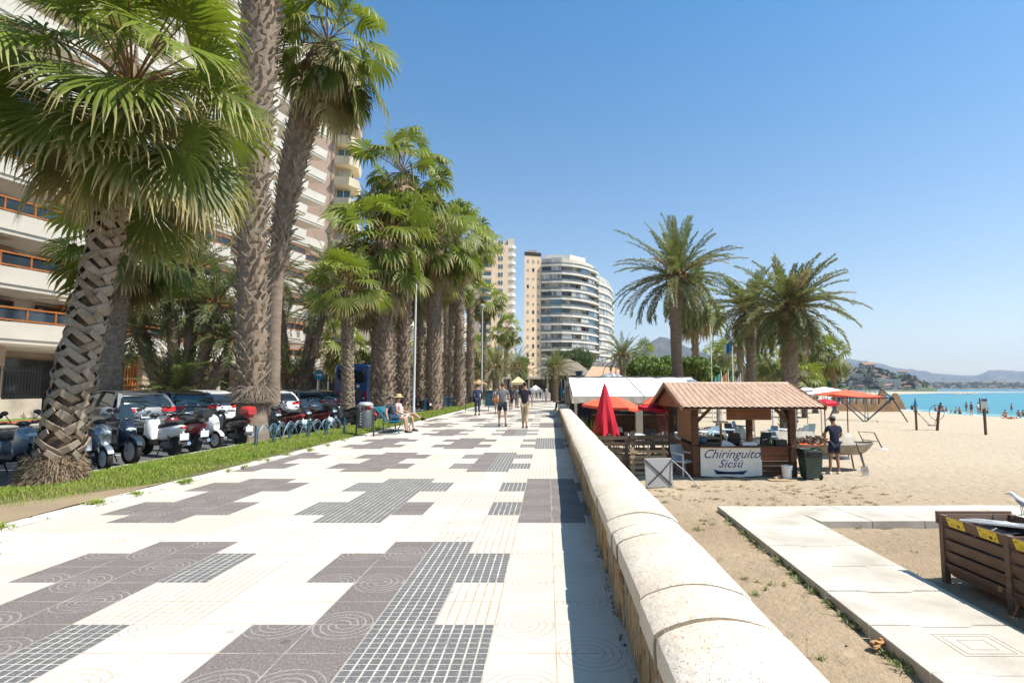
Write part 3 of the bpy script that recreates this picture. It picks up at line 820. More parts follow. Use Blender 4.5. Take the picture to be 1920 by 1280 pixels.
# debris line at the wall foot
q = MB(); rr = random.Random(4)
for i in range(260):
    y = 1.8+rr.random()**1.6*16; x = XL(y)+.02-abs(rr.gauss(0, .014)); s = rr.uniform(.003, .012)
    q.ell((x, y, .003), (s, s*rr.uniform(.7, 1.8), s*.5), 5, 3)
tag(q.build('dirt_and_leaf_litter', m_darkj), kind='stuff')

# ============================================================ street furniture
m_blue = mat('blue_paint', (.03, .10, .15), .4, var=.15, vs=6)
m_blueg = mat('weathered_blue', (.16, .24, .29), .45, .3, var=.3, vs=8)
m_benchb = mat('bench_blue', (.02, .26, .40), .4, var=.12, vs=6)
m_bin = mat('bin_dark_grey', (.085, .092, .095), .45, .2, var=.12, vs=5)
m_chrome = mat('chrome', (.55, .56, .58), .18, .95, var=.05)
m_black = mat('black_plastic', (.018, .018, .02), .38, var=.3, vs=5)
def lamp_post(px, py, Y, H, label, r=.075):
    g = empty('street_lamp', (A(px, 731, Y).x, Y, 0), 0, label, 'street lamp', 'lamp posts along the lawn')
    q = MB(); q.lathe([(r*1.3, 0), (r*1.3, .5), (r*1.05, .55), (r, 2.5), (r*.7, H)], 12); q.build('pole', m_steelp, g, smooth=True)
    q = MB(); q.lathe([(.06, H+.003), (.09, H+.1), (.2, H+.35), (.22, H+.42), (.1, H+.5), (0, H+.52)], 14); q.build('lamp_head', m_steelp, g, smooth=True)
    return g
lamp_post(776, 764, 31.5, 9.0, 'pale grey lamp post beside the people on the blue bench')
lamp_post(903, 748, 52, 9.0, 'farther lamp post rising behind the man in the dark suit', .07)
def arc_fence():
    g = empty('arched_fence', (-8.6, 17.3, 0), 0, 'low blue metal fence of linked arches in front of the parked motorbikes', 'fence')
    P = [G(512, 836, 0), G(542, 829, 0), G(576, 825, 0), G(610, 822, 0), G(645, 818, 0)]
    P = [G(478, 842, 0)]+P
    q = MB()
    for p in P:
        d = p-Vector((-8.6, 17.3, 0)); d.z = .02
        q = MB(); q.cbox(d.x-.022, d.x+.022, d.y-.022, d.y+.022, 0, .62, .008); q.cbox(d.x+.05, d.x+.07, d.y-.01, d.y+.01, 0, .56, .004); q.build('post', m_blue, g)
    for a, b in list(zip(P[:-1], P[1:]))+[((P[i]+P[i+1])/2, (P[i+1]+P[i+2])/2) for i in range(4)]:
        a = a-Vector((-8.6, 17.3, 0)); b = b-Vector((-8.6, 17.3, 0)); q = MB()
        q.tube([a.lerp(b, t)+Vector((0, 0, .05+.56*math.sin(PI*t)**.8)) for t in np.linspace(.04, .96, 15)], .013, 6)
        ext = (b-a)*.5
        q.tube([(a-ext*0).lerp(b, t)+Vector((0, .03, .05+.5*math.sin(PI*t))) for t in np.linspace(.25, .75, 9)], .01, 6)
        q.build('arch', m_blueg, g)
arc_fence()
def rail_fence():
    g = empty('railing', (-8.4, 38, 0), 0, 'low blue railing running along the lawn behind the lamp post', 'fence')
    q = MB()
    for i in range(60):
        q.box(-.02, .02, i*.3, i*.3+.035, .05, .85)
    q.build('balusters', m_blue, g)
    q = MB(); q.box(-.03, .03, 0, 18, .851, .9); q.box(-.03, .03, 0, 18, .2, .24); q.build('rails', m_blue, g)
rail_fence()
def bin_(px, py, label):
    p = G(px, py, 0); g = empty('litter_bin', (p.x, p.y, 0), 0, label, 'litter bin')
    q = MB(); q.lathe([(.19, .28), (.225, .3), (.235, .85), (.225, .86), (.2, .84), (.2, .34), (0, .34)], 20); q.build('drum', m_bin, g, smooth=50)
    q = MB(); q.lathe([(.235, 1.0), (.245, 1.02), (.235, 1.07), (.15, 1.12), (0, 1.13)], 20)
    for a in (0, 2.1, 4.2): q.box(math.cos(a)*.22-.015, math.cos(a)*.22+.015, math.sin(a)*.22-.015, math.sin(a)*.22+.015, .86, 1.02)
    q.build('lid', m_galv, g, smooth=50)
    for s in (-1, 1):
        q = MB(); q.bar((s*.29, 0, 0), (s*.25, 0, .9), .045, .05); q.box(min(s*.22, s*.29), max(s*.22, s*.29), -.02, .02, .7, .74); q.build('leg', m_bin, g)
    q = MB()
    for i in range(5): q.box(-.10, -.06, -.243, -.20, .38+i*.09, .43+i*.09)
    q.build('perforations', m_galv, g)
bin_(684, 818, 'dark grey litter bin with domed lid beside the blue bench')
p = G(855, 772, 0)
def bench():
    p0 = G(733, 812, 0)
    g = empty('bench', (p0.x, p0.y, 0), 0, 'bright blue slatted metal bench with two people sitting on it', 'bench')
    q = MB()
    for i in range(6): q.box(-.22+i*.085, -.15+i*.085, -.05, 1.75, .42-.006*i*(5-i)*.5, .45-.006*i*(5-i)*.5)
    q.build('seat', m_benchb, g)
    q = MB()
    for i in range(8):
        z = .48+i*.055; x = -.25-.03*i-.003*i*i
        q.box(x-.015, x+.012, -.05, 1.75, z, z+.042)
    q.build('backrest', m_benchb, g)
    for y in (.05, 1.62):
        q = MB()
        q.tube([(.25, y, .42), (.30, y, .25), (.22, y, .12), (.28, y, .0)], .022, 8)
        q.tube([(-.25, y, .45), (-.30, y, .2), (-.26, y, 0)], .022, 8)
        q.tube([(-.3, y, .62), (-.1, y, .64), (.15, y, .62), (.26, y, .56), (.27, y, .42)], .02, 8)
        q.tube([(.02+.12*math.cos(a), y, .25+.12*math.sin(a)) for a in np.linspace(0, 2*PI, 13)[:-1]], .012, 6, closed=True)
        q.tube([(-.28, y, .42), (-.38, y, .7), (-.5, y, .95)], .02, 8)
        q.build('end_frame', m_blue, g)
    return g, p0
BENCH, BP = bench()
m_info = mat('info_panel', (.30, .42, .45), .3, var=.3, vs=3)
# street notices at the far left of the promenade: board frame + recycling bins + kiosk cabinet
g = empty('notice_frame', (G(872, 771, 0).x, G(872, 771, 0).y, 0), 0, 'dark green metal planter frame at the lawn edge behind the suited man', 'frame')
for x in (0, 1.6): q = MB(); q.box(x, x+.05, 0, .05, 0, 1.1); q.build('post', m_blue, g)
q = MB(); q.box(.05, 1.6, .01, .04, 1.02, 1.06); q.box(.05, 1.6, .01, .04, .06, .1); q.build('rail', m_blue, g)
g = empty('recycling_bin', (G(921, 762, 0).x, G(921, 762, 0).y, 0), 0, 'tall dark blue recycling container at the promenade edge beyond the walkers', 'container')
q = MB(); q.cbox(-.5, .5, -.4, .4, .06, 1.35, .05); q.build('body', m_blue, g)
q = MB(); q.cbox(-.53, .53, -.43, .43, 1.352, 1.45, .03); q.build('lid', m_bin, g)
q = MB(); [q.box(-.45, .45, -.415, -.401, .3+i*.3, .33+i*.3) for i in range(4)]; q.build('rib', m_bin, g)
# signs beyond the wall end
g = empty('information_sign', (A(1056, 728, 40).x, 40, 0), 0, 'tall twin post sign with a small blue panel just beyond the end of the wall', 'sign')
for x in (-.12, .12): q = MB(); q.box(x-.025, x+.025, -.02, .02, -1.1, 2.3); q.build('post', m_galv, g)
q = MB(); q.cbox(-.2, .2, -.045, -.022, 1.0, 1.6, .01); q.build('panel', mat('panel_teal', (.02, .17, .23), .4, var=.1), g)
g = empty('wooden_screen', (1.35, 34, 0), 0, 'weathered timber screen panel between the wall end and the white awning', 'screen')
q = MB()
for i in range(4): q.box(-.30+i*.11, -.21+i*.11, -.02, .02, -1.1, 2.05)
q.build('boards', mat('grey_timber', (.36, .30, .22), .9, var=.2, vs=4, fine=.3, fs=30, stretch=(8, 8, 1)), g)
q = MB(); q.box(-.33, .16, .021, .06, 1.6, 1.7); q.box(-.33, .16, .021, .06, .2, .3); q.build('crosspiece', mat('grey_timber', (.36, .3, .22)), g)
# ============================================================ palms and trees
def leafmat(name, young, mid, tip, dead, trans=.35, rough=.38):
    g = NG(name); g.set(rough+.1, 0, .3)
    uv = g.n('ShaderNodeUVMap').outputs[0]; sp = g.n('ShaderNodeSeparateXYZ'); g.l(uv, sp.inputs[0]); U, V = sp.outputs[0], sp.outputs[1]
    n = g.noise(2.2, 3, .6, g.obj())
    n2 = g.noise(14, 2, .5, g.obj())
    c = g.mix(g.ramp(V, 0, .55), young, mid)
    c = g.mix(g.math('MULTIPLY', g.ramp(n, .4, .7), .35), c, tuple(x*.6 for x in mid))
    tp = g.ramp(g.math('ADD', U, g.math('ADD', g.math('MULTIPLY', V, .34), g.math('MULTIPLY', n2, .22))), .88, 1.22)
    c = g.mix(tp, c, tip)
    c = g.mix(g.ramp(g.math('ADD', V, g.math('MULTIPLY', n, .15)), .86, .98), c, dead)
    g.l(c, g.b.inputs['Base Color'])
    tr = g.n('ShaderNodeBsdfTranslucent'); g.l(g.mix(.3, c, (.25, .35, .02)), tr.inputs['Color'])
    mx = g.n('ShaderNodeMixShader'); mx.inputs[0].default_value = trans
    g.l(g.b.outputs[0], mx.inputs[1]); g.l(tr.outputs[0], mx.inputs[2]); g.l(mx.outputs[0], g.out.inputs[0])
    return g.m
m_fan = leafmat('fan_palm_leaf', (.20, .25, .022), (.095, .118, .020), (.48, .38, .17), (.36, .25, .12))
m_date = leafmat('date_palm_leaf', (.19, .215, .075), (.145, .16, .068), (.36, .32, .18), (.34, .26, .15), .3, .42)
m_dated = leafmat('dark_date_leaf', (.14, .185, .065), (.105, .14, .055), (.32, .30, .17), (.28, .22, .13), .3, .42)
m_petiole = mat('palm_petiole', (.20, .16, .05), .5, var=.4, vs=6, col2=(.26, .11, .04))
m_boot = mat('palm_boot', (.50, .425, .34), .85, var=.3, vs=5, col2=(.30, .215, .15), fine=.35, fs=60, bump=.6, bs=60, stretch=(1, 1, .35))
m_boot2 = mat('palm_boot_brown', (.26, .175, .11), .9, var=.35, vs=4, col2=(.40, .31, .22), fine=.4, fs=50, bump=.6, bs=50)
m_gap = mat('palm_gap', (.10, .066, .042), .95, var=.4, vs=9, col2=(.17, .12, .08), fine=.4, fs=60)
m_bark = mat('palm_bark', (.27, .20, .145), .9, var=.25, vs=2.5, fine=.35, fs=40, bump=.8, bs=25, stretch=(1, 1, 3))
m_fibre = mat('palm_fibre', (.25, .165, .10), .95, var=.4, vs=9, col2=(.42, .31, .20), fine=.4, fs=80)
rotm = lambda ax, a: np.array(Matrix.Rotation(a, 3, ax))

def fan_leaf(rng, c, d, up, L, age, nseg=30, spread=2.3, droop=.6):
    """one costapalmate leaf: c hinge point, d blade axis, up its upper side; all world-ish coordinates"""
    d = d/np.linalg.norm(d); sx = np.cross(d, up); sx /= np.linalg.norm(sx)+1e-9; up = np.cross(sx, d)
    ang = np.linspace(-spread, spread, nseg)+rng.uniform(-.02, .02, nseg); da = 2*spread/nseg
    rs = np.array([.03, .40, .62, .82, 1.0])
    wj = np.array([1.0, 1.0, .80, .34, .05])
    ln = L*(.62+.38*np.cos(ang*.55))*rng.uniform(.9, 1.06, nseg)
    fold = .22
    dirs = np.cos(ang)[:, None]*d+np.sin(ang)[:, None]*sx+(fold*np.abs(np.sin(ang)) - .10)[:, None]*up
    dirs /= np.linalg.norm(dirs, axis=1)[:, None]
    tang = -np.sin(ang)[:, None]*d+np.cos(ang)[:, None]*sx
    nrm = np.cross(tang, dirs); nrm /= np.linalg.norm(nrm, axis=1)[:, None]
    down = np.array([0, 0, -1.0])
    dr = droop*rng.uniform(.5, 1.4, nseg)
    P = c+dirs*(rs[0]*ln)[:, None]; cur = dirs.copy(); out = []
    for k, r in enumerate(rs):
        if k:
            wgt = (dr*{1: .10, 2: .35, 3: 1.2, 4: 2.8}[k])[:, None]
            dd = dirs+down*wgt+ (rng.normal(0, .05*k*k*.25, (nseg, 3)) if k > 1 else 0)
            dd /= np.linalg.norm(dd, axis=1)[:, None]
            P = P+dd*((rs[k]-rs[k-1])*ln)[:, None]
        hw = (np.tan(da/2)*r*ln*wj[k] if k < 4 else .003*np.ones(nseg))[:, None]
        if k >= 2: hw = (np.tan(da/2)*.55*ln*wj[k])[:, None]
        lift = .30*hw*(1 if k < 4 else 0)
        out.append(np.stack([P-tang*hw, P+nrm*lift, P+tang*hw], 1))
    V = np.stack(out, 1)            # seg, station, 3, xyz
    K = len(rs)
    base = (np.arange(nseg)*K*3)[:, None, None]+(np.arange(K-1)*3)[None, :, None]
    F = []
    for a in (0, 1):
        f = np.stack([base[..., 0]+a, base[..., 0]+a+1, base[..., 0]+a+4, base[..., 0]+a+3], -1); F.append(f.reshape(-1, 4))
    us = np.broadcast_to(np.stack([rs[:-1], rs[:-1], rs[1:], rs[1:]], -1)[None], (nseg, K-1, 4)).reshape(-1, 4)
    uv = np.stack([us, np.full_like(us, age)], -1)
    return V.reshape(-1, 3), np.concatenate(F), np.concatenate([uv, uv]).reshape(-1, 2)

def strip(pts, wd, age, u=0.0, up=np.array([0, 0, 1.0])):
    pts = np.array(pts); N = len(pts); d = np.gradient(pts, axis=0); sx = np.cross(d, up); sx /= np.linalg.norm(sx, axis=1)[:, None]+1e-9
    n = np.cross(sx, d); n /= np.linalg.norm(n, axis=1)[:, None]+1e-9
    wd = np.broadcast_to(wd, (N,))[:, None]
    V = np.stack([pts-sx*wd/2, pts-n*wd*.45, pts+sx*wd/2, pts+n*wd*.3], 1).reshape(-1, 3)
    F = []
    for i in range(N-1):
        for k in range(4): F.append((i*4+k, i*4+(k+1) % 4, i*4+4+(k+1) % 4, i*4+4+k))
    F = np.array(F); uv = np.tile([[u, age]], (len(F)*4, 1))
    return V, F, uv

class Acc:
    def __init__(s): s.V = []; s.F = []; s.U = []; s.M = []; s.n = 0
    def add(s, vfu, m=0):
        V, F, U = vfu; s.V.append(V); s.F.append(F+s.n); s.U.append(U); s.M.append(np.full(len(F), m)); s.n += len(V)
    def build(s, name, mats, parent=None):
        return npmesh(name, np.concatenate(s.V), np.concatenate(s.F), np.concatenate(s.U), mats, parent, np.concatenate(s.M))

def fan_crown(parent, c, n=46, L=1.15, pet=1.15, seed=0, nseg=26, skirt=.2, el=(80, -62), extra=(), droop=.6, green=0.0, hang=.5):
    rng = np.random.default_rng(seed); acc = Acc(); c = np.array(c, float)
    specs = []
    for i in range(n):
        t = (i+.5)/n; az = i*2.39996+rng.uniform(-.25, .25); e = R(el[0]+(el[1]-el[0])*t**.85)+rng.normal(0, .19)
        specs.append((az, e, max(0, t*.86-.06+rng.normal(0, .10)-green), rng.uniform(.72, 1.16), t))
    for (azd, ed, age, sc_) in extra: specs.append((R(azd), R(ed), age, sc_, .3))
    for az, e, age, s_, t in specs:
        h = np.array([math.cos(az), math.sin(az), 0]); d0 = h*math.cos(e)+np.array([0, 0, math.sin(e)])
        pl = pet*s_*(.8+.35*math.sin(PI*min(1, t+.2)))*rng.uniform(.78, 1.15); sag = .16+.22*t+rng.uniform(-.08, .14)
        st = c+h*.10+np.array([0, 0, .22-.55*t])*L
        p = [st+d0*pl*q-np.array([0, 0, sag*pl*q*q]) for q in (0, .35, .7, 1)]
        acc.add(strip(p, [.05, .04, .032, .022], age*.6), 1)
        dd = d0-np.array([0, 0, 2*sag*.9+.10+.25*t]); dd /= np.linalg.norm(dd)
        up = np.array([0, 0, 1.0])+h*.25 if abs(dd[2]) < .9 else h*(-1 if dd[2] > 0 else 1)
        up = up+rng.normal(0, .38, 3)
        acc.add(fan_leaf(rng, p[-1], dd, up, L*s_, age, nseg, spread=rng.uniform(1.75, 2.35), droop=droop*(1.0+.7*t)*rng.uniform(.7, 1.3)))
    ns = int(n*skirt)
    for i in range(ns):
        az = i*2.4+rng.uniform(-.4, .4); h = np.array([math.cos(az), math.sin(az), 0])
        st = c+h*.2-np.array([0, 0, .25+hang*rng.random()])*L
        d = h*.32+np.array([0, 0, -1.0]); d /= np.linalg.norm(d)
        p = [st, st+h*.25*L+np.array([0, 0, -.05]), st+h*.4*L-np.array([0, 0, .4*L])]
        acc.add(strip(p, .035, .95), 1)
        acc.add(fan_leaf(rng, p[-1], d, h, L*rng.uniform(.7, 1), rng.uniform(.80, 1.0), max(14, nseg//2+4), spread=1.1, droop=1.4))
    return acc.build('crown', [m_fan, m_petiole], parent)

def date_crown(parent, c, n=46, L=3.4, seed=0, pairs=44, lw=.42, el=(82, -38), mt=None, dead=.06, curve=.75, thick=.034, fruit=True):
    rng = np.random.default_rng(seed); acc = Acc(); c = np.array(c, float)
    for i in range(n):
        t = (i+.5)/n; az = i*2.39996+rng.uniform(-.3, .3); e = R(el[0]+(el[1]-el[0])*t)+rng.normal(0, .10)
        age = t*.6+rng.uniform(-.1, .1); Lf = L*rng.uniform(.82, 1.1)*(.85+.2*math.sin(PI*t))
        if rng.random() < dead: age = .95; e -= .5
        h = np.array([math.cos(az), math.sin(az), 0]); side = np.array([-h[1], h[0], 0])
        N = 10; q = np.linspace(0, 1, N); ee = e-curve*(.35+t*.9)*q**1.7*1.25+rng.normal(0, .06)
        seg = Lf/(N-1); P = [c+h*.12]
        sw = rng.normal(0, .10)
        for k in range(1, N): P.append(P[-1]+(h*math.cos(ee[k])+side*sw*q[k]+np.array([0, 0, math.sin(ee[k])]))*seg)
        P = np.array(P); acc.add(strip(P, np.linspace(.07, .012, N), max(.0, age*.5)), 1)
        m = pairs; tq = np.linspace(.16, .985, m); idx = tq*(N-1); i0 = np.minimum(idx.astype(int), N-2); fr = (idx-i0)[:, None]
        B = P[i0]*(1-fr)+P[i0+1]*fr; T = P[i0+1]-P[i0]; T /= np.linalg.norm(T, axis=1)[:, None]
        S = np.cross(T, np.array([0, 0, 1.0])); S /= np.linalg.norm(S, axis=1)[:, None]+1e-9; Nn = np.cross(S, T)
        ll = lw*(.45+.75*np.sin(PI*np.clip(tq, .05, .93))**.7)*(1-.35*tq)
        for sgn in (-1, 1):
            ra = rng.normal(0, .16, (m, 3))
            D = T*(.62+.5*tq[:, None])+sgn*S*.85+Nn*rng.uniform(.05, .55, (m, 1))+ra; D /= np.linalg.norm(D, axis=1)[:, None]
            W = np.cross(D, Nn+ra*2); W /= np.linalg.norm(W, axis=1)[:, None]; tw = thick*.5
            M_ = B+D*(ll*.45)[:, None]; E_ = B+D*ll[:, None]-np.array([0, 0, 1])*(ll*rng.uniform(.05, .3, m))[:, None]
            V = np.stack([B, M_-W*tw, E_, M_+W*tw], 1).reshape(-1, 3); F = np.arange(m*4).reshape(-1, 4)
            U = np.tile(np.array([[0.1, age], [.5, age], [.86, age], [.5, age]]), (m, 1)); acc.add((V, F, U))
    o = acc.build('crown', [mt or m_date, m_petiole], parent)
    if fruit:
        q = MB(); rr = random.Random(seed)
        for i in range(9):
            a = rr.random()*6.28; r0 = rr.uniform(.1, .35)
            q.tube([c, c+np.array([math.cos(a)*.3, math.sin(a)*.3, .5]), c+np.array([math.cos(a)*(.5+r0), math.sin(a)*(.5+r0), .15]), c+np.array([math.cos(a)*(.6+r0), math.sin(a)*(.6+r0), -.35])], [.02, .03, .09, .04], 5)
        q.build('flower_stalks', m_orange_st, parent)
    return o
m_orange_st = mat('palm_flower_stalk', (.36, .20, .07), .8, var=.35, vs=8, fine=.4, fs=50)

def path_pts(base, top, bend=(0, 0), n=14):
    base = np.array(base, float); top = np.array(top, float); P = []
    for i in range(n):
        t = i/(n-1); p = base*(1-t)+top*t; p[0] += bend[0]*math.sin(PI*t); p[1] += bend[1]*math.sin(PI*t); P.append(p)
    return P
def trunk(parent, P, rad, mt=None, boots=None, seed=0, name='trunk', ring=.0):
    """P path, rad function of t; boots = (rows, per_ring, width, length, mode, tmin, tmax, protrude)"""
    q = MB(); N = len(P)*3; PP = []
    Pa = np.array(P)
    def at(t):
        x = t*(len(P)-1); i = min(int(x), len(P)-2); return Pa[i]*(1-(x-i))+Pa[i+1]*(x-i)
    rr = random.Random(seed)
    pts = [at(i/(N-1)) for i in range(N)]
    rads = [rad(i/(N-1))*(1+rr.uniform(-ring, ring)) for i in range(N)]
    q.tube(pts, rads, 18)
    few = bool(boots)
    o = None if few else q.build(name, mt or m_bark, parent, smooth='all')
    if boots:
        rows, per, wd, ln, mode, t0, t1, pr = boots
        b = q if few else MB()
        for j in range(rows):
            t = t0+(t1-t0)*j/(rows-1); c = at(t); nx_ = at(min(1, t+.02))-at(max(0, t-.02)); ax = Vector(nx_).normalized(); r = rad(t)
            for i in range(per):
                a = 2*PI*(i+.5*(j % 2))/per+rr.uniform(-.11, .11)
                if mode != 'cross' and rr.random() < .08: continue
                out = Vector((math.cos(a), math.sin(a), 0)); out = (out-ax*out.dot(ax)).normalized(); tg = ax.cross(out)
                W_, L_ = (wd*rr.uniform(.8, 1.15), ln*rr.uniform(.8, 1.2)) if mode == 'cross' else (wd*rr.uniform(.6, 1.35), ln*rr.uniform(.55, 1.4))
                b.cur = (0 if rr.random() < .7 else 1) + (1 if few else 0)
                base = Vector(c)+out*(r-.012)
                if mode == 'cross':
                    s = 1 if (i+j) % 2 else -1
                    dr = (ax*(.62+rr.uniform(-.15, .15))+tg*s*.78+out*(.10+rr.uniform(-.05, .2))).normalized(); sd = dr.cross(out).normalized()
                    p0 = base-dr*L_*.5-out*.0; p1 = base+dr*L_*.5+out*pr*rr.uniform(.5, 1.3)
                    mid = (p0+p1)/2+out*(L_*L_/(8*r)*.8)
                    th = .018; secs = []
                    for k, (p, f) in enumerate(((p0, 1.0), (mid, .92), (p1, .72))):
                        secs.append([p-sd*W_/2*f, p+sd*W_/2*f, p+sd*W_/2*f*.85+out*th, p-sd*W_/2*f*.85+out*th])
                    b.loft(secs)
                else:
                    dr = (ax*(.85 if mode == 'up' else -.7)+out*rr.uniform(.2, .95)+tg*rr.uniform(-.6, .6)).normalized(); sd = dr.cross(out).normalized()
                    p0 = base; p1 = base+dr*L_; th = .02*wd/.1
                    secs = [[p0-sd*W_/2, p0+sd*W_/2, p0+sd*W_*.4+out*th, p0-sd*W_*.4+out*th],
                            [p1-sd*W_*.28, p1+sd*W_*.28, p1+sd*W_*.22+out*th*.7, p1-sd*W_*.22+out*th*.7]]
                    b.loft(secs)
        ms = [m_boot, m_boot2] if mode == 'cross' else [m_boot2, m_boot]
        if few: o = q.build(name, [mt or m_bark]+ms, parent)
        else: b.build('leaf_stubs', ms, parent)
    return o
def fibres(parent, P0, r0, r1, h, n, seed=0, name='fibre_skirt', ln=.22, mt=None):
    rng = np.random.default_rng(seed); az = rng.uniform(0, 2*PI, n); z = rng.uniform(.0, 1, n)
    rr = (r0+(r1-r0)*z)*rng.uniform(.96, 1.03, n)
    out = np.stack([np.cos(az), np.sin(az), 0*az], 1); tg = np.stack([-np.sin(az), np.cos(az), 0*az], 1)
    B = np.array(P0)+out*rr[:, None]+np.stack([0*z, 0*z, z*h], 1)
    D = out*rng.uniform(.1, .9, (n, 1))+tg*rng.normal(0, .7, (n, 1))+np.stack([0*z, 0*z, rng.normal(-.5, .6, n)], 1); D /= np.linalg.norm(D, axis=1)[:, None]
    L_ = ln*rng.uniform(.4, 1.3, n)[:, None]; W = np.cross(D, out); W /= np.linalg.norm(W, axis=1)[:, None]+1e-9; w_ = .006
    M_ = B+D*L_*.5+out*.01; E_ = B+D*L_; E_[:, 2] -= .25*L_[:, 0]; E_[:, 2] = np.maximum(E_[:, 2], .01+P0[2])
    V = np.stack([B-W*w_, B+W*w_, M_+W*w_, M_-W*w_, E_+W*.002, E_-W*.002], 1).reshape(-1, 3)
    k = np.arange(n)*6; F = np.concatenate([np.stack([k, k+1, k+2, k+3], 1), np.stack([k+3, k+2, k+4, k+5], 1)])
    return npmesh(name, V, F, np.zeros((len(F)*4, 2)), mt or m_fibre, parent)

def palm(base, top, label, crown, rad, bend=(0, 0), boots=None, mt=None, name='fan_palm', group='palms along the promenade', seed=0, ring=.02):
    base = np.array(base, float); top = np.array(top, float)
    r = empty(name, tuple(base), 0, label, 'palm tree', group)
    P = path_pts(np.zeros(3)-np.array([0, 0, .15]), top-base, bend)
    trunk(r, P, rad, mt, boots, seed, ring=ring)
    crown(r, P[-1])
    return r
def lin(*tab):
    tab = list(tab)
    return lambda t: interp(tab, t)

# --- the big leaning fan palm in the left foreground
def near():
    B = G(96, 912, 0); T = A(226, 330, B.y+.15)
    r = palm((B.x, B.y, 0), (T.x, T.y, T.z), 'leaning fan palm in the left foreground with crosshatched leaf stubs and a huge low crown',
             lambda r, c: None, lin((0, .34), (.05, .31), (.13, .265), (.25, .24), (.4, .21), (.7, .16), (1, .145)), bend=(-.04, 0),
             boots=(28, 7, .135, .34, 'cross', .12, .93, .04), mt=m_gap, seed=3)
    h = np.array([T.x-B.x, T.y-B.y, T.z])
    ex = [(-70, 35, .05, 1.1), (-40, 20, .1, 1.15), (-100, 10, .12, 1.1), (-20, 45, .0, 1.1), (-60, -10, .3, 1.15), (-110, -20, .35, 1.1), (-10, 5, .2, 1.1), (-85, -35, .5, 1.1), (-30, -30, .5, 1.05)]
    fan_crown(r, h+np.array([.10, 0, 1.55]), 64, 1.22, 1.50, 11, 38, .22, (84, -52), ex, .5, .02)
    fibres(r, (0, 0, 0), .40, .30, .50, 9500, 2, ln=.13)
    q = MB(); rr = random.Random(2)
    for i in range(5):     # hanging dry strings and seed stalks
        a = -1.2+rr.uniform(-.9, .9); p = Vector(h)+Vector((math.cos(a)*.2, math.sin(a)*.2, 1.0))
        q.tube([p, p+Vector((math.cos(a)*.9, math.sin(a)*.9, .5)), p+Vector((math.cos(a)*1.8, math.sin(a)*1.7, -.2+rr.uniform(-.6, .3)))], [.012, .009, .003], 4)
    q.build('dry_stalks', m_orange_st, r)
near()
# --- big thick trunk
B = G(472, 829, 0); T = A(500, -210, B.y-.4)
palm((B.x, B.y, 0), (T.x, T.y, T.z), 'thick tall fan palm trunk with frayed collar low down, crown above the picture',
     lambda r, c: fan_crown(r, c+np.array([0, 0, .3]), 44, 1.3, 1.3, 21, 20, .3), lin((0, .50), (.04, .43), (.11, .33), (.13, .40), (.2, .41), (.42, .38), (.6, .47), (.9, .52), (1, .45)), bend=(-.16, 0),
     boots=(66, 13, .125, .26, 'up', .105, .985, .08), mt=m_bark, seed=5)
palmbig = bpy.data.objects['fan_palm.001'] if 'fan_palm.001' in bpy.data.objects else None
fibres([o for o in bpy.data.objects if o.get('label', '').startswith('thick tall')][0], (0, 0, 1.15), .36, .44, .5, 2600, 5, 'frayed_collar', .3, m_boot)
# --- leaning palm right behind it, crown at the top of the picture
B = G(512, 812, 0); T = A(603, 95, B.y-.6)
palm((B.x, B.y, 0), (T.x, T.y, T.z), 'slender fan palm leaning right behind the thick trunk, with dark crown against the sky',
     lambda r, c: fan_crown(r, c+np.array([.2, 0, .3]), 62, 1.3, 1.55, 31, 24, .6, (80, -74), droop=1.0), lin((0, .34), (.08, .26), (.40, .24), (.44, .27), (.6, .34), (.8, .48), (.93, .48), (1, .35)), bend=(-.62, 0),
     boots=(44, 12, .11, .22, 'up', .41, .97, .08), mt=m_bark, seed=7)
# --- ringed palm standing farther left behind the motorbikes
B = G(195, 812, 0); T = A(236, 455, B.y)
palm((B.x, B.y, 0), (T.x, T.y, T.z), 'palm with a smooth ringed trunk standing behind the leaning foreground palm by the parked cars',
     lambda r, c: fan_crown(r, c+np.array([0, 0, .2]), 44, 1.2, 1.5, 41, 18, .5), lin((0, .55), (.06, .44), (.5, .37), (1, .36)), bend=(-.1, 0),
     boots=(54, 16, .12, .10, 'up', .02, .98, .02), mt=m_bark, seed=9)
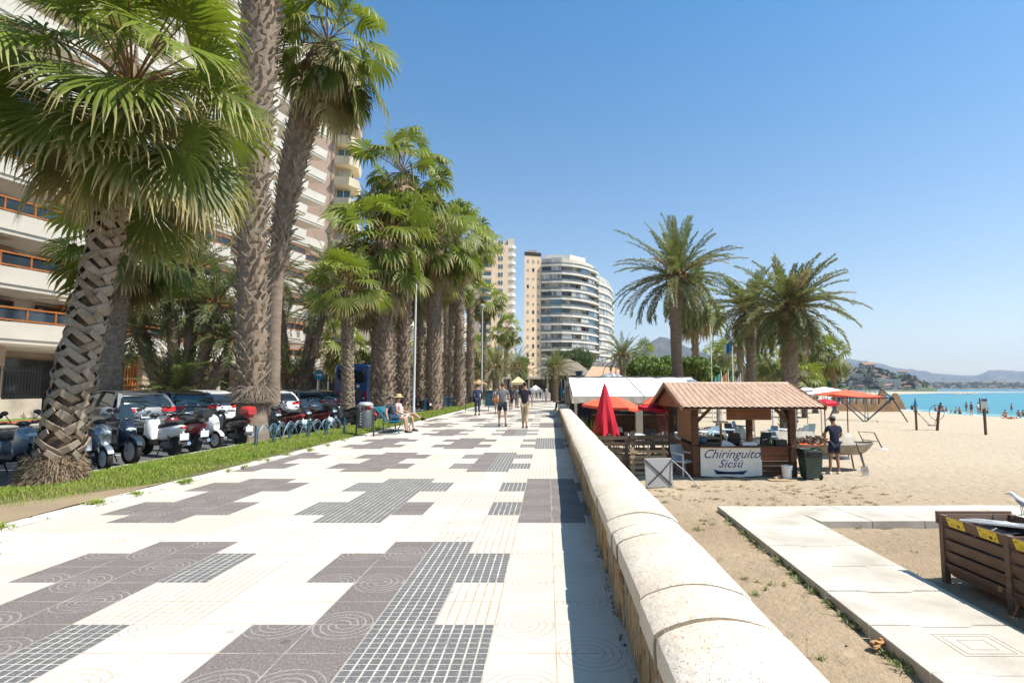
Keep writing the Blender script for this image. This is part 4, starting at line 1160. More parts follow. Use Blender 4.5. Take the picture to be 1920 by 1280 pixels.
# --- the row along the lawn
B = G(652, 797, 0); T = A(652, 545, B.y)
palm((B.x, B.y, 0), (T.x, T.y, T.z), 'small slim fan palm with pale leaf stubs growing behind the litter bin',
     lambda r, c: fan_crown(r, c+np.array([0, 0, .3]), 34, .98, 1.05, 51, 24, .06, (80, -45), droop=.45, green=.05), lin((0, .34), (.08, .25), (.5, .20), (1, .22)),
     boots=(46, 9, .09, .2, 'cross', .03, .97, .05), mt=m_boot2, seed=11)
row = [
 (722, 30, 452, 1.5, 1.7, 'first of the heavy brown trunked palms behind the bench, just right of the litter bin', .46, 61),
 (741, 36, 395, 1.3, 1.6, 'slimmer palm squeezed between the two heavy trunks behind the bench', .28, 62),
 (757, 33, 330, 1.4, 1.7, 'second heavy trunked palm left of the pale lamp post, reaching highest of the row', .40, 63),
 (815, 39.5, 445, 1.6, 1.9, 'stout palm with broad dark trunk right of the pale lamp post', .60, 64),
 (861, 47, 440, 1.6, 1.9, 'palm with dark trunk at the lawn edge left of the suited man', .46, 65),
 (882, 57, 458, 1.6, 1.9, 'thinner palm directly behind the suited man', .40, 66),
 (838, 64, 470, 1.7, 1.9, 'palm half hidden behind the stout trunk farther along the row', .42, 68),
 (706, 33, 512, 1.35, 1.6, 'lower crowned palm filling the gap between litter bin and first heavy trunk', .26, 161),
 (788, 43, 515, 1.4, 1.7, 'lower crowned palm just right of the pale lamp post', .3, 162),
 (846, 54, 520, 1.4, 1.7, 'lower crowned palm between stout trunk and lawn edge palm', .3, 163),
 (908, 78, 560, 1.6, 1.8, 'distant fan palm beside the second lamp post', .4, 67),
 (948, 104, 618, 1.6, 1.8, 'last small fan palm of the row, in front of the gap between the towers', .42, 69)]
protoC = {}
for i, (px, Y, ty, L, pet, lab, rd, sd_) in enumerate(row):
    Bx = A(px, 731, Y).x; T = A(px+(3 if i % 2 else -3), ty, Y)
    def cr(r, c, i=i, L=L, pet=pet, sd_=sd_, Y=Y):
        fan_crown(r, c+np.array([0, 0, .2]), 64 if Y < 50 else 46, L*1.02, pet*1.18, sd_, 18 if Y < 45 else 13, .85 if i != 1 else .2, (80, -80 if Y < 50 else -65), droop=.9, hang=1.5 if Y < 50 else .8)
    palm((Bx, Y, 0), (T.x, T.y, T.z), lab, cr, lin((0, rd*1.2), (.05, rd), (.6, rd*.82), (.75, rd*.85), (1, rd*.7)), bend=(.08*(-1)**i, 0),
         boots=(int(T.z*4.2), 12, .15, .26, 'up', .02, .97, .07), mt=m_bark, seed=sd_)

# --- date palms, right side
def datep(px, Y, ty, zb, label, n=46, L=3.4, rd=.28, seed=0, dx=0, bend=(0, 0), pairs=40, mt=None, stubs=True, el=(82, -38), name='date_palm', grp='date palms beyond the beach restaurant', lw=.42, thick=.04, curve=.75, swell=1.0, radf=None, fruit=True):
    Bx = A(px, 731, Y).x; T = A(px+dx, ty, Y)
    return palm((Bx, Y, zb), (T.x, Y, T.z), label, lambda r, c: date_crown(r, c, n, L, seed, pairs, lw, el, mt, thick=thick, curve=curve, fruit=fruit), radf or lin((0, rd*1.15), (.1, rd), (.7, rd*.95), (.84, rd*1.25*swell), (.95, rd*1.5*swell), (1, rd)),
                bend=bend, boots=(int((T.z-zb)*4.4), 12, .10, .16, 'up', .12, .99, .05) if stubs else None, mt=m_bark, name=name, group=grp, seed=seed)
datep(1281, 37, 520, ZS, 'tall date palm with a smooth curved trunk and orange flower stalks behind the white awning', 80, 4.7, .36, 71, dx=-12, bend=(-.26, 0), pairs=60, stubs=False, el=(88, -44), thick=.065, lw=.55, radf=lin((0, .43), (.15, .39), (.6, .36), (.8, .39), (.93, .5), (1, .6)))
datep(1473, 29, 575, ZS, 'stocky date palm with rough swollen trunk top behind the tiled kiosk roof', 76, 3.45, .42, 72, dx=8, bend=(.05, 0), pairs=56, el=(82, -52), thick=.06, lw=.48, swell=1.15)
datep(1405, 35, 578, ZS, 'date palm with windblown brownish crown between the two largest date palms', 60, 3.4, .25, 73, dx=2, pairs=48, el=(70, -45), thick=.06, lw=.48, curve=.9)
datep(1388, 62, 655, ZS, 'smaller date palm low behind the flag poles', 44, 4.2, .3, 74, pairs=36, mt=m_dated, thick=.06, lw=.5)
datep(1167, 58, 668, 0, 'date palm rising behind the white awning beside the tiled restaurant roof', 46, 3.0, .28, 75, pairs=36, mt=m_dated, thick=.05)
datep(1042, 66, 690, 0, 'drooping date palm in front of the curved tower at the end of the promenade', 44, 3.1, .3, 76, pairs=34, mt=m_date, thick=.055)
datep(930, 66, 690, 0, 'wide date palm standing behind the recycling container', 50, 3.9, .45, 77, pairs=36, mt=m_date, thick=.055, grp='palms along the promenade', el=(82, -30))
datep(967, 84, 688, 0, 'slimmer date palm near the end of the row, left of the curved tower', 40, 3.9, .35, 78, pairs=32, mt=m_date, thick=.06, grp='palms along the promenade')
# dark clumps on the left, behind the cars
def clump(px, Y, stems, label, seed):
    Bx = A(px, 731, Y).x; r = empty('date_palm_clump', (Bx, Y, .1), 0, label, 'palm tree', 'date palm clumps behind the parked cars')
    rr = random.Random(seed)
    for i, (dx, dy, h, lean, n, L) in enumerate(stems):
        P = path_pts((dx*.3, dy*.3, -.1), (dx+lean, dy, h), (.1, 0), 8)
        trunk(r, P, lin((0, .34), (.2, .26), (1, .24)), m_bark, (max(8, int(h*5)), 12, .10, .2, 'up', .02, .99, .05), seed+i)
        date_crown(r, P[-1], n, L, seed*3+i, 30, .42, (80, -50 if h > 3 else 5), m_dated, .04, thick=.05, fruit=False)
clump(334, 27, [(0, 0, 1.2, 0, 50, 3.0), (-.9, .3, 6.2, .1, 50, 2.7), (.9, .2, 5.6, .6, 50, 2.7), (.2, .8, 7.6, -.2, 46, 2.7), (1.7, .6, 4.0, .6, 40, 2.3), (-2.0, .5, 4.4, -.5, 40, 2.4)], 'dark many stemmed date palm clump behind the black parked car', 5)
clump(546, 40, [(0, 0, 2.2, 0, 36, 3.0), (-.9, .4, 9.6, -.6, 46, 3.2), (.8, .3, 7.4, .5, 44, 3.0), (1.8, .5, 10.2, .6, 44, 3.0)], 'dark date palm clump left of the blue coach', 6)

# --- small fan palms of the middle distance (copies of three prototypes)
def small_proto(n, seed, h, L):
    r = empty('fan_palm', (0, 0, 0), 0, 'small', 'palm tree', 'distant fan palms by the beach')
    P = path_pts((0, 0, -.2), (0, 0, h), (.05, 0), 8)
    trunk(r, P, lin((0, .34), (.1, .26), (1, .24)), m_bark, (int(h*3), 10, .12, .2, 'up', .02, .98, .05), seed)
    fan_crown(r, P[-1], n, L, L*1.05, seed, 13, .3, (82, -55), droop=.6)
    return r
sp = [small_proto(34, 81, 6.4, 1.3), small_proto(30, 82, 5.2, 1.15), small_proto(36, 83, 4.6, 1.4)]
spots = [(1524, 66, 655, 0, 'taller of the two neat fan palms standing free right of the swollen date palm'), (1562, 66, 668, 1, 'right hand smaller one of the two neat fan palms near the orange parasol'),
         (1506, 52, 708, 2, 'low young fan palm at the foot of the two neat ones'),
         (1487, 90, 668, 0, 'fan palm half behind the rough trunk of the stocky date palm'),
         (1440, 84, 672, 2, 'fan palm between the flag pole and the stocky date palm'),
         (1355, 80, 668, 0, 'fan palm just left of the blue flag'), (1341, 95, 672, 1, 'fan palm behind the first flag pole'),
         (1303, 60, 560, 0, 'fan palm whose crown hangs behind the curved date palm trunk'),
         (1208, 120, 668, 1, 'far fan palm above the round green tree'),
         (1425, 120, 690, 1, 'distant fan palm low behind the flags'), (1462, 110, 692, 0, 'distant fan palm just left of the swollen trunk'),
         (640, 62, 640, 2, 'fan palm standing behind the blue coach roof'), (700, 66, 655, 0, 'fan palm showing right of the coach between heavy trunks'),
         (786, 70, 668, 2, 'fan palm filling the gap right of the lamp post'), (842, 88, 668, 0, 'fan palm in the gap left of the lawn edge palm'), (895, 95, 660, 2, 'fan palm in the gap behind the second lamp post')]
used = set()
for i, (px, Y, cy, k, lab) in enumerate(spots):
    zb = 0 if px < 1000 else ZS
    T = A(px, cy, Y); h = {0: 6.4, 1: 5.2, 2: 4.6}[k]; s_ = max(.45, min(1.9, (T.z-zb)/h))
    o = sp[k] if k not in used else dup(sp[k]); used.add(k)
    zs = (T.z-zb)/h
    o.location = (T.x, Y, zb); o.rotation_euler = (0, 0, i*1.3); o.scale = (s_*.5+.5, s_*.5+.5, zs); o['label'] = lab
    if px < 1000: o['group'] = 'fan palms seen between the trunks'

# --- broad-leaf trees and shrubs
def leafm(name, a, b):
    g = NG(name); g.set(.5, 0, .35); n = g.noise(1.3, 3, .6, g.obj()); n2 = g.noise(9, 2, .6, g.obj())
    uv = g.n('ShaderNodeUVMap').outputs[0]; sp_ = g.n('ShaderNodeSeparateXYZ'); g.l(uv, sp_.inputs[0])
    c = g.mix(g.ramp(n, .35, .65), a, b); c = g.mix(g.math('MULTIPLY', sp_.outputs[1], .45), c, tuple(x*1.7 for x in b)); g.l(c, g.b.inputs['Base Color'])
    tr = g.n('ShaderNodeBsdfTranslucent'); g.l(c, tr.inputs['Color']); mx = g.n('ShaderNodeMixShader'); mx.inputs[0].default_value = .3
    g.l(g.b.outputs[0], mx.inputs[1]); g.l(tr.outputs[0], mx.inputs[2]); g.l(mx.outputs[0], g.out.inputs[0]); return g.m
m_leafg = leafm('broad_leaf_green', (.075, .12, .022), (.14, .20, .045))
m_leafd = leafm('pine_green', (.035, .060, .016), (.06, .09, .025))
def leafcloud(blobs, n, size, seed):
    rng = np.random.default_rng(seed); w_ = np.array([b[3]*b[4]*b[5] for b in blobs]); w_ = w_/w_.sum(); ks = rng.choice(len(blobs), n, p=w_)
    bb = np.array(blobs)[ks]; d = rng.normal(0, 1, (n, 3)); d /= np.linalg.norm(d, axis=1)[:, None]; r = rng.uniform(0, 1, n)**.28
    clump_ = rng.normal(0, .10, (n, 3))
    P = bb[:, :3]+(d*r[:, None]+clump_)*bb[:, 3:6]
    a = rng.normal(0, 1, (n, 3))+d*.8; a /= np.linalg.norm(a, axis=1)[:, None]; b = rng.normal(0, 1, (n, 3)); b -= a*(a*b).sum(1)[:, None]; b /= np.linalg.norm(b, axis=1)[:, None]; c = np.cross(a, b)
    s = size*rng.uniform(.6, 1.4, (n, 1))
    V = np.stack([P-b*s, P-c*s*.5, P+b*s, P+c*s*.5], 1).reshape(-1, 3); F = np.arange(n*4).reshape(-1, 4)
    U = np.repeat(np.stack([np.zeros(n), rng.random(n)], 1), 4, axis=0)
    return V, F, U
m_wood = mat('tree_bark', (.14, .10, .07), .9, var=.3, vs=5, bump=.5, bs=20)
def tree(px, Y, zb, cy, rx, rz, label, n=9000, size=.13, seed=0, mt=None, blobs=12, name='leafy_tree', ry=None, grp=None):
    T = A(px, cy, Y); r = empty(name, (T.x, Y, zb), 0, label, 'tree' if 'hedge' not in name and 'bush' not in name else 'bush', grp); h = T.z-zb
    rr = random.Random(seed); B = []; ry = ry or rx
    for i in range(blobs):
        a = rr.random()*2*PI; q = math.sqrt(rr.random())*.72; B.append((math.cos(a)*q*rx, math.sin(a)*q*ry, h+rr.uniform(-.55, .55)*rz, rx*rr.uniform(.28, .5), ry*rr.uniform(.28, .5), rz*rr.uniform(.35, .6)))
    V, F, U = leafcloud(B, n, size, seed); V[:, 2] = np.maximum(V[:, 2], .05); npmesh('crown', V, F, U, mt or m_leafg, r)
    q = MB(); q.tube([(0, 0, -.2), (.1, 0, h*.5), (0, .1, h)], [.2, .15, .08], 8)
    for b in B[:8]: q.tube([(.08, 0, h*.45), (b[0]*.5, b[1]*.5, (h*.5+b[2])*.5), (b[0], b[1], b[2])], [.09, .06, .02], 5)
    q.build('trunk', m_wood, r)
tree(1077, 92, 0, 676, 4.4, 2.1, 'dark umbrella shaped stone pine in front of the curved tower', 16000, .16, 91, m_leafd, 22, 'stone_pine')
tree(1222, 44, ZS, 700, 2.2, 1.5, 'bushy bright green tree behind the white awning', 15000, .12, 92, None, 16)
tree(1300, 43, ZS, 700, 1.6, 1.3, 'leafy green tree right of the curved palm trunk', 8000, .11, 93, None, 10)
tree(1345, 52, ZS, 706, 1.5, 1.2, 'low leafy tree below the first flag pole', 6000, .12, 94, None, 9)
tree(982, 92, 0, 692, 2.4, 2.2, 'loose green tree at the end of the walk left of the tan tower flank', 7000, .16, 95, None, 10)
for i, (px, Y, cy, rx, rz, lab) in enumerate([(1400, 140, 712, 6, 3, 'dark tree clump below the small date palm'), (1440, 150, 716, 6, 2.5, 'dark tree clump behind the stocky trunk'), (1335, 160, 712, 6, 3, 'dark tree clump behind the first flag pole'), (1475, 170, 714, 6, 3, 'dark tree clump left of the two neat fan palms'), (1530, 200, 718, 8, 2.5, 'far low tree clump under the two neat fan palms')]):
    tree(px, Y, ZS, cy, rx, rz, lab, 5000, .32, 100+i, m_leafd, 12, grp='tree clumps behind the beach')
for i, (px, Y, cy, rx, rz, lab) in enumerate([(850, 110, 700, 6, 3, 'green street tree behind the row palms'), (770, 100, 705, 5, 2.5, 'green street tree behind the lamp post'), (700, 90, 708, 4, 2.5, 'green street tree behind the coach'), (905, 130, 704, 5, 2.5, 'green street tree left of the far awnings')]):
    tree(px, Y, 0, cy, rx, rz, lab, 5000, .24, 120+i, m_leafg, 10, grp='street trees behind the palm row')
# reed tuft by the red parasol
def grass_tuft(name, loc, n, h, label, mt, spread=.4, seed=0, wd=.012, kind=None, cat='plant'):
    rng = np.random.default_rng(seed); az = rng.uniform(0, 2*PI, n); rr = np.sqrt(rng.random(n))*spread*.5
    B = np.stack([np.cos(az)*rr, np.sin(az)*rr, 0*az], 1); az2 = rng.uniform(0, 2*PI, n); o = np.stack([np.cos(az2), np.sin(az2), 0*az], 1); W = np.stack([-np.sin(az2), np.cos(az2), 0*az], 1)*wd
    hh = h*rng.uniform(.5, 1.1, (n, 1)); M_ = B+o*hh*.15+[0, 0, 1]*hh*.6; E_ = B+o*hh*.55*rng.uniform(.4, 1.2, (n, 1))+[0, 0, 1]*hh
    V = np.stack([B-W, B+W, M_+W*.8, M_-W*.8, E_+W*.1, E_-W*.1], 1).reshape(-1, 3); k = np.arange(n)*6
    F = np.concatenate([np.stack([k, k+1, k+2, k+3], 1), np.stack([k+3, k+2, k+4, k+5], 1)])
    U = np.zeros((len(F)*4, 2)); U[:, 1] = .3
    ob = npmesh(name, V, F, U, mt); ob.location = loc; return tag(ob, label, cat)
g_ = A(1104, 800, 19.5); grass_tuft('reed_tuft', (g_.x, 19.5, ZS), 420, 1.5, 'tuft of green yellow reed leaves between the wall and the closed red parasol', m_fan, .9, 3)
g_ = G(500, 822, 0); grass_tuft('grass_clump', (g_.x, g_.y-.1, .03), 260, .38, 'clump of long grass at the foot of the slender leaning palm', m_fan, .6, 4, .008)

# --- lawn grass blades
def blades(name, n, xr, yr, h, seed, mt, zf, dens=None, wd=.004, stiff=.5):
    rng = np.random.default_rng(seed); x = rng.uniform(*xr, n); t = rng.random(n)
    y = yr[0]+(yr[1]-yr[0])*t**1.35
    if dens is not None:
        keep = dens(x, y, rng); x, y = x[keep], y[keep]; n = len(x)
    z = np.array([zf(a, b) for a, b in zip(x, y)]); az = rng.uniform(0, 2*PI, n); o = np.stack([np.cos(az), np.sin(az), 0*az], 1); sc_ = np.clip(y/9, .8, 3)
    W = np.stack([-np.sin(az), np.cos(az), 0*az], 1)*(wd*sc_)[:, None]
    hh = h*rng.uniform(.4, 1.3, (n, 1)); B = np.stack([x, y, z-.005], 1); M_ = B+o*hh*.2*stiff+[0, 0, 1]*hh*.6; E_ = B+o*hh*.9*stiff+[0, 0, 1]*hh*.95
    V = np.stack([B-W, B+W, M_+W*.7, M_-W*.7, E_+W*.1, E_-W*.1], 1).reshape(-1, 3); k = np.arange(n)*6
    F = np.concatenate([np.stack([k, k+1, k+2, k+3], 1), np.stack([k+3, k+2, k+4, k+5], 1)])
    v = rng.random(n); U = np.zeros((2*n, 4, 2)); U[:, :, 1] = np.concatenate([v, v])[:, None]
    return tag(npmesh(name, V, F, U.reshape(-1, 2), mt), 'short green grass growing along the palm lawn', 'grass', kind='stuff')
g = NG('grass_blade'); g.set(.55, 0, .3); uv = g.n('ShaderNodeUVMap').outputs[0]; sp_ = g.n('ShaderNodeSeparateXYZ'); g.l(uv, sp_.inputs[0])
n_ = g.ramp(g.noise(.9, 4, .6, g.obj()), .42, .62)
c = g.mix(sp_.outputs[1], (.165, .27, .025), (.30, .38, .05)); c = g.mix(g.math('MULTIPLY', n_, .35), c, (.42, .36, .12)); g.l(c, g.b.inputs['Base Color'])
tr = g.n('ShaderNodeBsdfTranslucent'); g.l(c, tr.inputs['Color']); mx = g.n('ShaderNodeMixShader'); mx.inputs[0].default_value = .35
g.l(g.b.outputs[0], mx.inputs[1]); g.l(tr.outputs[0], mx.inputs[2]); g.l(mx.outputs[0], g.out.inputs[0]); m_blade = g.m
def dn(x, y, rng):
    a = np.ones(len(x)); worn = np.clip((9.0-y)/2.6, 0, 1)*np.clip((x+7.5+(y-6)*.12)/.4, 0, 1)*1.1; edge = np.clip((x+6.75)/.5, 0, 1)*.6
    nz = np.array([mnoise.noise((p*1.4, q*1.4, 0)) for p, q in zip(x, y)]); return rng.random(len(x)) < a-worn*1.1-edge-np.clip(nz-.12, 0, 1)*1.3*np.clip((x+7.6)/.8, 0, 1)
blades('lawn_grass', 105000, (-8.28, -6.26), (4.5, 20), .058, 1, m_blade, lawnz, dn)
blades('lawn_grass', 30000, (-8.28, -6.26), (19, 60), .065, 2, m_blade, lawnz, None, .006)
def tufts(name, pts, m, label, h=.05, seed=0, n=34):
    rng = np.random.default_rng(seed); Vs = []; Fs = []; k0 = 0
    for (x, y, z, s_) in pts:
        m_n = int(n*s_); az = rng.uniform(0, 2*PI, m_n); r_ = np.abs(rng.normal(0, .05*s_, m_n)); B = np.stack([x+np.cos(az)*r_, y+np.sin(az)*r_*.7, np.full(m_n, z)], 1)
        a2 = rng.uniform(0, 2*PI, m_n); o = np.stack([np.cos(a2), np.sin(a2), 0*az], 1); W = np.stack([-np.sin(a2), np.cos(a2), 0*az], 1)*.006
        hh = h*rng.uniform(.3, 1.2, (m_n, 1)); E_ = B+o*hh*.9+[0, 0, 1]*hh*.7; M_ = B+o*hh*.4+[0, 0, 1]*hh*.45
        V = np.stack([B, M_+W, E_, M_-W], 1).reshape(-1, 3); Vs.append(V); Fs.append(np.arange(m_n*4).reshape(-1, 4)+k0); k0 += m_n*4
    V = np.concatenate(Vs); F = np.concatenate(Fs); U = np.zeros((len(F)*4, 2)); U[:, 1] = np.repeat(rng.random(len(F)), 4)
    return tag(npmesh(name, V, F, U, m), label, 'weeds', kind='stuff')
pts = [(-6.0+rw.gauss(0, .05), y, .02, rw.uniform(.6, 1.6)) for y in [6.1, 6.2, 6.28, 7.5, 7.6, 8.2, 9.2, 9.3, 9.35, 10.5, 11, 11.9, 12, 13, 14, 14.1, 15.2, 16.5, 17]]
tufts('kerb_weeds', pts, m_blade, 'small green weeds along the promenade kerb', .09, 5, 60)
# ============================================================ vehicles
def paint(name, col, metal=.0, rough=.28): return mat(name, col, rough, metal, .5, var=.05, vs=2, coat=.7)
m_tyre = mat('tyre_rubber', (.022, .021, .02), .85, var=.3, vs=12)
m_alloy = mat('alloy_wheel', (.60, .61, .62), .35, .3, var=.08)
m_tail = mat('tail_light_red', (.48, .015, .012), .2, var=.15, vs=12)
m_lens = mat('headlight_lens', (.45, .48, .5), .08, var=.3, vs=14, spec=.8)
m_plate = mat('number_plate', (.62, .66, .70), .5, var=.08, vs=30)
m_seat = mat('seat_vinyl', (.025, .024, .026), .5, var=.3, vs=8)
m_darkglass = mat('car_glass', (.015, .02, .025), .04, var=.4, vs=1, spec=.9)
def wheel(par, name, c, r, wdt, spokes=5, rimmat=None, axis='Y', rim_r=.66):
    M_ = Matrix.Rotation(PI/2, 3, 'X'); q = MB()
    q.lathe([(r*rim_r, -wdt*.42), (r*.93, -wdt*.5), (r, -wdt*.3), (r, wdt*.3), (r*.93, wdt*.5), (r*rim_r, wdt*.42), (r*rim_r, -wdt*.42)], 22, M_, c)
    o = q.build(name, m_tyre, par, smooth=50)
    q = MB(); q.lathe([(r*rim_r, -wdt*.40), (r*rim_r*.9, -wdt*.40), (r*rim_r*.88, wdt*.40), (r*rim_r, wdt*.40)], 22, M_, c); q.lathe([(0, -wdt*.36), (r*.16, -wdt*.36), (r*.16, wdt*.36), (0, wdt*.36)], 10, M_, c)
    for i in range(spokes):
        a = 2*PI*i/spokes; d = Vector((math.cos(a), 0, math.sin(a))); q.bar(Vector(c)+d*r*.1, Vector(c)+d*r*rim_r*.92, r*.13, wdt*.75, up=(0, 1, 0))
    q.build('rim', rimmat or m_alloy, o); return o
def sq(cx, w, z0, z1, n=3.2, k=14, x=None):
    """super-elliptic loop in the y/z plane at x"""
    L = []
    for i in range(k):
        a = 2*PI*(i+.5)/k; c, s = math.cos(a), math.sin(a)
        L.append((cx, math.copysign(abs(c)**(2/n), c)*w, (z0+z1)/2+math.copysign(abs(s)**(2/n), s)*(z1-z0)/2))
    return L
def scooter(px, py, heading, label, body, kind='maxi', out='front', top=None, screen=True, rimm=None):
    P = G(px, py, 0); hd = Vector((math.cos(R(heading)), math.sin(R(heading)), 0))
    c = P - hd*(.68 if out == 'front' else -.66)
    g = empty('motor_scooter', (c.x, c.y, 0), R(heading), label, 'motor scooter', 'scooters parked along the road'); g.scale = (.92, .86, .88)
    Rw = .27 if kind != 'big' else .33
    wheel(g, 'front_wheel', (.68, 0, Rw), Rw, .11, 6, rimm); wheel(g, 'rear_wheel', (-.66, 0, Rw), Rw, .13, 6, rimm)
    if kind == 'trike': wheel(g, 'front_wheel', (.68, .22, Rw), Rw, .11, 6, rimm)
    q = MB()
    q.loft([sq(.62, .04, .62, .68), sq(.68, .10, .56, .80), sq(.56, .16, .46, .96), sq(.44, .18, .42, 1.02), sq(.36, .16, .40, .97), sq(.31, .10, .38, .85)]); q.build('front_fairing', body, g, smooth=50)
    q = MB(); q.loft([sq(.34, .13, .28, .42), sq(.1, .15, .26, .44), sq(-.15, .14, .28, .52)]); q.build('floorboard', m_black, g, smooth=50)
    q = MB(); q.loft([sq(-.02, .10, .40, .70), sq(-.15, .16, .40, .76), sq(-.45, .18, .44, .80), sq(-.75, .15, .54, .84), sq(-.98, .09, .66, .84), sq(-1.06, .04, .74, .82)]); q.build('rear_body', body, g, smooth=50)
    q = MB(); q.loft([sq(.03, .08, .70, .78), sq(-.1, .14, .74, .84), sq(-.4, .155, .77, .87), sq(-.5, .15, .80, .93), sq(-.8, .13, .83, .95), sq(-.92, .07, .84, .92)]); q.build('seat', m_seat, g, smooth=50)
    q = MB(); q.loft([[(Rw*1.13*math.cos(a)+.68, s_*.055, Rw+Rw*1.10*math.sin(a)) for s_ in (-1, 1)]+[((Rw*1.08)*math.cos(a)+.68, s_*.065, Rw+(Rw*1.04)*math.sin(a)) for s_ in (1, -1)] for a in np.linspace(R(25), R(150), 10)]); q.build('front_fender', body, g)
    q = MB()
    for s_ in (-1, 1): q.tube([(.68, s_*.085, Rw), (.54, s_*.085, .68)], .022, 6)
    q.tube([(.5, 0, .6), (.36, 0, 1.0)], .035, 8); q.build('fork', m_chrome, g)
    q = MB(); q.tube([(.26, -.34, 1.06), (.32, -.16, 1.05), (.36, 0, 1.02), (.32, .16, 1.05), (.26, .34, 1.06)], .018, 6)
    for s_ in (-1, 1): q.tube([(.27, s_*.24, 1.06), (.24, s_*.36, 1.06)], .026, 6); q.bar((.30, s_*.18, 1.08), (.30, s_*.34, 1.10), .012)
    q.ell((.38, 0, 1.05), (.10, .13, .06), 10, 6); q.build('handlebar', m_black, g, smooth=60)
    for s_ in (-1, 1):
        q = MB(); q.tube([(.32, s_*.18, 1.08), (.34, s_*.30, 1.22)], .009, 5); q.ell((.33, s_*.32, 1.27), (.02, .075, .048), 10, 6); q.build('mirror', m_black, g)
    q = MB(); q.ell((.62, 0, .82), (.05, .12, .055), 10, 6); q.build('headlight', m_lens, g, smooth=True)
    q = MB(); q.ell((-1.04, 0, .78), (.035, .09, .035), 10, 6); q.build('tail_light', m_tail, g, smooth=True)
    q = MB(); q.box(-1.10, -1.085, -.11, .11, .46, .63, Matrix.Translation((0, 0, 0))); q.bar((-.98, 0, .70), (-1.09, 0, .60), .03, .02); q.build('number_plate', m_plate, g)
    q = MB(); q.loft([sq(-.12, .10, .20, .40), sq(-.4, .12, .18, .42), sq(-.72, .10, .22, .40)]); q.bar((-.66, .11, Rw), (-.6, .14, .62), .04); q.build('engine', m_bin, g)
    q = MB(); q.tube([(-.3, -.13, .28), (-.5, -.17, .27), (-1.0, -.18, .36)], [.025, .045, .05], 10); q.build('exhaust', m_chrome, g)
    q = MB(); q.bar((-.25, .1, .3), (-.32, .26, .0), .02); q.bar((-.25, -.06, .28), (-.30, -.1, .0), .02); q.build('stand', m_black, g)
    if screen:
        q = MB(); q.loft([[(.46, -.15, 1.0), (.46, .15, 1.0), (.47, .15, 1.0), (.47, -.15, 1.0)], [(.36, -.17, 1.22), (.36, .17, 1.22), (.37, .17, 1.22), (.37, -.17, 1.22)], [(.30, -.11, 1.38), (.30, .11, 1.38), (.31, .11, 1.38), (.31, -.11, 1.38)]]); q.build('windscreen', m_darkglass, g)
    if top is not None:
        q = MB(); q.loft([sq(-.80, .17, .97, 1.18), sq(-.9, .21, .96, 1.24), sq(-1.1, .20, .96, 1.23), sq(-1.2, .14, .98, 1.16)]); q.box(-1.15, -.82, -.06, .06, .88, .97); q.build('top_case', top, g, smooth=50)
    return g
pw = paint('paint_white', (.72, .72, .71)); ps = paint('paint_silver', (.22, .25, .28), .5); pk = paint('paint_black', (.018, .018, .022)); pb = paint('paint_navy', (.012, .022, .045)); pr = paint('paint_dark_red', (.20, .015, .02)); pg = paint('paint_grey', (.15, .155, .16), .4); pbl = paint('paint_blue', (.02, .16, .36)); prr = paint('paint_red', (.42, .02, .02))
scooter(62, 893, -14, 'white and pale blue scooter half hidden behind the leaning palm base at the left edge', ps, 'big', rimm=m_black, screen=False)
scooter(-30, 925, -20, 'dark scooter cut by the left picture edge below the white one', pk, 'maxi', screen=False)
scooter(140, 884, 152, 'white tailed scooter with a pale number plate right behind the leaning palm', pw, 'maxi', 'rear', screen=False)
scooter(197, 884, -30, 'silver grey scooter with nose and front wheel turned to the lawn', ps, 'maxi', screen=False)
scooter(247, 873, -26, 'navy high wheeled scooter with bright alloy front wheel', pb, 'big')
scooter(328, 857, 150, 'white and black three wheeled scooter with its tail towards the lawn', pw, 'trike', 'rear', screen=False)
scooter(366, 849, 152, 'dark scooter with brown red panels beside the three wheeler', pr, 'maxi', 'rear', top=pk, screen=False)
scooter(407, 842, -24, 'white scooter with small silver front wheel just left of the thick trunk', pw, 'maxi', rimm=m_alloy, screen=False)
scooter(452, 836, 150, 'black scooter with red top box tucked behind the thick trunk', pk, 'maxi', 'rear', top=prr, screen=False)
for i, (px, py, h, lab, b_, o_, tp) in enumerate([
    (524, 822, -30, 'black scooter with pale front panel right of the slender palm', pk, 'front', None),
    (556, 818, 152, 'dark red scooter behind the first arches of the blue fence', pr, 'rear', None),
    (582, 815, -28, 'black scooter with blue grey helmet shaped top case behind the blue fence', pk, 'front', ps),
    (606, 811, 150, 'dark red and black scooter behind the middle of the blue fence', pr, 'rear', pk),
    (630, 808, -30, 'greenish black scooter next to the small slim palm', pb, 'front', None),
    (668, 801, 150, 'black scooter glimpsed between the slim palm and litter bin', pk, 'rear', None),
    (700, 793, -30, 'red tailed scooter parked behind the bench', prr, 'front', pk),
    (800, 771, 150, 'dark scooter behind the lamp post', pk, 'rear', None),
    (828, 767, -30, 'blue scooter behind the row of trunks farther down', pbl, 'front', None),
    (745, 781, 150, 'grey scooter in the shade behind the two heavy trunks', pg, 'rear', pk)]):
    scooter(px, py, h, lab, b_, 'maxi', o_, tp, screen=i == 2)
# helmet on the seat of one scooter
P = G(262, 855, 0)
q = MB(); q.ell((0, 0, .14), (.15, .13, .14), 14, 8)
o = q.build('helmet', ps, smooth=True); o.location = (P.x-.9, P.y+.1, .86); tag(o, 'pale silver helmet resting on the seat of the navy scooter', 'helmet')

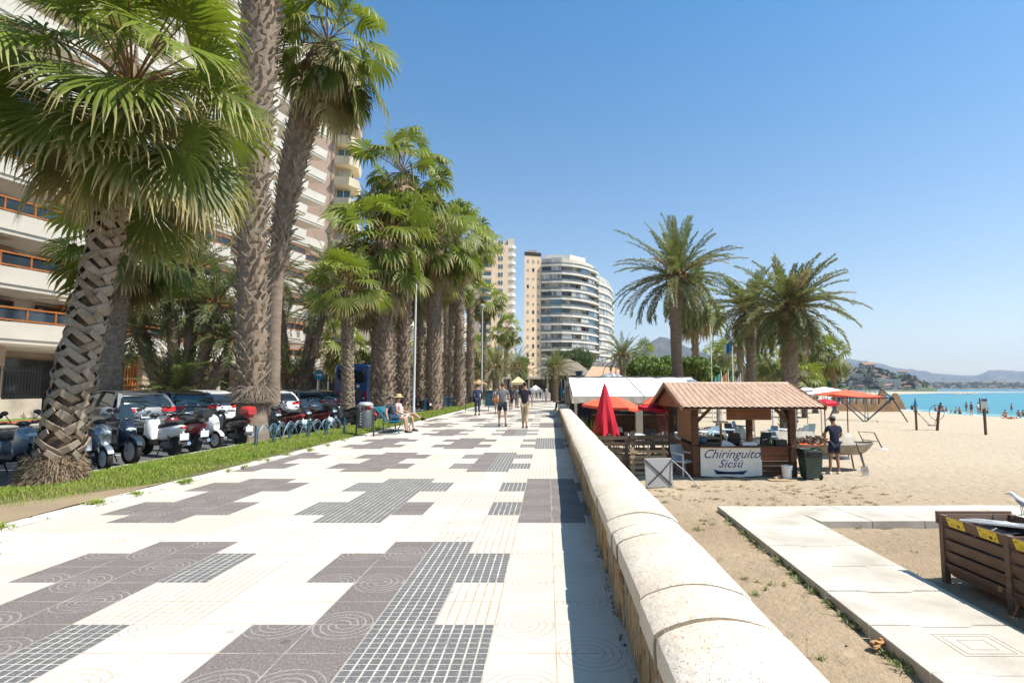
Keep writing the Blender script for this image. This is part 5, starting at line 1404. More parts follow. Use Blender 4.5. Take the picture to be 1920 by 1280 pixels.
def car(loc, heading, label, body, estate=False):
    g = empty('parked_car', (loc[0], loc[1], 0), R(heading), label, 'car', 'cars parked beyond the scooters')
    def low(x, w, zb, zt):
        return [(x, -w*.9, zb), (x, -w, zb+.12), (x, -w*1.0, zb+.3), (x, -w*.985, zt-.14), (x, -w*.93, zt-.02), (x, -w*.6, zt), (x, w*.6, zt), (x, w*.93, zt-.02), (x, w*.985, zt-.14), (x, w, zb+.3), (x, w, zb+.12), (x, w*.9, zb)]
    q = MB(); q.loft([low(-2.06, .70, .34, .66), low(-2.02, .80, .26, .80), low(-1.90, .86, .22, .97), low(-1.2, .885, .2, .98), (low(0, .89, .2, .96)), low(.95, .885, .2, .94), low(1.35, .87, .2, .86), low(1.85, .80, .24, .74), low(2.02, .70, .30, .62), low(2.06, .6, .36, .52)]); q.build('body', body, g, smooth=35)
    rx = -2.0 if estate else -1.92
    prof = [(rx, .95), (rx+.14, 1.20), (rx+.38, 1.38), (-1.0, 1.45), (-.3, 1.475), (.25, 1.43), (.62, 1.22), (1.02, .93)]
    def gh(x, z, k=0):
        f = (z-.93)/.54; wt = .80-.17*f+k; wb = .81+k
        return [(x, -wb, .90), (x, -(wb+wt)/2, (.9+z)/2), (x, -wt, z-.05), (x, -wt*.85, z+k), (x, wt*.85, z+k), (x, wt, z-.05), (x, (wb+wt)/2, (.9+z)/2), (x, wb, .90)]
    q = MB(); q.loft([gh(x, z) for x, z in prof]); q.build('windows', m_darkglass, g, smooth=30)
    q = MB(); k = .012
    q.loft([[(x, -w_, z), (x, -w_*.98, z+.015+k), (x, 0, z+.028+k), (x, w_*.98, z+.015+k), (x, w_, z), (x, 0, z-.01)] for x, z, w_ in [(rx+.33, 1.36, .60), (-1.0, 1.45, .625), (-.3, 1.475, .63), (.28, 1.425, .62)]]); q.build('roof', body, g, smooth=60)
    for s_ in (-1, 1):
        q = MB(); q.bar((rx+.03, s_*.80, .93), (rx+.40, s_*.64, 1.385), .05, .14, up=(0, 1, 0)); q.bar((rx+.45, s_*.805, .93), (rx+.60, s_*.655, 1.41), .03, .16); q.build('rear_pillar', body, g)
        q = MB(); q.bar((-.25, s_*.815, .93), (-.32, s_*.66, 1.44), .02, .07); q.build('door_pillar', m_black, g)
        q = MB(); q.bar((1.02, s_*.80, .93), (.26, s_*.645, 1.43), .03, .06); q.build('front_pillar', body, g)
        q = MB(); q.loft([[(-1.99+.02*0, s_*.84, .80), (-1.80, s_*.885, .82), (-1.80, s_*.885, .93), (-1.93, s_*.85, .95)], [(-2.065, s_*.40, .80), (-2.03, s_*.40, .79), (-2.0, s_*.40, .90), (-2.02, s_*.40, .91)]]); q.build('tail_light', m_tail, g)
        q = MB(); q.ell((.80, s_*.96, 1.0), (.07, .09, .065), 8, 6); q.build('mirror', body, g, smooth=True)
        q = MB(); q.box(-1.0, -.85, min(s_*.885, s_*.90), max(s_*.885, s_*.90), .78, .80); q.box(.1, .25, min(s_*.885, s_*.90), max(s_*.885, s_*.90), .78, .80); q.build('door_handle', body, g)
    q = MB(); q.loft([low(-2.10, .62, .30, .50), low(-2.06, .80, .27, .56), low(-1.95, .875, .25, .56)]); q.build('rear_bumper', body if estate else m_bin, g, smooth=40)
    q = MB(); q.box(-2.115, -2.09, -.26, .26, .60, .71); q.build('number_plate', m_plate, g)
    q = MB(); q.bar((-2.045, 0, .80), (-2.045, .0, .84), .1, .03); q.build('badge', m_chrome, g)
    q = MB(); q.bar((rx-.01, 0, .99), (rx+.1, .35, 1.10), .015); q.build('rear_wiper', m_black, g)
    for x in (-1.28, 1.30):
        for s_ in (-1, 1): wheel(g, 'wheel', (x, s_*.78, .315), .315, .2, 5)
    return g
def carpx(px, Y, hd, lab, b, est=False):
    X = (px-CX)/FPX*Y; h = Vector((math.cos(R(hd)), math.sin(R(hd)))); return car((X+h.x*2.0, Y+h.y*2.0), hd, lab, b, est)
carpx(284, 18.6, 150, 'dark grey hatchback with red tail lights parked behind the scooters', pg)
carpx(371, 21.4, 150, 'dark estate car parked between the grey hatchback and white car', pk, True)
carpx(420, 22.9, 148, 'white car parked left of the thick palm trunk', pw, True)
carpx(537, 27.5, 148, 'white hatchback parked just right of the slender palm', pw)
carpx(590, 30.5, 148, 'grey estate car parked right of the white hatchback', ps, True)
carpx(622, 33.5, 148, 'dark red car with red lights parked left of the coach', pr)
carpx(792, 52, 150, 'dark car glimpsed behind the lamp post', pk)
def coach():
    g = empty('coach', (A(658, 731, 40).x, 46, 0), PI/2, 'dark blue coach parked seen from behind between the palm trunks', 'coach')
    cb = paint('coach_blue', (.014, .065, .20)); cl = paint('coach_light_side', (.18, .24, .38))
    def s_(x, w, zb, zt): return [(x, -w, zb), (x, -w, zt-.45), (x, -w*.95, zt-.12), (x, -w*.82, zt), (x, w*.82, zt), (x, w*.95, zt-.12), (x, w, zt-.45), (x, w, zb)]
    q = MB(); q.loft([s_(-6.0, 1.15, .45, 3.15), s_(-5.85, 1.25, .35, 3.28), s_(5.8, 1.25, .35, 3.3), s_(6.0, 1.15, .45, 3.2)]); q.build('body', cb, g, smooth=30)
    q = MB(); q.box(-6.03, -5.995, -.95, .95, 2.0, 2.85); q.build('rear_window', m_darkglass, g)
    q = MB(); q.box(-6.03, -5.995, -.75, .15, .75, 1.55); q.build('engine_grille', m_bin, g)
    for y in (-1.0, 1.0): q = MB(); q.cbox(-6.05, -5.98, y-.11, y+.11, .75, 1.35, .02); q.build('tail_light', m_tail, g)
    for y, n in ((-1.253, 'side_windows'), (1.225, 'side_windows')):
        q = MB(); q.box(-5.6, 5.6, y, y+.028, 1.75, 2.85); q.build(n, m_darkglass, g)
    q = MB(); q.box(-5.8, 5.8, -1.275, -1.252, .5, 1.7); q.build('side_panel', cl, g)
    q = MB(); q.box(-4.2, -1.0, -.7, .7, 3.29, 3.45); q.build('air_conditioner', cb, g)
    q = MB(); q.lathe([(0, 0), (.12, 0), (.12, .02), (0, .02)], 16, Matrix.Rotation(-PI/2, 3, 'Y'), (-6.0, -.5, 1.75)); q.build('emblem', m_white, g)
    q = MB(); q.box(-6.12, -5.9, -1.15, 1.15, .4, .62); q.build('bumper', cb, g)
    q = MB(); q.box(-6.14, -6.12, -.26, .26, .45, .57); q.build('number_plate', m_plate, g)
    for x in (-3.6, 4.2):
        for y in (-1.08, 1.08): wheel(g, 'wheel', (x, y, .48), .48, .3, 8)
    for y in (-1.45, 1.45): q = MB(); q.bar((6.0, y*.8, 2.9), (6.3, y, 2.7), .05); q.cbox(6.2, 6.35, y-.12, y+.12, 2.2, 2.7, .03); q.build('mirror', m_black, g)
coach()
# ============================================================ beach objects
m_kw = mat('kiosk_wood', (.135, .062, .032), .75, var=.45, vs=3, col2=(.17, .078, .04), fine=.3, fs=30, bump=.3, bs=40, stretch=(1, 1, 6))
m_kw2 = mat('kiosk_board', (.20, .075, .028), .6, var=.3, vs=2.5, fine=.25, fs=30, stretch=(1, 1, 6))
m_ply = mat('plywood_panel', (.34, .20, .095), .7, var=.15, vs=1.5, fine=.15, fs=20, stretch=(1, 1, 4))
m_tile = mat('terracotta_tile', (.43, .265, .175), .75, var=.16, vs=1.5, fine=.3, fs=22)
m_tile2 = mat('terracotta_tile_pale', (.53, .38, .28), .75, var=.16, vs=1.5, fine=.3, fs=22)
m_sign = mat('sign_board_white', (.80, .75, .66), .6, var=.08, vs=3)
m_ink = mat('sign_blue_paint', (.02, .055, .16), .6, var=.3, vs=8)
m_inkl = mat('sign_light_blue', (.16, .34, .50), .6, var=.3, vs=8)
m_wp = mat('white_plastic', (.74, .74, .72), .4, var=.05)
m_red = mat('parasol_red', (.52, .012, .03), .75, var=.12, vs=3, bump=.2, bs=14)
m_org = mat('parasol_orange', (.72, .105, .045), .75, var=.1, vs=2)
m_wcl = mat('canvas_white', (.86, .83, .77), .8, var=.05, vs=1.5, bump=.1, bs=9)
m_pallet = mat('pallet_wood', (.21, .145, .095), .9, var=.3, vs=3, fine=.4, fs=30, stretch=(1, 6, 6))
m_palletn = mat('fresh_pallet_wood', (.46, .32, .18), .85, var=.2, vs=3, fine=.3, fs=30, stretch=(1, 6, 6))
m_redpole = mat('red_pole', (.28, .035, .03), .5, var=.15)
def text_mesh(body, size, shear=0.0, ext=.002, off=0.0, space=1.0):
    cu = bpy.data.curves.new('lettering', 'FONT'); cu.body = body; cu.size = size; cu.shear = shear; cu.extrude = ext; cu.offset = off; cu.space_character = space
    cu.align_x = 'CENTER'; cu.resolution_u = 3
    o = bpy.data.objects.new('t', cu); COL.objects.link(o); bpy.context.view_layer.update()
    me = bpy.data.meshes.new_from_object(o.evaluated_get(bpy.context.evaluated_depsgraph_get()))
    bpy.data.objects.remove(o); return me
def text(body, size, loc, par, m, shear=0, name='lettering', rot=(PI/2, 0, 0), off=0, sx=1.0, space=1.0):
    me = text_mesh(body, size, shear, .002, off, space); me.materials.clear(); me.materials.append(m)
    o = bpy.data.objects.new(name, me); COL.objects.link(o); o.parent = par; o.location = loc; o.rotation_euler = rot; o.scale = (sx, 1, 1); return o
def kiosk():
    X0, X1, Y0, Y1 = 4.45, 7.38, 17.0, 20.3
    g = empty('beach_kiosk', (X0, Y0, ZS), 0, 'dark wooden beach kiosk with terracotta tiled roof and hand painted white front sign', 'kiosk')
    W_, D_ = X1-X0, Y1-Y0; zc = .93; ze = 2.06; zr = 2.78
    for x, y in ((0, 0), (W_, 0), (0, D_), (W_-.1, D_)): q = MB(); q.cbox(x-.09, x+.10, y-.09, y+.09, -.2, ze+.06, .012); q.build('post', m_kw, g)
    q = MB(); q.box(-.5, W_+.62, -.095, .03, ze-.02, ze+.12); q.box(-.5, W_+.62, D_-.03, D_+.1, ze-.02, ze+.12); q.box(-.095, .07, .035, D_-.035, ze, ze+.14); q.box(W_-.07, W_+.09, .035, D_-.035, ze, ze+.14); q.build('beam', m_kw, g)
    q = MB()
    for i in range(7): q.box(.10, W_-.09, -.02+0*i, .03, -.1+i*.145, .04+i*.145-.006)
    q.build('front_wall', m_kw, g)
    q = MB(); q.cbox(-.02, W_+.0, -.16, .55, zc-.05, zc, .01); q.build('counter', m_dkwood, g)
    q = MB()
    for i in range(7): q.box(-.02, .03, .10, D_-.1, -.1+i*.145, .04+i*.145-.006)
    q.build('side_wall', m_kw2, g)
    q = MB(); q.box(-.05, -.021, .2, D_*.62, 1.02, 2.03); q.build('side_flap', m_ply, g)
    q = MB(); q.box(W_*.32, W_*.78, -.13, -.10, ze-.36, ze-.02+.0); q.build('hanging_board', m_kw2, g)
    q = MB(); q.bar((.05, 0, ze-.45), (.48, 0, ze-.02), .08); q.build('brace', m_kw, g)
    q = MB(); q.bar((W_-.05, 0, ze-.45), (W_-.48, 0, ze-.02), .08); q.build('brace', m_kw, g)
    q = MB(); q.bar((W_, .05, ze-.45), (W_, .48, ze-.02), .08); q.build('brace', m_kw, g)
    # roof: four tile panels per slope, wavy
    ex0, ex1 = -.55, W_+.66; yf, yb = -.80, D_+.6; ym = D_/2; n = 4
    wv = .175
    for side, (ya, yb2) in enumerate(((yf, ym), (yb, ym))):
        for k in range(n):
            xa = ex0+(ex1-ex0)*k/n+.006; xb = ex0+(ex1-ex0)*(k+1)/n-.006; q = MB()
            nx_ = 44; ny_ = 9
            rows = []
            for j in range(ny_*2):
                t = (j//2+(j % 2))/ny_; lift = .022 if j % 2 == 0 else 0.0
                y = ya+(yb2-ya)*t; z = ze+.02+(zr-ze)*t + (0.0 if j % 2 == 0 else .022)
                rows.append([(xa+(xb-xa)*i/nx_, y, z+.032*abs(math.sin(PI*(xa+(xb-xa)*i/nx_)/wv))**.8+.012) for i in range(nx_+1)])
            b0 = len(q.v); [q.v.extend(r) for r in rows]
            for j in range(len(rows)-1):
                for i in range(nx_):
                    q.cur = 0 if ((i*7+j//2*5) % 11) < 8 else 1
                    a = b0+j*(nx_+1)+i; f = [a, a+1, a+nx_+2, a+nx_+1]; q.face(f if side == 0 else f[::-1])
            q.cur = 0
            o = q.build('roof_tiles', [m_tile, m_tile2], g)
    q = MB(); q.loft([[(x, ym-.16, zr-.03), (x, ym-.09, zr+.055), (x, ym, zr+.085), (x, ym+.09, zr+.055), (x, ym+.16, zr-.03)] for x in (ex0-.02, ex1+.02)]); q.build('ridge_tiles', m_tile2, g)
    for x in (ex0-.03, ex1):
        q = MB()
        for (ya, yb2) in ((yf-.02, ym), (yb+.02, ym)): q.bar((x+.015, ya, ze+.02), (x+.015, yb2, zr+.02), .035, .15)
        q.build('barge_board', m_tile if x < 0 else m_kw2, g)
    q = MB(); q.prism([(yf+.1, ze-.0), (ym, zr-.10), (yb-.1, ze-.0)], 'x', ex0+.12, ex0+.15); q.build('gable', m_kw2, g)
    q = MB(); q.prism([(yf+.1, ze-.0), (ym, zr-.10), (yb-.1, ze-.0)], 'x', ex1-.18, ex1-.15); q.build('gable', m_kw2, g)
    q = MB()
    for (ya, yb2) in ((yf, ym), (yb, ym)): q.loft([[(ex0+.02, ya, ze-.015), (ex1-.02, ya, ze-.015), (ex1-.02, ya, ze+.005), (ex0+.02, ya, ze+.005)], [(ex0+.02, yb2, zr-.03), (ex1-.02, yb2, zr-.03), (ex1-.02, yb2, zr-.01), (ex0+.02, yb2, zr-.01)]])
    q.build('roof_boards', m_kw, g)
    # painted sign
    s = MB(); pts = [(.14, .035), (.5, .02), (.9, .03), (1.3, .0), (1.6, .02), (1.98, .045), (1.98, .885), (.14, .885)]
    s.prism(pts, 'y', -.065, -.035); so_ = s.build('sign_board', m_sign, g)
    text('Chiringuito', .37, (1.06, -.067, .565), so_, m_ink, .45, off=.001, sx=1.02)
    text('Sicsú', .33, (1.02, -.067, .29), so_, m_ink, .45, off=.001, space=1.08)
    b = MB(); Y_ = -.068
    def P(*p): b.quad(*[(a, Y_, c) for a, c in p])
    b.cur = 0; P((.52, .24), (.60, .09), (1.42, .08), (1.55, .20), (1.2, .165), (.9, .165), (.7, .185)); b.cur = 1; P((.66, .165), (.70, .115), (1.38, .105), (1.42, .14), (1.1, .135), (.85, .14))
    b.cur = 2; P((.50, .075), (.9, .06), (1.5, .065), (1.1, .05)); P((.56, .13), (.62, .10), (1.0, .105), (.9, .125))
    b.build('boat_painting', [m_ink, m_sign, m_inkl], so_)
    q = MB()
    for i in range(3): q.box(1.95, W_-.16, -.075, -.03, .52+i*.125, .635+i*.125)
    q.build('shutter', m_kw2, g)
    return g
KX, KY = 4.45, 17.0
kiosk()
# things on the counter
zc = ZS+.93
m_canv2 = mat('cream_plastic', (.5, .47, .4), .5, var=.1)
def thing(q, name, m, label, cat, grp=None, loc=None, **kw):
    o = q.build(name, m, **kw)
    if loc: o.location = loc
    return tag(o, label, cat, grp)
q = MB(); q.cbox(-.22, .22, -.13, .13, 0, .10, .006); thing(q, 'white_box', m_wp, 'flat white polystyrene box on the kiosk counter', 'box', loc=(6.1, 17.1, zc))
q = MB(); q.loft([[(-.22, -.15, 0), (.22, -.15, 0), (.22, .15, 0), (-.22, .15, 0)], [(-.12, .02, .16), (.10, .0, .10), (.12, .06, .10), (-.1, .06, .16)]]); thing(q, 'paper_stack', m_wp, 'crumpled white paper sheet on the counter above the painted sign', 'paper', loc=(5.42, 17.0, zc))
q = MB(); q.cbox(-.35, .35, -.18, .18, 0, .07, .01); thing(q, 'black_tray', m_black, 'flat black tray at the left end of the kiosk counter', 'tray', loc=(4.95, 17.1, zc))
q = MB(); q.lathe([(.05, 0), (.05, .2), (.02, .26), (.02, .3)], 10); thing(q, 'dark_bottle', mat('dark_green_glass', (.02, .06, .03), .1, var=.2), 'dark green bottle near the right end of the kiosk counter', 'bottle', loc=(6.75, 17.15, zc))
q = MB(); q.lathe([(.04, 0), (.045, .16), (.03, .2)], 10); thing(q, 'jar', mat('green_jar', (.10, .18, .06), .3, var=.2), 'squat green jar standing beside the dark bottle', 'jar', loc=(6.9, 17.2, zc))
q = MB(); q.ell((0, 0, .1), (.16, .1, .1), 10, 6); thing(q, 'cloth_bundle', mat('blue_cloth', (.08, .13, .2), .9, var=.4, vs=9), 'bundle of dark blue cloths at the left end of the counter', 'cloth', loc=(4.72, 17.2, zc+.05), smooth=True)
for i, (x, y, kind, nm, m, lb, ct) in enumerate([(5.15, 17.35, 'pan', 'frying_pan', m_black, 'black frying pan behind the black tray on the counter', 'pan'), (6.45, 17.3, 'jar', 'salt_jar', m_wp, 'small white jar behind the polystyrene box', 'jar'), (7.05, 17.05, 'crate', 'plastic_crate', m_black, 'black plastic crate at the right end of the kiosk counter', 'crate'), (5.75, 17.4, 'crate', 'dark_carton', m_dark, 'dark carton in the middle of the counter behind the paper', 'carton'), (7.2, 17.3, 'jar', 'cream_jar', m_canv2, 'cream jar against the right kiosk post', 'jar')]):
    q = MB()
    if kind == 'pan': q.lathe([(0, 0), (.15, 0), (.18, .05), (.17, .05), (.14, .01)], 16); q.bar((.17, 0, .04), (.42, .05, .07), .025)
    elif kind == 'jar': q.lathe([(.045, 0), (.05, .13), (.035, .15), (.035, .17)], 12)
    else: q.box(-.16, .16, -.11, .11, 0, .15); q.box(-.17, .17, -.12, .12, .151, .17)
    thing(q, nm, m, lb, ct, loc=(x, y, zc))
g = empty('kitchen_cabinet', (5.2, 19.3, ZS), 0, 'dark low kitchen cabinet inside the kiosk behind the counter', 'cabinet')
q = MB(); q.cbox(-.55, .55, -.3, .3, 0, .95, .01); q.build('carcass', m_dark, g)
q = MB(); q.box(-.6, .6, -.33, .33, .951, .99); q.build('worktop', m_canv2, g)
q = MB(); q.box(-.03, .03, -.32, -.301, .1, .9); q.build('door_gap', m_black, g)
def menu_stand():
    g = empty('lamp_stand', (5.55, 18.0, ZS), 0, 'cream post with a flat top board standing inside the kiosk', 'stand')
    q = MB(); q.box(-.03, .03, -.03, .03, 0, 1.55); q.build('post', m_palletn, g); q = MB(); q.box(-.2, .2, -.15, .15, 1.551, 1.6); q.build('top', m_wp, g)
menu_stand()

# pallets
def pallet(loc, rz, w, h, label, m, n=6, grp='pallets making a fence', lean=0):
    g = empty('pallet', loc, rz, label, 'pallet', grp); g.rotation_euler = (lean, 0, rz)
    rr = random.Random(int(loc[0]*100))
    for i in range(n):
        q = MB(); z = i*h/n; q.box(rr.uniform(-.01, .01), w, -.02, 0, z+.02, z+h/n*.66); q.build('slat', m, g)
    for i in range(n-1):
        q = MB(); z = i*h/n; q.box(0, w, .10, .12, z+.04, z+h/n*.7); q.build('slat', m, g)
    for x in (0.04, w/2-.05, w-.14): q = MB(); q.box(x, x+.10, .002, .098, 0, h+rr.choice((0, .03, .05))); q.build('stringer', m, g)
    return g
pallet((1.35, 18.1, ZS), 0, 1.28, 1.18, 'weathered pallet fence panel beside the promenade wall under the red parasol', m_pallet)
pallet((2.66, 18.05, ZS), R(-1), 1.42, 1.22, 'weathered pallet fence panel touching the kiosk', m_pallet)
pallet((2.55, 17.35, ZS), R(2), 1.15, .80, 'fresher lighter pallet leaning in front of the pallet fence', m_palletn, 5, lean=R(-8))
# white arm chair
def armchair(loc, rz, label, m, grp=None):
    g = empty('plastic_armchair', loc, rz, label, 'chair', grp)
    for x, y in ((-.25, -.24), (.25, -.24), (-.23, .24), (.23, .24)):
        q = MB(); q.tube([(x*1.12, y*1.1, 0), (x, y, .42 if y > 0 else .64)], .022, 8); q.build('leg', m, g)
    q = MB(); q.cbox(-.25, .25, -.24, .25, .40, .44, .015); q.build('seat', m, g)
    q = MB(); q.loft([[(-.24, .22, .44), (.24, .22, .44), (.24, .25, .44), (-.24, .25, .44)], [(-.25, .30, .70), (.25, .30, .70), (.25, .33, .70), (-.25, .33, .70)], [(-.22, .36, .90), (.22, .36, .90), (.22, .385, .90), (-.22, .385, .90)]]); q.build('backrest', m_canv if m is m_wp else m, g)
    for s in (-1, 1): q = MB(); q.tube([(s*.25, -.24, .64), (s*.27, 0, .66), (s*.25, .28, .66)], .025, 8); q.build('armrest', m, g)
    return g
m_canv = mat('chair_canvas', (.50, .56, .60), .8, var=.08)
armchair((G(1283, 890, ZS).x, G(1283, 890, ZS).y, ZS), R(28), 'white plastic armchair with pale blue back beside the kiosk', m_wp)
# folded table
def ftable():
    g = empty('folded_table', (3.02, 15.1, ZS), 0, 'grey folded table top standing on edge with crossed black legs', 'table'); g.rotation_euler = (R(-7), 0, R(8))
    q = MB(); q.cbox(-.42, .34, -.015, .015, .02, .78, .01); q.build('table_top', mat('grey_table_top', (.36, .35, .34), .5, var=.06), g)
    q = MB(); L = [(-.40, .74, .30, .08), (-.36, .10, .05, .44), (.0, .38, .34, .74)]
    for a, b, c, d in L: q.tube([(a, -.03, b), (c, -.03, d)], .013, 6)
    q.build('crossed_legs', m_black, g)
    q = MB(); q.tube([(.32, -.02, .74), (.62, -.25, .42), (.86, -.45, .02)], .014, 6); q.build('open_leg', m_galv, g)
ftable()
# closed and open parasols
def closed_parasol():
    p = A(1134, 731, 19.2); g = empty('closed_parasol', (p.x, 19.2, ZS), 0, 'large closed bright red parasol behind the pallet fence', 'parasol')
    q = MB(); secs = []
    for t in np.linspace(0, 1, 12):
        z = 1.1+1.66*t; r = .37*(1-t)**.85+.045
        secs.append([((r*(1+.22*math.cos(7*a+2*t)*(1-t)))*math.cos(a), (r*(1+.22*math.cos(7*a+2*t)*(1-t)))*math.sin(a), z-.08*math.cos(7*a)*(1-t)*(t < .05)) for a in np.linspace(0, 2*PI, 43)[:-1]])
    q.loft(secs); q.build('canopy', m_red, g, smooth=True)
    q = MB(); q.tube([(0, 0, 0), (0, 0, 1.1)], .025, 8); q.build('pole', m_galv, g)
    q = MB(); q.lathe([(.3, 0), (.3, .06), (.05, .1)], 16); q.build('base', m_bin, g)
    q = MB(); q.ell((0, 0, 2.78), (.03, .03, .05), 8, 6); q.build('finial', m_red, g)
closed_parasol()
def parasol(px, py, Y, rad, h_, label, m, tilt=0, n=8, rz=0, polem=None, lean=0, val=.12, grp='open parasols on the beach terrace', flat=.22, below=None):
    T = A(px, py, Y); H = T.z-ZS
    g = empty('parasol', (T.x, Y, ZS), 0, label, 'parasol', grp)
    M_ = Matrix.Translation((0, 0, H)) @ Matrix.Rotation(tilt, 4, 'Y') @ Matrix.Rotation(rz, 4, 'Z')
    q = MB(); rings = []
    k = n*4
    for t in (0.02, .35, .7, 1.0):
        L = []
        for i in range(k):
            a = 2*PI*i/k; seg = (a*n/(2*PI)) % 1; rr = rad*t*(math.cos(PI/n)/math.cos((seg-.5)*2*PI/n))
            z = -flat*rad*(t**1.35) - .05*rad*t*math.sin(PI*seg)*.8
            L.append(tuple(M_ @ Vector((rr*math.cos(a), rr*math.sin(a), z))))
        rings.append(L)
    L = [];
    for i in range(k):
        a = 2*PI*i/k; seg = (a*n/(2*PI)) % 1; rr = rad*1.0*(math.cos(PI/n)/math.cos((seg-.5)*2*PI/n)); z = -flat*rad-.04*rad*math.sin(PI*seg)-val
        L.append(tuple(M_ @ Vector((rr*math.cos(a), rr*math.sin(a), z))))
    rings.append(L); q.loft(rings, cap=False); b0 = len(q.v); q.quad(*rings[0]); q.build('canopy', m, g, smooth=30)
    q = MB(); q.tube([(lean, 0, 0), tuple(M_ @ Vector((0, 0, -.02)))], .022, 8); q.build('pole', polem or m_redpole, g)
    q = MB()
    for i in range(n):
        a = 2*PI*i/n; q.tube([M_ @ Vector((0, 0, -.1)), M_ @ Vector((rad*.95*math.cos(a), rad*.95*math.sin(a), -flat*rad*.95-.03))], .008, 4)
    q.build('ribs', polem or m_redpole, g)
    return g
parasol(1150, 742, 22.0, 1.32, 2, 'open orange parasol with frayed pale edge just right of the wall', m_org, R(4), 4, R(20), flat=.30, val=.10)
parasol(1243, 735, 21.5, 1.15, 2, 'orange parasol half behind the left gable of the kiosk', m_org, R(-6), 4, R(35), flat=.3, lean=.1)
parasol(1228, 757, 20.9, .62, 2, 'dark red small parasol under the kiosk gable', m_red, R(8), 6, 0, flat=.25, lean=.4)
parasol(1588, 731, 22.0, 1.28, 2, 'orange parasol tilted over the barbecue boat', m_org, R(3), 4, R(42), flat=.16, lean=-.05, val=.03)
parasol(1545, 747, 24.5, .6, 2, 'red parasol edge showing under the white ones', m_red, R(-4), 6, R(10), flat=.3)
parasol(1512, 726, 30, 1.25, 2, 'white parasol just behind the right end of the kiosk roof', m_wcl, 0, 8, 0, m_galv, flat=.25)
parasol(1545, 725, 31.5, 1.25, 2, 'second white parasol right behind the first white one', m_wcl, 0, 8, .3, m_galv, flat=.25)
# awning of the restaurant
def awning():
    g = empty('restaurant_awning', (1.2, 27, ZS), 0, 'big white canvas awning roof of the beach restaurant beside the wall', 'awning')
    def P(x, y, z): return (x-1.2, y-27, z-ZS)
    zt, zf = 2.23, 1.20
    for i, (xa, xb) in enumerate(((1.16, 4.65), (4.67, 8.5))):
        q = MB(); nx_, ny_ = 20, 14; V = []
        for j in range(ny_+1):
            for k in range(nx_+1):
                u, v = k/nx_, j/ny_; V.append(P(xa+(xb-xa)*u+.10*v*(1 if i == 0 else 0)*(1-u), 27+6*v, zf+(zt-zf)*v-.10*math.sin(PI*v)*math.sin(PI*u)-.04*math.sin(3*PI*u)**2))
        b0 = 0; q.v = V
        for j in range(ny_):
            for k in range(nx_): a = j*(nx_+1)+k; q.face([a, a+1, a+nx_+2, a+nx_+1])
        o = q.build('canvas', m_wcl, g); shade(o)
        q = MB(); L1_, L2_ = [], []
        for k in range(41):
            u = k/40; x = xa+(xb-xa)*u; L1_.append(P(x, 26.99, zf)); L2_.append(P(x, 26.985+.01*math.sin(u*40), zf-.33-.02*math.sin(u*30)))
        for k in range(40): q.quad(L1_[k], L1_[k+1], L2_[k+1], L2_[k])
        q.build('valance', mat('valance_cream', (.56, .49, .40), .85, var=.05), g)
    q = MB(); q.quad(P(1.14, 27, zf-.3), P(1.14, 27, zf), P(1.25, 33, zt), P(1.25, 33, zt-.35)); q.build('side_flap', m_wcl, g)
    q = MB(); q.tube([P(1.2, 33, zt+.02), P(8.6, 33, zt+.02)], .04, 6)
    for x in (1.2, 4.66, 8.5): q.tube([P(x, 27, zf+.0), P(x, 33, zt)], .03, 6)
    q.build('frame', m_bin, g)
    for x, w_ in ((4.3, .34), (1.3, .14), (8.3, .14)): q = MB(); q.cbox(*[P(x, 0, 0)[0], P(x+w_, 0, 0)[0]], .3, .55, -.2, zf-ZS-.05, .02); q.build('pillar', mat('pillar_cream', (.52, .44, .34), .8, var=.08), g)
    text('OPEN', .2, (1.55, -.02, zf-ZS-.24), g, mat('grey_print', (.22, .2, .18), .8), 0, rot=(PI/2, 0, 0))
awning()
parasol(1147, 699, 36, 1.1, 2, 'small white parasol top peeking over the restaurant awning', m_wcl, 0, 8, 0, m_galv, flat=.3)
def bar_hut():
    g = empty('bar_building', (4.6, 33.5, ZS), 0, 'dark low bar building in the shade under the white awning', 'building')
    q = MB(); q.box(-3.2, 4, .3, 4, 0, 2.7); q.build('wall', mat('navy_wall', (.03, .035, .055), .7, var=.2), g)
    q = MB(); q.box(-2, 3, -.2, .297, 0, 1.1); q.build('counter', m_dkwood, g)
    q = MB(); q.box(-.2, .8, .25, .297, 1.3, 2.3); q.build('window', m_curt, g)
    q = MB(); q.box(-3.4, 4.2, .1, 4.2, 2.701, 2.85); q.build('roof', m_bin, g)
bar_hut()
# tiled restaurant beyond
def tiled_rest():
    g = empty('tiled_restaurant', (8, 70, -1), 0, 'restaurant building with pale terracotta roof and white gable behind the awning', 'building')
    def px(x, Y): return (x-CX)/FPX*Y-8
    a, b = px(1098, 70), px(1178, 70)
    q = MB(); q.box(a, b, 0, 8, 0, 4.0); q.build('wall', m_bwhite, g)
    q = MB(); q.loft([[(a+1.2, 5, 5.6), (a-.3, -.6, 3.85), (a-.3, -.6, 3.7), (a+1.2, 5, 5.4)], [(b-.3, 5, 5.4), (b+.5, -.6, 3.6), (b+.5, -.6, 3.45), (b-.3, 5, 5.2)]]); q.build('roof', m_roofp, g)
    q = MB(); q.box(a+1.5, b+3.5, 5.4, 9, 3, 6.2); q.build('rear_wall', mat('lilac_wall', (.56, .50, .50), .8, var=.05), g)
    q = MB(); q.box(b-2, b-1.5, 5.34, 5.397, 4.4, 5.6); q.build('window', m_dark, g)
m_roofp = mat('pale_roof_tile', (.52, .33, .21), .85, var=.2, vs=3, fine=.35, fs=14)
tiled_rest()
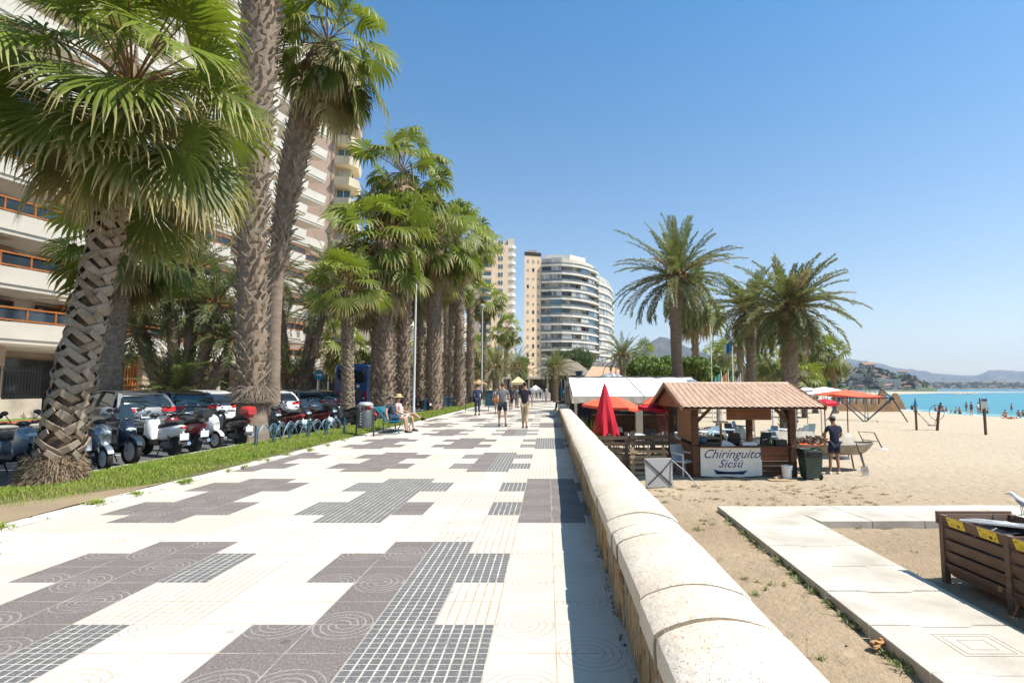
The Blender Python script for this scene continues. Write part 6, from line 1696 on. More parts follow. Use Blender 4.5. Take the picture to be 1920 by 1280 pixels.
def pavilion():
    T = A(1063, 672, 74); g = empty('thatched_pavilion', (T.x, 74, 0), 0, 'round grey thatched roof pavilion below the stone pine', 'pavilion')
    z = T.z; q = MB(); q.lathe([(3.6, z-2.3), (3.2, z-1.9), (1.6, z-.6), (.3, z-.05), (0, z)], 20); q.build('thatched_roof', mat('thatch', (.22, .18, .14), .95, var=.25, vs=2, fine=.4, fs=25, bump=.5, bs=30), g)
    for i in range(8): a = 2*PI*i/8; q = MB(); q.tube([(2.8*math.cos(a), 2.8*math.sin(a), 0), (2.8*math.cos(a), 2.8*math.sin(a), z-1.8)], .12, 6); q.build('post', m_wood, g)
    q = MB(); q.lathe([(2.2, 0), (2.2, z-2)], 14); q.build('inner_wall', m_dark, g)
pavilion()
q = MB(); q.box(-.35, .35, -.3, .3, 0, 2.4); q.lathe([(.25, 2.4), (.25, 2.9), (.32, 2.95), (.32, 3.1)], 10); T = A(1086, 731, 45); o = q.build('chimney_flue', mat('dark_blue_metal', (.02, .05, .09), .4, var=.1)); o.location = (T.x, 45, -.1); tag(o, 'dark blue metal flue box rising behind the awning', 'flue')
# far awnings on the promenade
for i, (px, py, Y, r_, mt, lab) in enumerate([(972, 706, 60, .75, mat('cream_canvas', (.60, .50, .28), .8, var=.05), 'cream pyramid stall canopy above the walkers'), (1004, 722, 68, .9, m_wcl, 'white market canopy at the far end of the walk'), (898, 711, 70, 1.0, mat('tan_canvas', (.45, .27, .12), .8), 'tan shop canopy behind the second lamp post')]):
    T = A(px, py, Y); g = empty('stall_canopy', (T.x, Y, 0), 0, lab, 'canopy', 'canopies at the end of the promenade'); z = T.z
    q = MB(); q.loft([[(-r_, -r_, z-.85), (r_, -r_, z-.85), (r_, r_, z-.85), (-r_, r_, z-.85)], [(-r_, -r_, z-.6), (r_, -r_, z-.6), (r_, r_, z-.6), (-r_, r_, z-.6)], [(-.05, -.05, z), (.05, -.05, z), (.05, .05, z), (-.05, .05, z)]]); q.build('canopy', mt, g)
    for a in (-1, 1):
        for b in (-1, 1): q = MB(); q.tube([(a*r_*.95, b*r_*.95, 0), (a*r_*.95, b*r_*.95, z-.7)], .04, 6); q.build('pole', m_galv, g)
def far_bar():
    g = empty('terrace_bar', (A(1015, 731, 105).x, 105, 0), 0, 'dark fronted terrace bar at the end of the promenade below the curved tower', 'building')
    q = MB(); q.box(-7, 10, 0, 8, 0, 3.4); q.build('wall', m_dark, g)
    q = MB(); q.box(-7.3, 10.3, -1.5, 8.2, 3.401, 3.8); q.build('roof', m_cream, g)
    for x in (-6, -2.5, 1, 4.5, 8): q = MB(); q.box(x, x+.4, -.3, -.003, 0, 3.3); q.build('column', m_cream, g)
    q = MB(); q.box(-7, 10, -4, -3.8, 0, .9); q.build('terrace_wall', m_cream, g)
far_bar()

# barbecue boat
def boat():
    g = empty('barbecue_boat', (9.1, 18.4, ZS), 0, 'boat shaped steel barbecue full of sand and burning wood beside the kiosk', 'barbecue')
    m_st = mat('dull_steel', (.36, .32, .26), .5, .25, var=.3, vs=2, fine=.2, fs=20)
    def ring(z, L, w, x0=0): return [(x0+L*math.copysign(abs(math.cos(a))**.75, math.cos(a)), w*math.copysign(abs(math.sin(a))**1.0, math.sin(a)), z+.06*abs(math.cos(a))**3*(z > .7)) for a in np.linspace(0, 2*PI, 33)[:-1]]
    q = MB(); q.loft([ring(.52, 1.15, .34), ring(.62, 1.3, .46), ring(.80, 1.5, .60), ring(.86, 1.53, .62), ring(.86, 1.49, .585), ring(.80, 1.46, .57)]); q.build('hull', m_st, g, smooth=40)
    q = MB(); q.quad(*[(p[0], p[1], .80) for p in ring(.8, 1.455, .565)]); q.build('sand_bed', m_sand, g)
    for x in (-.9, .95):
        for y in (-.3, .3): q = MB(); q.bar((x, y, .62), (x*1.12, y*1.15, 0), .04); q.build('leg', m_bin, g)
    q = MB(); q.loft([[(-1.35, .32, .84), (-.1, .45, .84), (-.1, .47, .84), (-1.35, .34, .84)], [(-1.45, .5, 1.22), (-.1, .62, 1.20), (-.1, .64, 1.20), (-1.45, .52, 1.22)]]); q.build('wind_shield', m_st, g)
    q = MB(); q.loft([[(.62, .1, .84), (1.1, .1, .84), (1.1, .12, .84), (.62, .12, .84)], [(.58, .3, 1.18), (1.02, .3, 1.18), (1.02, .32, 1.18), (.58, .32, 1.18)]]); q.build('wind_shield', m_st, g)
    return g
boat()
m_log = mat('burnt_log', (.13, .085, .055), .9, var=.5, vs=6, col2=(.30, .21, .14), fine=.4, fs=40)
m_ember = NG('glowing_ember'); m_ember.b.inputs['Base Color'].default_value = (.5, .06, .02, 1); m_ember.b.inputs['Emission Color'].default_value = (1, .12, .02, 1); m_ember.b.inputs['Emission Strength'].default_value = .9; m_ember = m_ember.m
q = MB(); rr = random.Random(6)
fw = empty('firewood_pile', (8.55, 18.35, ZS+.8), 0, 'pile of split firewood with glowing red embers on the barbecue boat', 'firewood')
for i in range(95):
    x = rr.uniform(-.52, .50); y = rr.uniform(-.22, .25); z = rr.uniform(.03, .30)*(1-abs(x)*.6); a = rr.uniform(0, PI); L = rr.uniform(.06, .14); el = rr.uniform(-.4, .5)
    d = Vector((math.cos(a)*math.cos(el), math.sin(a)*math.cos(el), math.sin(el)))*L; c = Vector((x, y, z)); q.bar(c-d, c+d, rr.uniform(.035, .07), rr.uniform(.03, .06))
q.build('logs', m_log, fw)
q = MB()
for i in range(26): x = rr.uniform(-.4, .42); q.ell((x, rr.uniform(-.30, -.12), rr.uniform(.02, .09)), (rr.uniform(.015, .04), .02, .018), 6, 4)
q.build('embers', m_ember, fw)
# wheeled bin
def wbin():
    p = G(1523, 899, ZS); g = empty('wheeled_bin', (p.x, p.y+.1, ZS), 0, 'open dark green wheeled bin lined with a black bag in front of the barbecue boat', 'bin')
    m_gb = mat('bin_green', (.055, .085, .065), .5, var=.2, vs=4, fine=.2, fs=25)
    q = MB(); q.loft([[(-.20, -.22, .05), (.20, -.22, .05), (.20, .2, .05), (-.20, .2, .05)], [(-.265, -.28, .82), (.265, -.28, .82), (.265, .27, .82), (-.265, .27, .82)]]); q.build('body', m_gb, g, clean=True)
    q = MB(); q.loft([[(-.29, -.30, .80), (.29, -.30, .80), (.29, .29, .80), (-.29, .29, .80)], [(-.29, -.30, .85), (.29, -.30, .85), (.29, .29, .85), (-.29, .29, .85)], [(-.25, -.26, .85), (.25, -.26, .85), (.25, .25, .85), (-.25, .25, .85)], [(-.24, -.25, .70), (.24, -.25, .70), (.24, .24, .70), (-.24, .24, .70)]], cap=False); q.build('rim', m_gb, g)
    q = MB(); k = 28; 
    def w_(z, r, amp): return [((r+amp*rr.random())*math.copysign(abs(math.cos(a))**.45, math.cos(a)), (r+amp*rr.random())*math.copysign(abs(math.sin(a))**.45, math.sin(a)), z+rr.uniform(-.01, .01)) for a in np.linspace(0, 2*PI, k+1)[:-1]]
    q.loft([w_(.66, .288, .015), w_(.76, .292, .02), w_(.862, .295, .02), w_(.88, .27, .02), w_(.80, .23, .01)], cap=False); q.build('bin_bag', m_black, g)
    for x in (-.22, .22): q = MB(); q.lathe([(0, -.03), (.09, -.03), (.10, 0), (.09, .03), (0, .03)], 16, Matrix.Rotation(PI/2, 3, 'Y'), (x, -.17, .10)); q.build('wheel', m_black, g)
    q = MB(); q.tube([(-.2, -.30, .80), (-.2, -.35, .83), (.2, -.35, .83), (.2, -.30, .80)], .014, 6); q.build('handle', m_gb, g)
wbin()
def bucket():
    p = G(1476, 898, ZS); g = empty('bucket', (p.x, p.y, ZS+.03), 0, 'white plastic bucket on a board at the foot of the right kiosk post', 'bucket')
    q = MB(); q.lathe([(0, 0), (.125, 0), (.155, .34), (.165, .345), (.165, .37), (.15, .37), (.12, .02)], 20); q.build('pail', m_wp, g, smooth=50)
    q = MB(); q.tube([(.16*math.cos(a), -.02-.1*math.sin(a), .34-.16*math.sin(a)) for a in np.linspace(0, PI, 12)], .005, 4); q.build('handle', m_galv, g)
    q = MB(); q.quad((.10, -.125, .12), (.148, -.06, .12), (.155, -.07, .22), (.11, -.135, .22)); q.build('label_patch', m_ink, g)
bucket()
q = MB(); q.cbox(-.40, .40, -.16, .2, 0, .028, .008); thing(q, 'wooden_board', m_palletn, 'flat pale board lying on the sand under the white bucket', 'board', loc=(G(1466, 900, ZS).x, G(1466, 900, ZS).y, ZS))
def shovel():
    p = G(1622, 892, ZS); g = empty('shovel', (p.x, p.y, ZS), 0, 'shovel standing upright against the right end of the barbecue boat', 'shovel')
    q = MB(); q.tube([(-.02, 0, .28), (-.07, .3, 1.0)], .017, 8); q.tube([(-.13, .3, 1.0), (-.01, .3, 1.0)], .018, 6); q.build('shaft', m_dkwood, g)
    q = MB(); q.loft([[(-.11, 0, .30), (.09, 0, .30), (.09, .012, .30), (-.11, .012, .30)], [(-.13, -.03, .12), (.12, -.03, .12), (.12, -.018, .12), (-.13, -.018, .12)], [(-.08, -.08, -.01), (.07, -.08, -.01), (.07, -.07, -.01), (-.08, -.07, -.01)]]); q.build('blade', mat('worn_shovel_steel', (.30, .26, .22), .6, .2, var=.3, vs=8), g)
shovel()
def frame():
    p = G(1655, 842, ZS); g = empty('metal_frame', (p.x, p.y, ZS), 0, 'dark leaning metal frame on a round white base right of the barbecue boat', 'frame')
    q = MB(); q.tube([(-.02, 0, .05), (-.28, .1, .72), (-.98, .1, .76), (-.72, 0, .12)], .028, 6); q.tube([(-.13, 0, .33), (-.86, .05, .42)], .02, 6); q.build('bars', mat('brown_metal', (.07, .045, .035), .5, var=.2), g)
    q = MB(); q.lathe([(.02, .06), (.22, .04), (.24, .0)], 20); q.build('base', m_wp, g)
frame()
q = MB(); q.lathe([(0, .10), (.26, .09), (.30, .0)], 20); thing(q, 'concrete_disc', m_bin, 'round grey concrete disc on the sand between the boat legs', 'disc', loc=(G(1578, 860, ZS).x, G(1578, 860, ZS).y, ZS), smooth=50)
# terrace tables and chairs behind the kiosk
m_cg = mat('chair_blue_grey', (.22, .30, .36), .6, var=.15); m_cd = mat('chair_dark', (.03, .032, .036), .6, var=.2)
tp = armchair((4.9, 25.0, ZS), .4, 'x', m_cg, 'blue grey terrace chairs behind the kiosk')
td = armchair((2.8, 23.5, ZS), .4, 'x', m_cd, 'dark terrace chairs under the left parasols')
def table(loc, label, m, grp):
    g = empty('terrace_table', loc, 0, label, 'table', grp); q = MB(); q.cbox(-.4, .4, -.4, .4, .70, .74, .01); q.build('table_top', m, g)
    for x in (-.33, .33):
        for y in (-.33, .33): q = MB(); q.tube([(x, y, 0), (x, y, .70)], .02, 6); q.build('leg', m_galv, g)
    return g
tt = table((5.6, 24, ZS), 'x', m_canv, 'tables on the terrace behind the kiosk')
cl = [(5.0, 23.2), (5.9, 23.5), (6.3, 25.5), (7.3, 24.0), (7.9, 26.0), (8.8, 25.2), (9.6, 27), (10.4, 26.4), (11.3, 27.6), (12.2, 27.2), (13.1, 28.4), (8.4, 29), (10.3, 30)]
labs = ['leftmost blue grey chair seen through the kiosk opening', 'blue grey chair seen just right of the left kiosk post', 'blue grey chair behind the cream post inside the kiosk', 'blue grey chair under the hanging board', 'blue grey chair seen behind the rear kiosk post', 'blue grey chair showing left of the right front kiosk post', 'blue grey chair directly behind the right front kiosk post', 'blue grey chair right of the right kiosk post', 'blue grey chair behind the left end of the firewood', 'blue grey chair behind the middle of the firewood', 'rightmost blue grey chair behind the firewood pile', 'far blue grey chair deeper on the terrace under the hanging board', 'farthest blue grey chair beyond the right kiosk post']
rr = random.Random(12)
for i, ((x, y), lb) in enumerate(zip(cl, labs)):
    o = tp if i == 0 else dup(tp)
    o.location = (x, y, ZS); o.rotation_euler = (0, 0, rr.uniform(0, 6.28)); o['label'] = lb
for i, (x, y, lb) in enumerate([(3.0, 23.0, 'dark chair just right of the closed red parasol'), (3.7, 22.6, 'dark chair in the middle under the orange parasols'), (4.2, 23.8, 'dark chair nearest the kiosk side flap'), (3.3, 25.2, 'dark chair farther back under the orange parasols'), (2.5, 25.6, 'dark chair beside the cream awning pillar')]):
    o = td if i == 0 else dup(td); o.location = (x, y, ZS); o.rotation_euler = (0, 0, rr.uniform(0, 6.28)); o['label'] = lb
for i, (x, y, lb) in enumerate([(5.2, 21.9, 'dark chair close behind the left front kiosk post'), (6.1, 22.2, 'dark chair behind the cream lamp stand in the kiosk opening'), (6.9, 21.8, 'dark chair seen under the left end of the hanging board'), (7.6, 22.6, 'dark chair seen under the right end of the hanging board'), (8.5, 22.4, 'dark chair just left of the right front kiosk post'), (7.3, 28.2, 'dark chair far back in the middle of the kiosk opening'), (9.3, 28.2, 'dark chair far back near the right kiosk post'), (6.2, 27.4, 'dark chair far back at the left of the kiosk opening')]):
    o = dup(td); o.location = (x, y, ZS); o.rotation_euler = (0, 0, rr.uniform(0, 6.28)); o['label'] = lb; o['group'] = 'dark terrace chairs behind the kiosk'
for i, (x, y, lb) in enumerate([(5.5, 24.4, 'terrace table behind the left part of the kiosk opening'), (7.2, 25.3, 'terrace table behind the middle of the kiosk opening'), (8.6, 26.6, 'terrace table behind the right kiosk post'), (11.0, 26.8, 'terrace table behind the firewood pile'), (3.6, 23.6, 'terrace table under the orange parasols left of the kiosk')]):
    o = tt if i == 0 else dup(tt); o.location = (x, y, ZS); o.rotation_euler = (0, 0, rr.uniform(0, 1)); o['label'] = lb
for i, px in enumerate((1447, 1490, 1538)):
    T = A(px, 731, 27); q = MB(); q.tube([(0, 0, 0), (0, 0, 2.1)], .03, 8); thing(q, 'terrace_post', m_galv, ['thin terrace post seen left of the kiosk right post', 'thin terrace post just right of the kiosk right post', 'dark terrace post behind the barbecue boat'][i], 'post', 'thin posts of the terrace', loc=(T.x, 27, ZS))

# ---- walkway slabs
m_slab = mat('concrete_slab', (.48, .425, .35), .9, var=.16, vs=1.2, fine=.2, fs=50, bump=.35, bs=70, col2=(.62, .57, .49))
m_slabd = mat('slab_print', (.44, .38, .31), .9, var=.2, vs=6)
q = MB(); zt = ZS+.12
yj = [1.6, 2.55]
X0, X1 = 3.42, 4.98
ys = [2.2+1.02*i for i in range(10)]
pa = G(1345, 948, zt); pb_ = G(1770, 1280, zt)
def xl(y): return pa.x+(pb_.x-pa.x)*(y-pa.y)/(pb_.y-pa.y)
yend = pa.y; wpath = 1.52
y = yend; rs_ = random.Random(3)
def slab(y0, y1, dz, tab=True, tabb=True):
    tb = .055
    L = [(xl(y0)+0, y0), (xl(y0)+.42, y0)] + ([(xl(y0)+.52, y0-tb), (xl(y0)+1.02, y0-tb), (xl(y0)+1.12, y0)] if tabb else []) + [(xl(y0)+wpath, y0), (xl(y1)+wpath, y1)] + ([(xl(y1)+1.105, y1), (xl(y1)+1.01, y1-tb+0), (xl(y1)+.53, y1-tb+0), (xl(y1)+.435, y1)] if tab else []) + [(xl(y1), y1)]
    q.loft([[(a, b, zt-.14+dz) for a, b in L], [(a, b, zt-.008+dz) for a, b in L], [(a+(.006 if a < xl(y0)+.8 else -.006), b+(.006 if b < (y0+y1)/2 else -.006), zt+dz) for a, b in L]])
first = True
while y > .8:
    slab(y-1.0+.012, y-.0, rs_.uniform(-.004, .004), tab=not first); first = False; y -= 1.012
# cross path
yb_ = G(1600, 977, zt).y; yt_ = yend
x = xl(yend)+wpath+.02; i = 0
while x < 26:
    x2 = x+1.0; c = .012*(x-5)
    P4 = [(x, yb_+c), (x2-.012, yb_+c+.012), (x2-.012-.12, yt_+c+.012), (x-.12, yt_+c)]
    q.loft([[(a, b, zt-.14) for a, b in P4], [(a, b, zt+rs_.uniform(-.004, .004)) for a, b in P4]]); x = x2+.006
tag(q.build('concrete_walkway', m_slab), kind='structure')
q = MB()
for (cx_, cy_, s) in ((4.25, 5.72, .30),):
    for k, r_ in enumerate((1.0, .8, .45)):
        a = s*r_; e = .008
        for (x0, x1, y0, y1) in ((-a, a, -a*.8, -a*.8+e), (-a, a, a*.8-e, a*.8), (-a, -a+e, -a*.8+e+.001, a*.8-e-.001), (a-e, a, -a*.8+e+.001, a*.8-e-.001)): q.quad((cx_+x0, cy_+y0, zt+.006), (cx_+x1, cy_+y0, zt+.006), (cx_+x1, cy_+y1, zt+.006), (cx_+x0, cy_+y1, zt+.006))
tag(q.build('slab_imprint', m_slabd), kind='structure')
# weeds on the sand
rng_ = random.Random(14); pts = []
for i in range(210):
    y = rng_.uniform(3.5, 15.5); x = rng_.uniform(1.15, 3.3) if rng_.random() < .6 else rng_.uniform(1.2, 8)
    if xl(y)-.05 < x < xl(y)+1.6 and y < yend+.2: continue
    if rng_.random() > (.25 if y < 7 else .8): continue
    if mnoise.noise((x*.8, y*.8, 7)) < -.05: continue
    pts.append((x, y, sandz(x, y), rng_.uniform(.3, 1.2)))
m_weed = leafm('weed_leaf', (.10, .15, .03), (.19, .21, .06)); m_dry = mat('dry_weed', (.34, .26, .11), .9, var=.3, vs=5)
tufts('sand_weeds', pts, m_weed, 'small low green weeds scattered over the sand strip', .07, 6, 34)
pts2 = [(px_, py_, sandz(px_, py_), rng_.uniform(.5, 1.6)) for px_, py_ in [(rng_.uniform(1.3, 9), rng_.uniform(11.9, 15.8)) for _ in range(260)] if mnoise.noise((px_*.5, py_*.9, 2)) > -.12 and not (4 < px_ < 8 and py_ > 15.5)]
tufts('dry_sand_weeds', pts2, m_dry, 'dry yellow weeds on the sand in front of the kiosk', .05, 7, 26)
pts3 = [(xl(y)-abs(rng_.gauss(.03, .03)), y, sandz(xl(y), y), rng_.uniform(.3, 1.0)) for y in [rng_.uniform(3.2, 11.5) for _ in range(90)]]
tufts('path_edge_weeds', pts3, m_weed, 'weeds growing along the concrete walkway edge', .09, 8, 26)
q = MB()
for i in range(900):
    y = 2.5+rng_.random()**1.3*13; x = rng_.uniform(1.1, 9.5)
    if xl(y)-.02 < x < xl(y)+wpath+.03: continue
    s = rng_.uniform(.004, .016); q.ell((x, y, sandz(x, y)+s*.3), (s, s*rng_.uniform(.6, 1.5), s*.6), 5, 3)
tag(q.build('sand_pebbles', mat('pebble', (.30, .22, .15), .95, var=.4, vs=30)), kind='stuff')
q = MB(); 
for i in range(7): q.ell((rng_.uniform(-.09, .09), rng_.uniform(-.04, .04), .03+rng_.uniform(0, .03)), (.07, .035, .02), 7, 4, Matrix.Rotation(rng_.uniform(-.6, .6), 3, 'Y') @ Matrix.Rotation(rng_.uniform(-1, 1), 3, 'Z'))
p = G(1650, 1214, ZS); o = q.build('dry_leaf', mat('dry_brown_leaf', (.42, .22, .09), .8, var=.4, vs=30)); o.location = (p.x, p.y, ZS+.01); o.rotation_euler = (0, 0, .5); tag(o, 'curled brown dry leaf lying on the sand beside the walkway', 'leaf')

# ---- wooden louvred bin at the right edge
m_bw = mat('brown_recycled_board', (.165, .098, .064), .6, var=.25, vs=2.5, fine=.2, fs=40, bump=.2, bs=30, stretch=(1, 1, 5))
def crate():
    g = empty('louvred_timber_bin', (5.42, 7.80, ZS), 0, 'brown louvred timber storage bin with yellow stickers at the right picture edge', 'storage bin')
    L_, W_, z0, z1 = 1.09, .94, .12, .92
    n = 3
    for k in range(n+1):
        for x in (0, W_):
            q = MB(); q.cbox(x-.04, x+.04, -k*L_-.04, -k*L_+.04, 0 if k < 9 else 0, z1+.0, .006); q.build('post', m_bw, g)
    for k in range(n):
        for x, s in ((0, -1), (W_, 1)):
            for i in range(5):
                zz = z0+.03+i*.155; q = MB()
                c = Vector((x, -k*L_-L_/2, zz+.075)); Mx = Matrix.Translation(c) @ Matrix.Rotation(s*R(17), 4, 'Y')
                q.cbox(-.012, .012, -L_/2+.045, L_/2-.045, -.072, .072, .004, Mx); q.build('louvre', m_bw, g)
    for i in range(5):
        zz = z0+.03+i*.155; q = MB(); Mx = Matrix.Translation((W_/2, 0, zz+.075)) @ Matrix.Rotation(R(-13), 4, 'X'); q.cbox(-W_/2+.045, W_/2-.045, -.012, .012, -.08, .08, .004, Mx); q.build('louvre', m_bw, g)
    for k in range(1, n+1): q = MB(); q.box(.045, W_-.045, -k*L_-.012, -k*L_+.012, z0, z1-.02); q.build('divider', m_bw, g)
    q = MB(); q.cbox(-.05, W_+.05, .045, .085, z1-.13, z1+.03, .006); q.build('top_board', m_bw, g)
    q = MB(); q.box(.05, W_-.05, -n*L_+.05, -.05, z0, z0+.02); q.build('floor_panel', m_bw, g)
    my = mat('yellow_sticker', (.78, .55, .015), .45, var=.04); mk = m_black
    for k, yy in ((0, -.26), (0, -.80), (1, -.25), (1, -.85), (2, -.3)):
        x = -.045; y = -k*L_+yy; q = MB(); zc_ = z0+.03+4*.155+.075
        Mx = Matrix.Translation((-.0155, y, zc_)) @ Matrix.Rotation(-R(17), 4, 'Y')
        q.box(-.004, -.0005, -.15, .15, -.062, .062, Mx); st = q.build('yellow_sticker', my, g)
        q = MB(); Mx2 = Matrix.Translation((-.0185, y, zc_)) @ Matrix.Rotation(-R(17), 4, 'Y')
        def bb(a, b, c, d): q.box(-.0022, -.0010, a, b, c, d, Mx2)
        bb(.10, .125, .025, .045); bb(-.135, -.04, .044, .05); bb(-.055, -.025, -.045, .0); bb(-.066, -.014, -.03, -.012); bb(-.13, -.112, -.02, .0); bb(-.10, -.085, -.045, -.03); bb(.0, .09, .0, .004); bb(.0, .09, -.02, -.017); bb(.02, .11, -.04, -.037)
        q.build('sticker_print', mk, st)
    q = MB(); q.lathe([(0, 0), (.035, 0), (.035, .02), (0, .02)], 12, Matrix.Rotation(-PI/2, 3, 'Y'), (-.03, -L_+.12, z0+.14)); q.build('bolt_cap', mat('rust', (.30, .16, .06), .8, var=.4, vs=20), g)
crate()
def lounger(loc, rot, label):
    g = empty('folded_lounger', loc, 0, label, 'sun lounger', 'folded loungers in the storage bin'); g.rotation_euler = rot
    q = MB(); w_, L_ = .30, .95
    for s in (-1, 1): q.tube([(s*w_, -L_/2, 0), (s*w_, L_/2, 0)], .022, 6)
    for y in (-.46, -.1, .1, .46): q.tube([(-w_, y, 0), (w_, y, 0)], .02, 6)
    q.build('frame', m_wp, g)
    q = MB(); q.cbox(-.26, .26, -.43, -.13, .01, .03, .006); q.cbox(-.26, .26, .13, .43, .01, .03, .006)
    q.build('panel', m_wp2, g)
    q = MB(); q.cbox(-.27, .27, -.09, .09, -.03, .0, .006); q.tube([(-.3, -.3, -.05), (.0, .2, -.06), (.3, .3, -.05)], .03, 6); q.build('hinge', m_black, g)
    return g
m_wp2 = mat('worn_white_plastic', (.55, .56, .56), .45, var=.25, vs=6, col2=(.30, .31, .33))
lounger((5.95, 7.28, ZS+.90), (R(-4), R(8), R(35)), 'folded white lounger lying on top of the timber bin contents')
lounger((5.85, 7.10, ZS+.80), (R(3), R(-6), R(5)), 'folded grey lounger under the topmost one in the bin')
lounger((5.95, 6.1, ZS+.78), (R(2), R(3), R(12)), 'folded lounger in the second bin compartment')
q = MB(); q.cbox(-.38, .38, -.42, .42, 0, .45, .04); thing(q, 'dark_bag', m_cd, 'dark plastic bundle filling the first compartment of the timber bin', 'bundle', loc=(5.9, 7.25, ZS+.16))
def gull():
    g = empty('seagull', (6.36, 7.62, ZS+.945), R(115), 'white and grey seagull standing on the far rim of the timber bin', 'seagull')
    q = MB(); q.loft([[(x, w_*math.cos(a), z+h*math.sin(a)) for a in np.linspace(0, 2*PI, 11)[:-1]] for x, w_, h, z in ((.155, .004, .004, .255), (.135, .020, .018, .262), (.105, .029, .030, .265), (.075, .026, .034, .243), (.045, .038, .045, .205), (.0, .052, .056, .175), (-.06, .046, .048, .150), (-.12, .024, .024, .130), (-.19, .012, .006, .112))]); q.build('body', m_white, g, smooth='all')
    for s in (-1, 1):
        q = MB(); q.loft([[(x, s*(y+.012*math.cos(a)), z+h*math.sin(a)) for a in np.linspace(0, 2*PI, 9)[:-1]] for x, y, z, h in ((.04, .040, .195, .02), (0, .052, .178, .036), (-.08, .046, .150, .030), (-.16, .022, .125, .014), (-.23, .006, .112, .004))]); q.build('wing', mat('gull_grey', (.36, .38, .41), .7, var=.15), g, smooth='all')
        q = MB(); q.tube([(.0, s*.02, .13), (-.005, s*.022, .0)], .005, 5); q.tube([(-.01, s*.022, .004), (.03, s*.03, .004)], .005, 4); q.build('leg', mat('gull_leg', (.5, .3, .2), .6), g)
    q = MB(); q.tube([(.15, 0, .258), (.19, 0, .25)], [.010, .003], 6); q.build('beak', mat('gull_beak', (.65, .36, .05), .4), g)
gull()

# ---- playground and shoreline things
m_net = mat('dark_blue_steel', (.04, .05, .09), .5, var=.2)
def climb():
    c = G(1624, 779, ZS-.1); Y = 48; T = A(1621, 703, Y); g = empty('climbing_pyramid', (T.x, Y, gz(T.x, Y)), 0, 'dark blue pyramid climbing frame with rope nets on the sand', 'climbing frame')
    H = T.z-gz(T.x, Y); 
    top = Vector((0, 0, H)); mid = [Vector((2.75*math.cos(a), 2.75*math.sin(a), H*.50)) for a in np.linspace(.25, .25+2*PI, 5)[:-1]]
    ft = [Vector((3.0*math.cos(a), 2.8*math.sin(a), 0)) for a in np.linspace(.25, .25+2*PI, 9)[:-1]]
    q = MB()
    for m_ in mid: q.tube([top, m_], .05, 6)
    for i in range(4): q.tube([mid[i], mid[(i+1) % 4]], .035, 6)
    for i in range(4):
        for k in (-1, 1): q.tube([mid[i], ft[(2*i+k) % 8]], .05, 6)
        q.tube([(mid[i]+mid[(i+1) % 4])/2, ft[(2*i+1) % 8]], .03, 5)
    q.build('poles', m_net, g)
    q = MB()
    for i in range(4):
        a, b = mid[i], mid[(i+1) % 4]
        for k in range(1, 8): t = k/8; q.tube([top.lerp(a, t), top.lerp(b, t)], .012, 4)
        for k in range(1, 8): q.tube([top, a.lerp(b, k/8)], .010, 4)
    q.build('rope_net', m_net, g)
    q = MB(); q.ell(top, (.1, .1, .1), 8, 6); [q.ell(m_, (.13, .13, .13), 8, 6) for m_ in mid]; q.build('joint', m_black, g)
climb()
def sculpture():
    Y = 82; m_ = mat('sand_sculpture', (.36, .225, .12), .95, var=.2, vs=1, bump=.4, bs=6); x0 = A(1566, 731, Y).x; g = empty('sand_sculpture', (x0, Y, gz(x0, Y)-.1), 0, 'long brown sand coloured sculpture wall with arched gaps behind the climbing pyramid', 'sculpture')
    k = Y/FPX
    q = MB(); q.box(0, 118*k, -.3, .3, 0, 1.15); q.build('base', m_, g)
    for a, b, h, tp in ((0, 8, 2.1, 1), (12, 22, 2.3, .7), (26, 34, 2.2, .6), (38, 47, 2.4, .7), (51, 61, 2.3, .8), (66, 76, 2.4, .6), (80, 96, 3.6, .15), (100, 124, 2.7, .2)):
        q = MB(); c = (a+b)/2*k; w_ = (b-a)/2*k; q.prism([(c-w_, .9), (c+w_*(1 if b < 120 else 1.4), .3 if b > 120 else .9), (c+w_*.8, h*.6), (c+w_*tp*.8, h), (c-w_*tp*.8, h), (c-w_*.95, h*.65)], 'y', -.27, .27); q.build('block', m_, g)
sculpture()
def swing():
    p = G(1719, 810, -1.2); q2 = G(1775, 812, -1.2); Y = p.y; m_ = mat('swing_wood', (.12, .075, .045), .8, var=.3, vs=6)
    g = empty('swing', (p.x, Y, gz(p.x, Y)), 0, 'rope swing hung between two rough dark posts with a metal ring on the beach', 'swing'); dx = q2.x-p.x; z0 = gz(p.x, Y); s = 35/1042
    q = MB(); q.tube([(0, 0, -.2), (0, 0, 1.42), (-.02, 0, 1.5)], [.07, .065, .05], 8); q.ell((0, 0, 1.22), (.11, .11, .12), 8, 6); q.build('post', m_, g)
    q = MB(); q.tube([(dx, 0, -.2), (dx+.13, 0, .85), (dx+.35, 0, 1.75)], [.085, .08, .06], 8); q.ell((dx+.33, 0, 1.5), (.1, .1, .14), 8, 6); q.build('post', m_, g)
    q = MB()
    for o_ in (-.07, .07):
        q.tube([(.02, o_, 1.2), (.85+o_, 0, .32)], .014, 5); q.tube([(1.22+o_, 0, .32), (dx+.15, o_, 1.2)], .014, 5)
    q.build('ropes', m_, g)
    q = MB(); q.cbox(.78, 1.26, -.1, .1, .28, .33, .01); q.build('seat', m_, g)
    q = MB(); q.tube([(dx+.05+.48*math.cos(a), 0, 1.12+.48*math.sin(a)) for a in np.linspace(0, 2*PI, 25)[:-1]], .016, 6, closed=True); q.build('ring', m_iron, g)
swing()
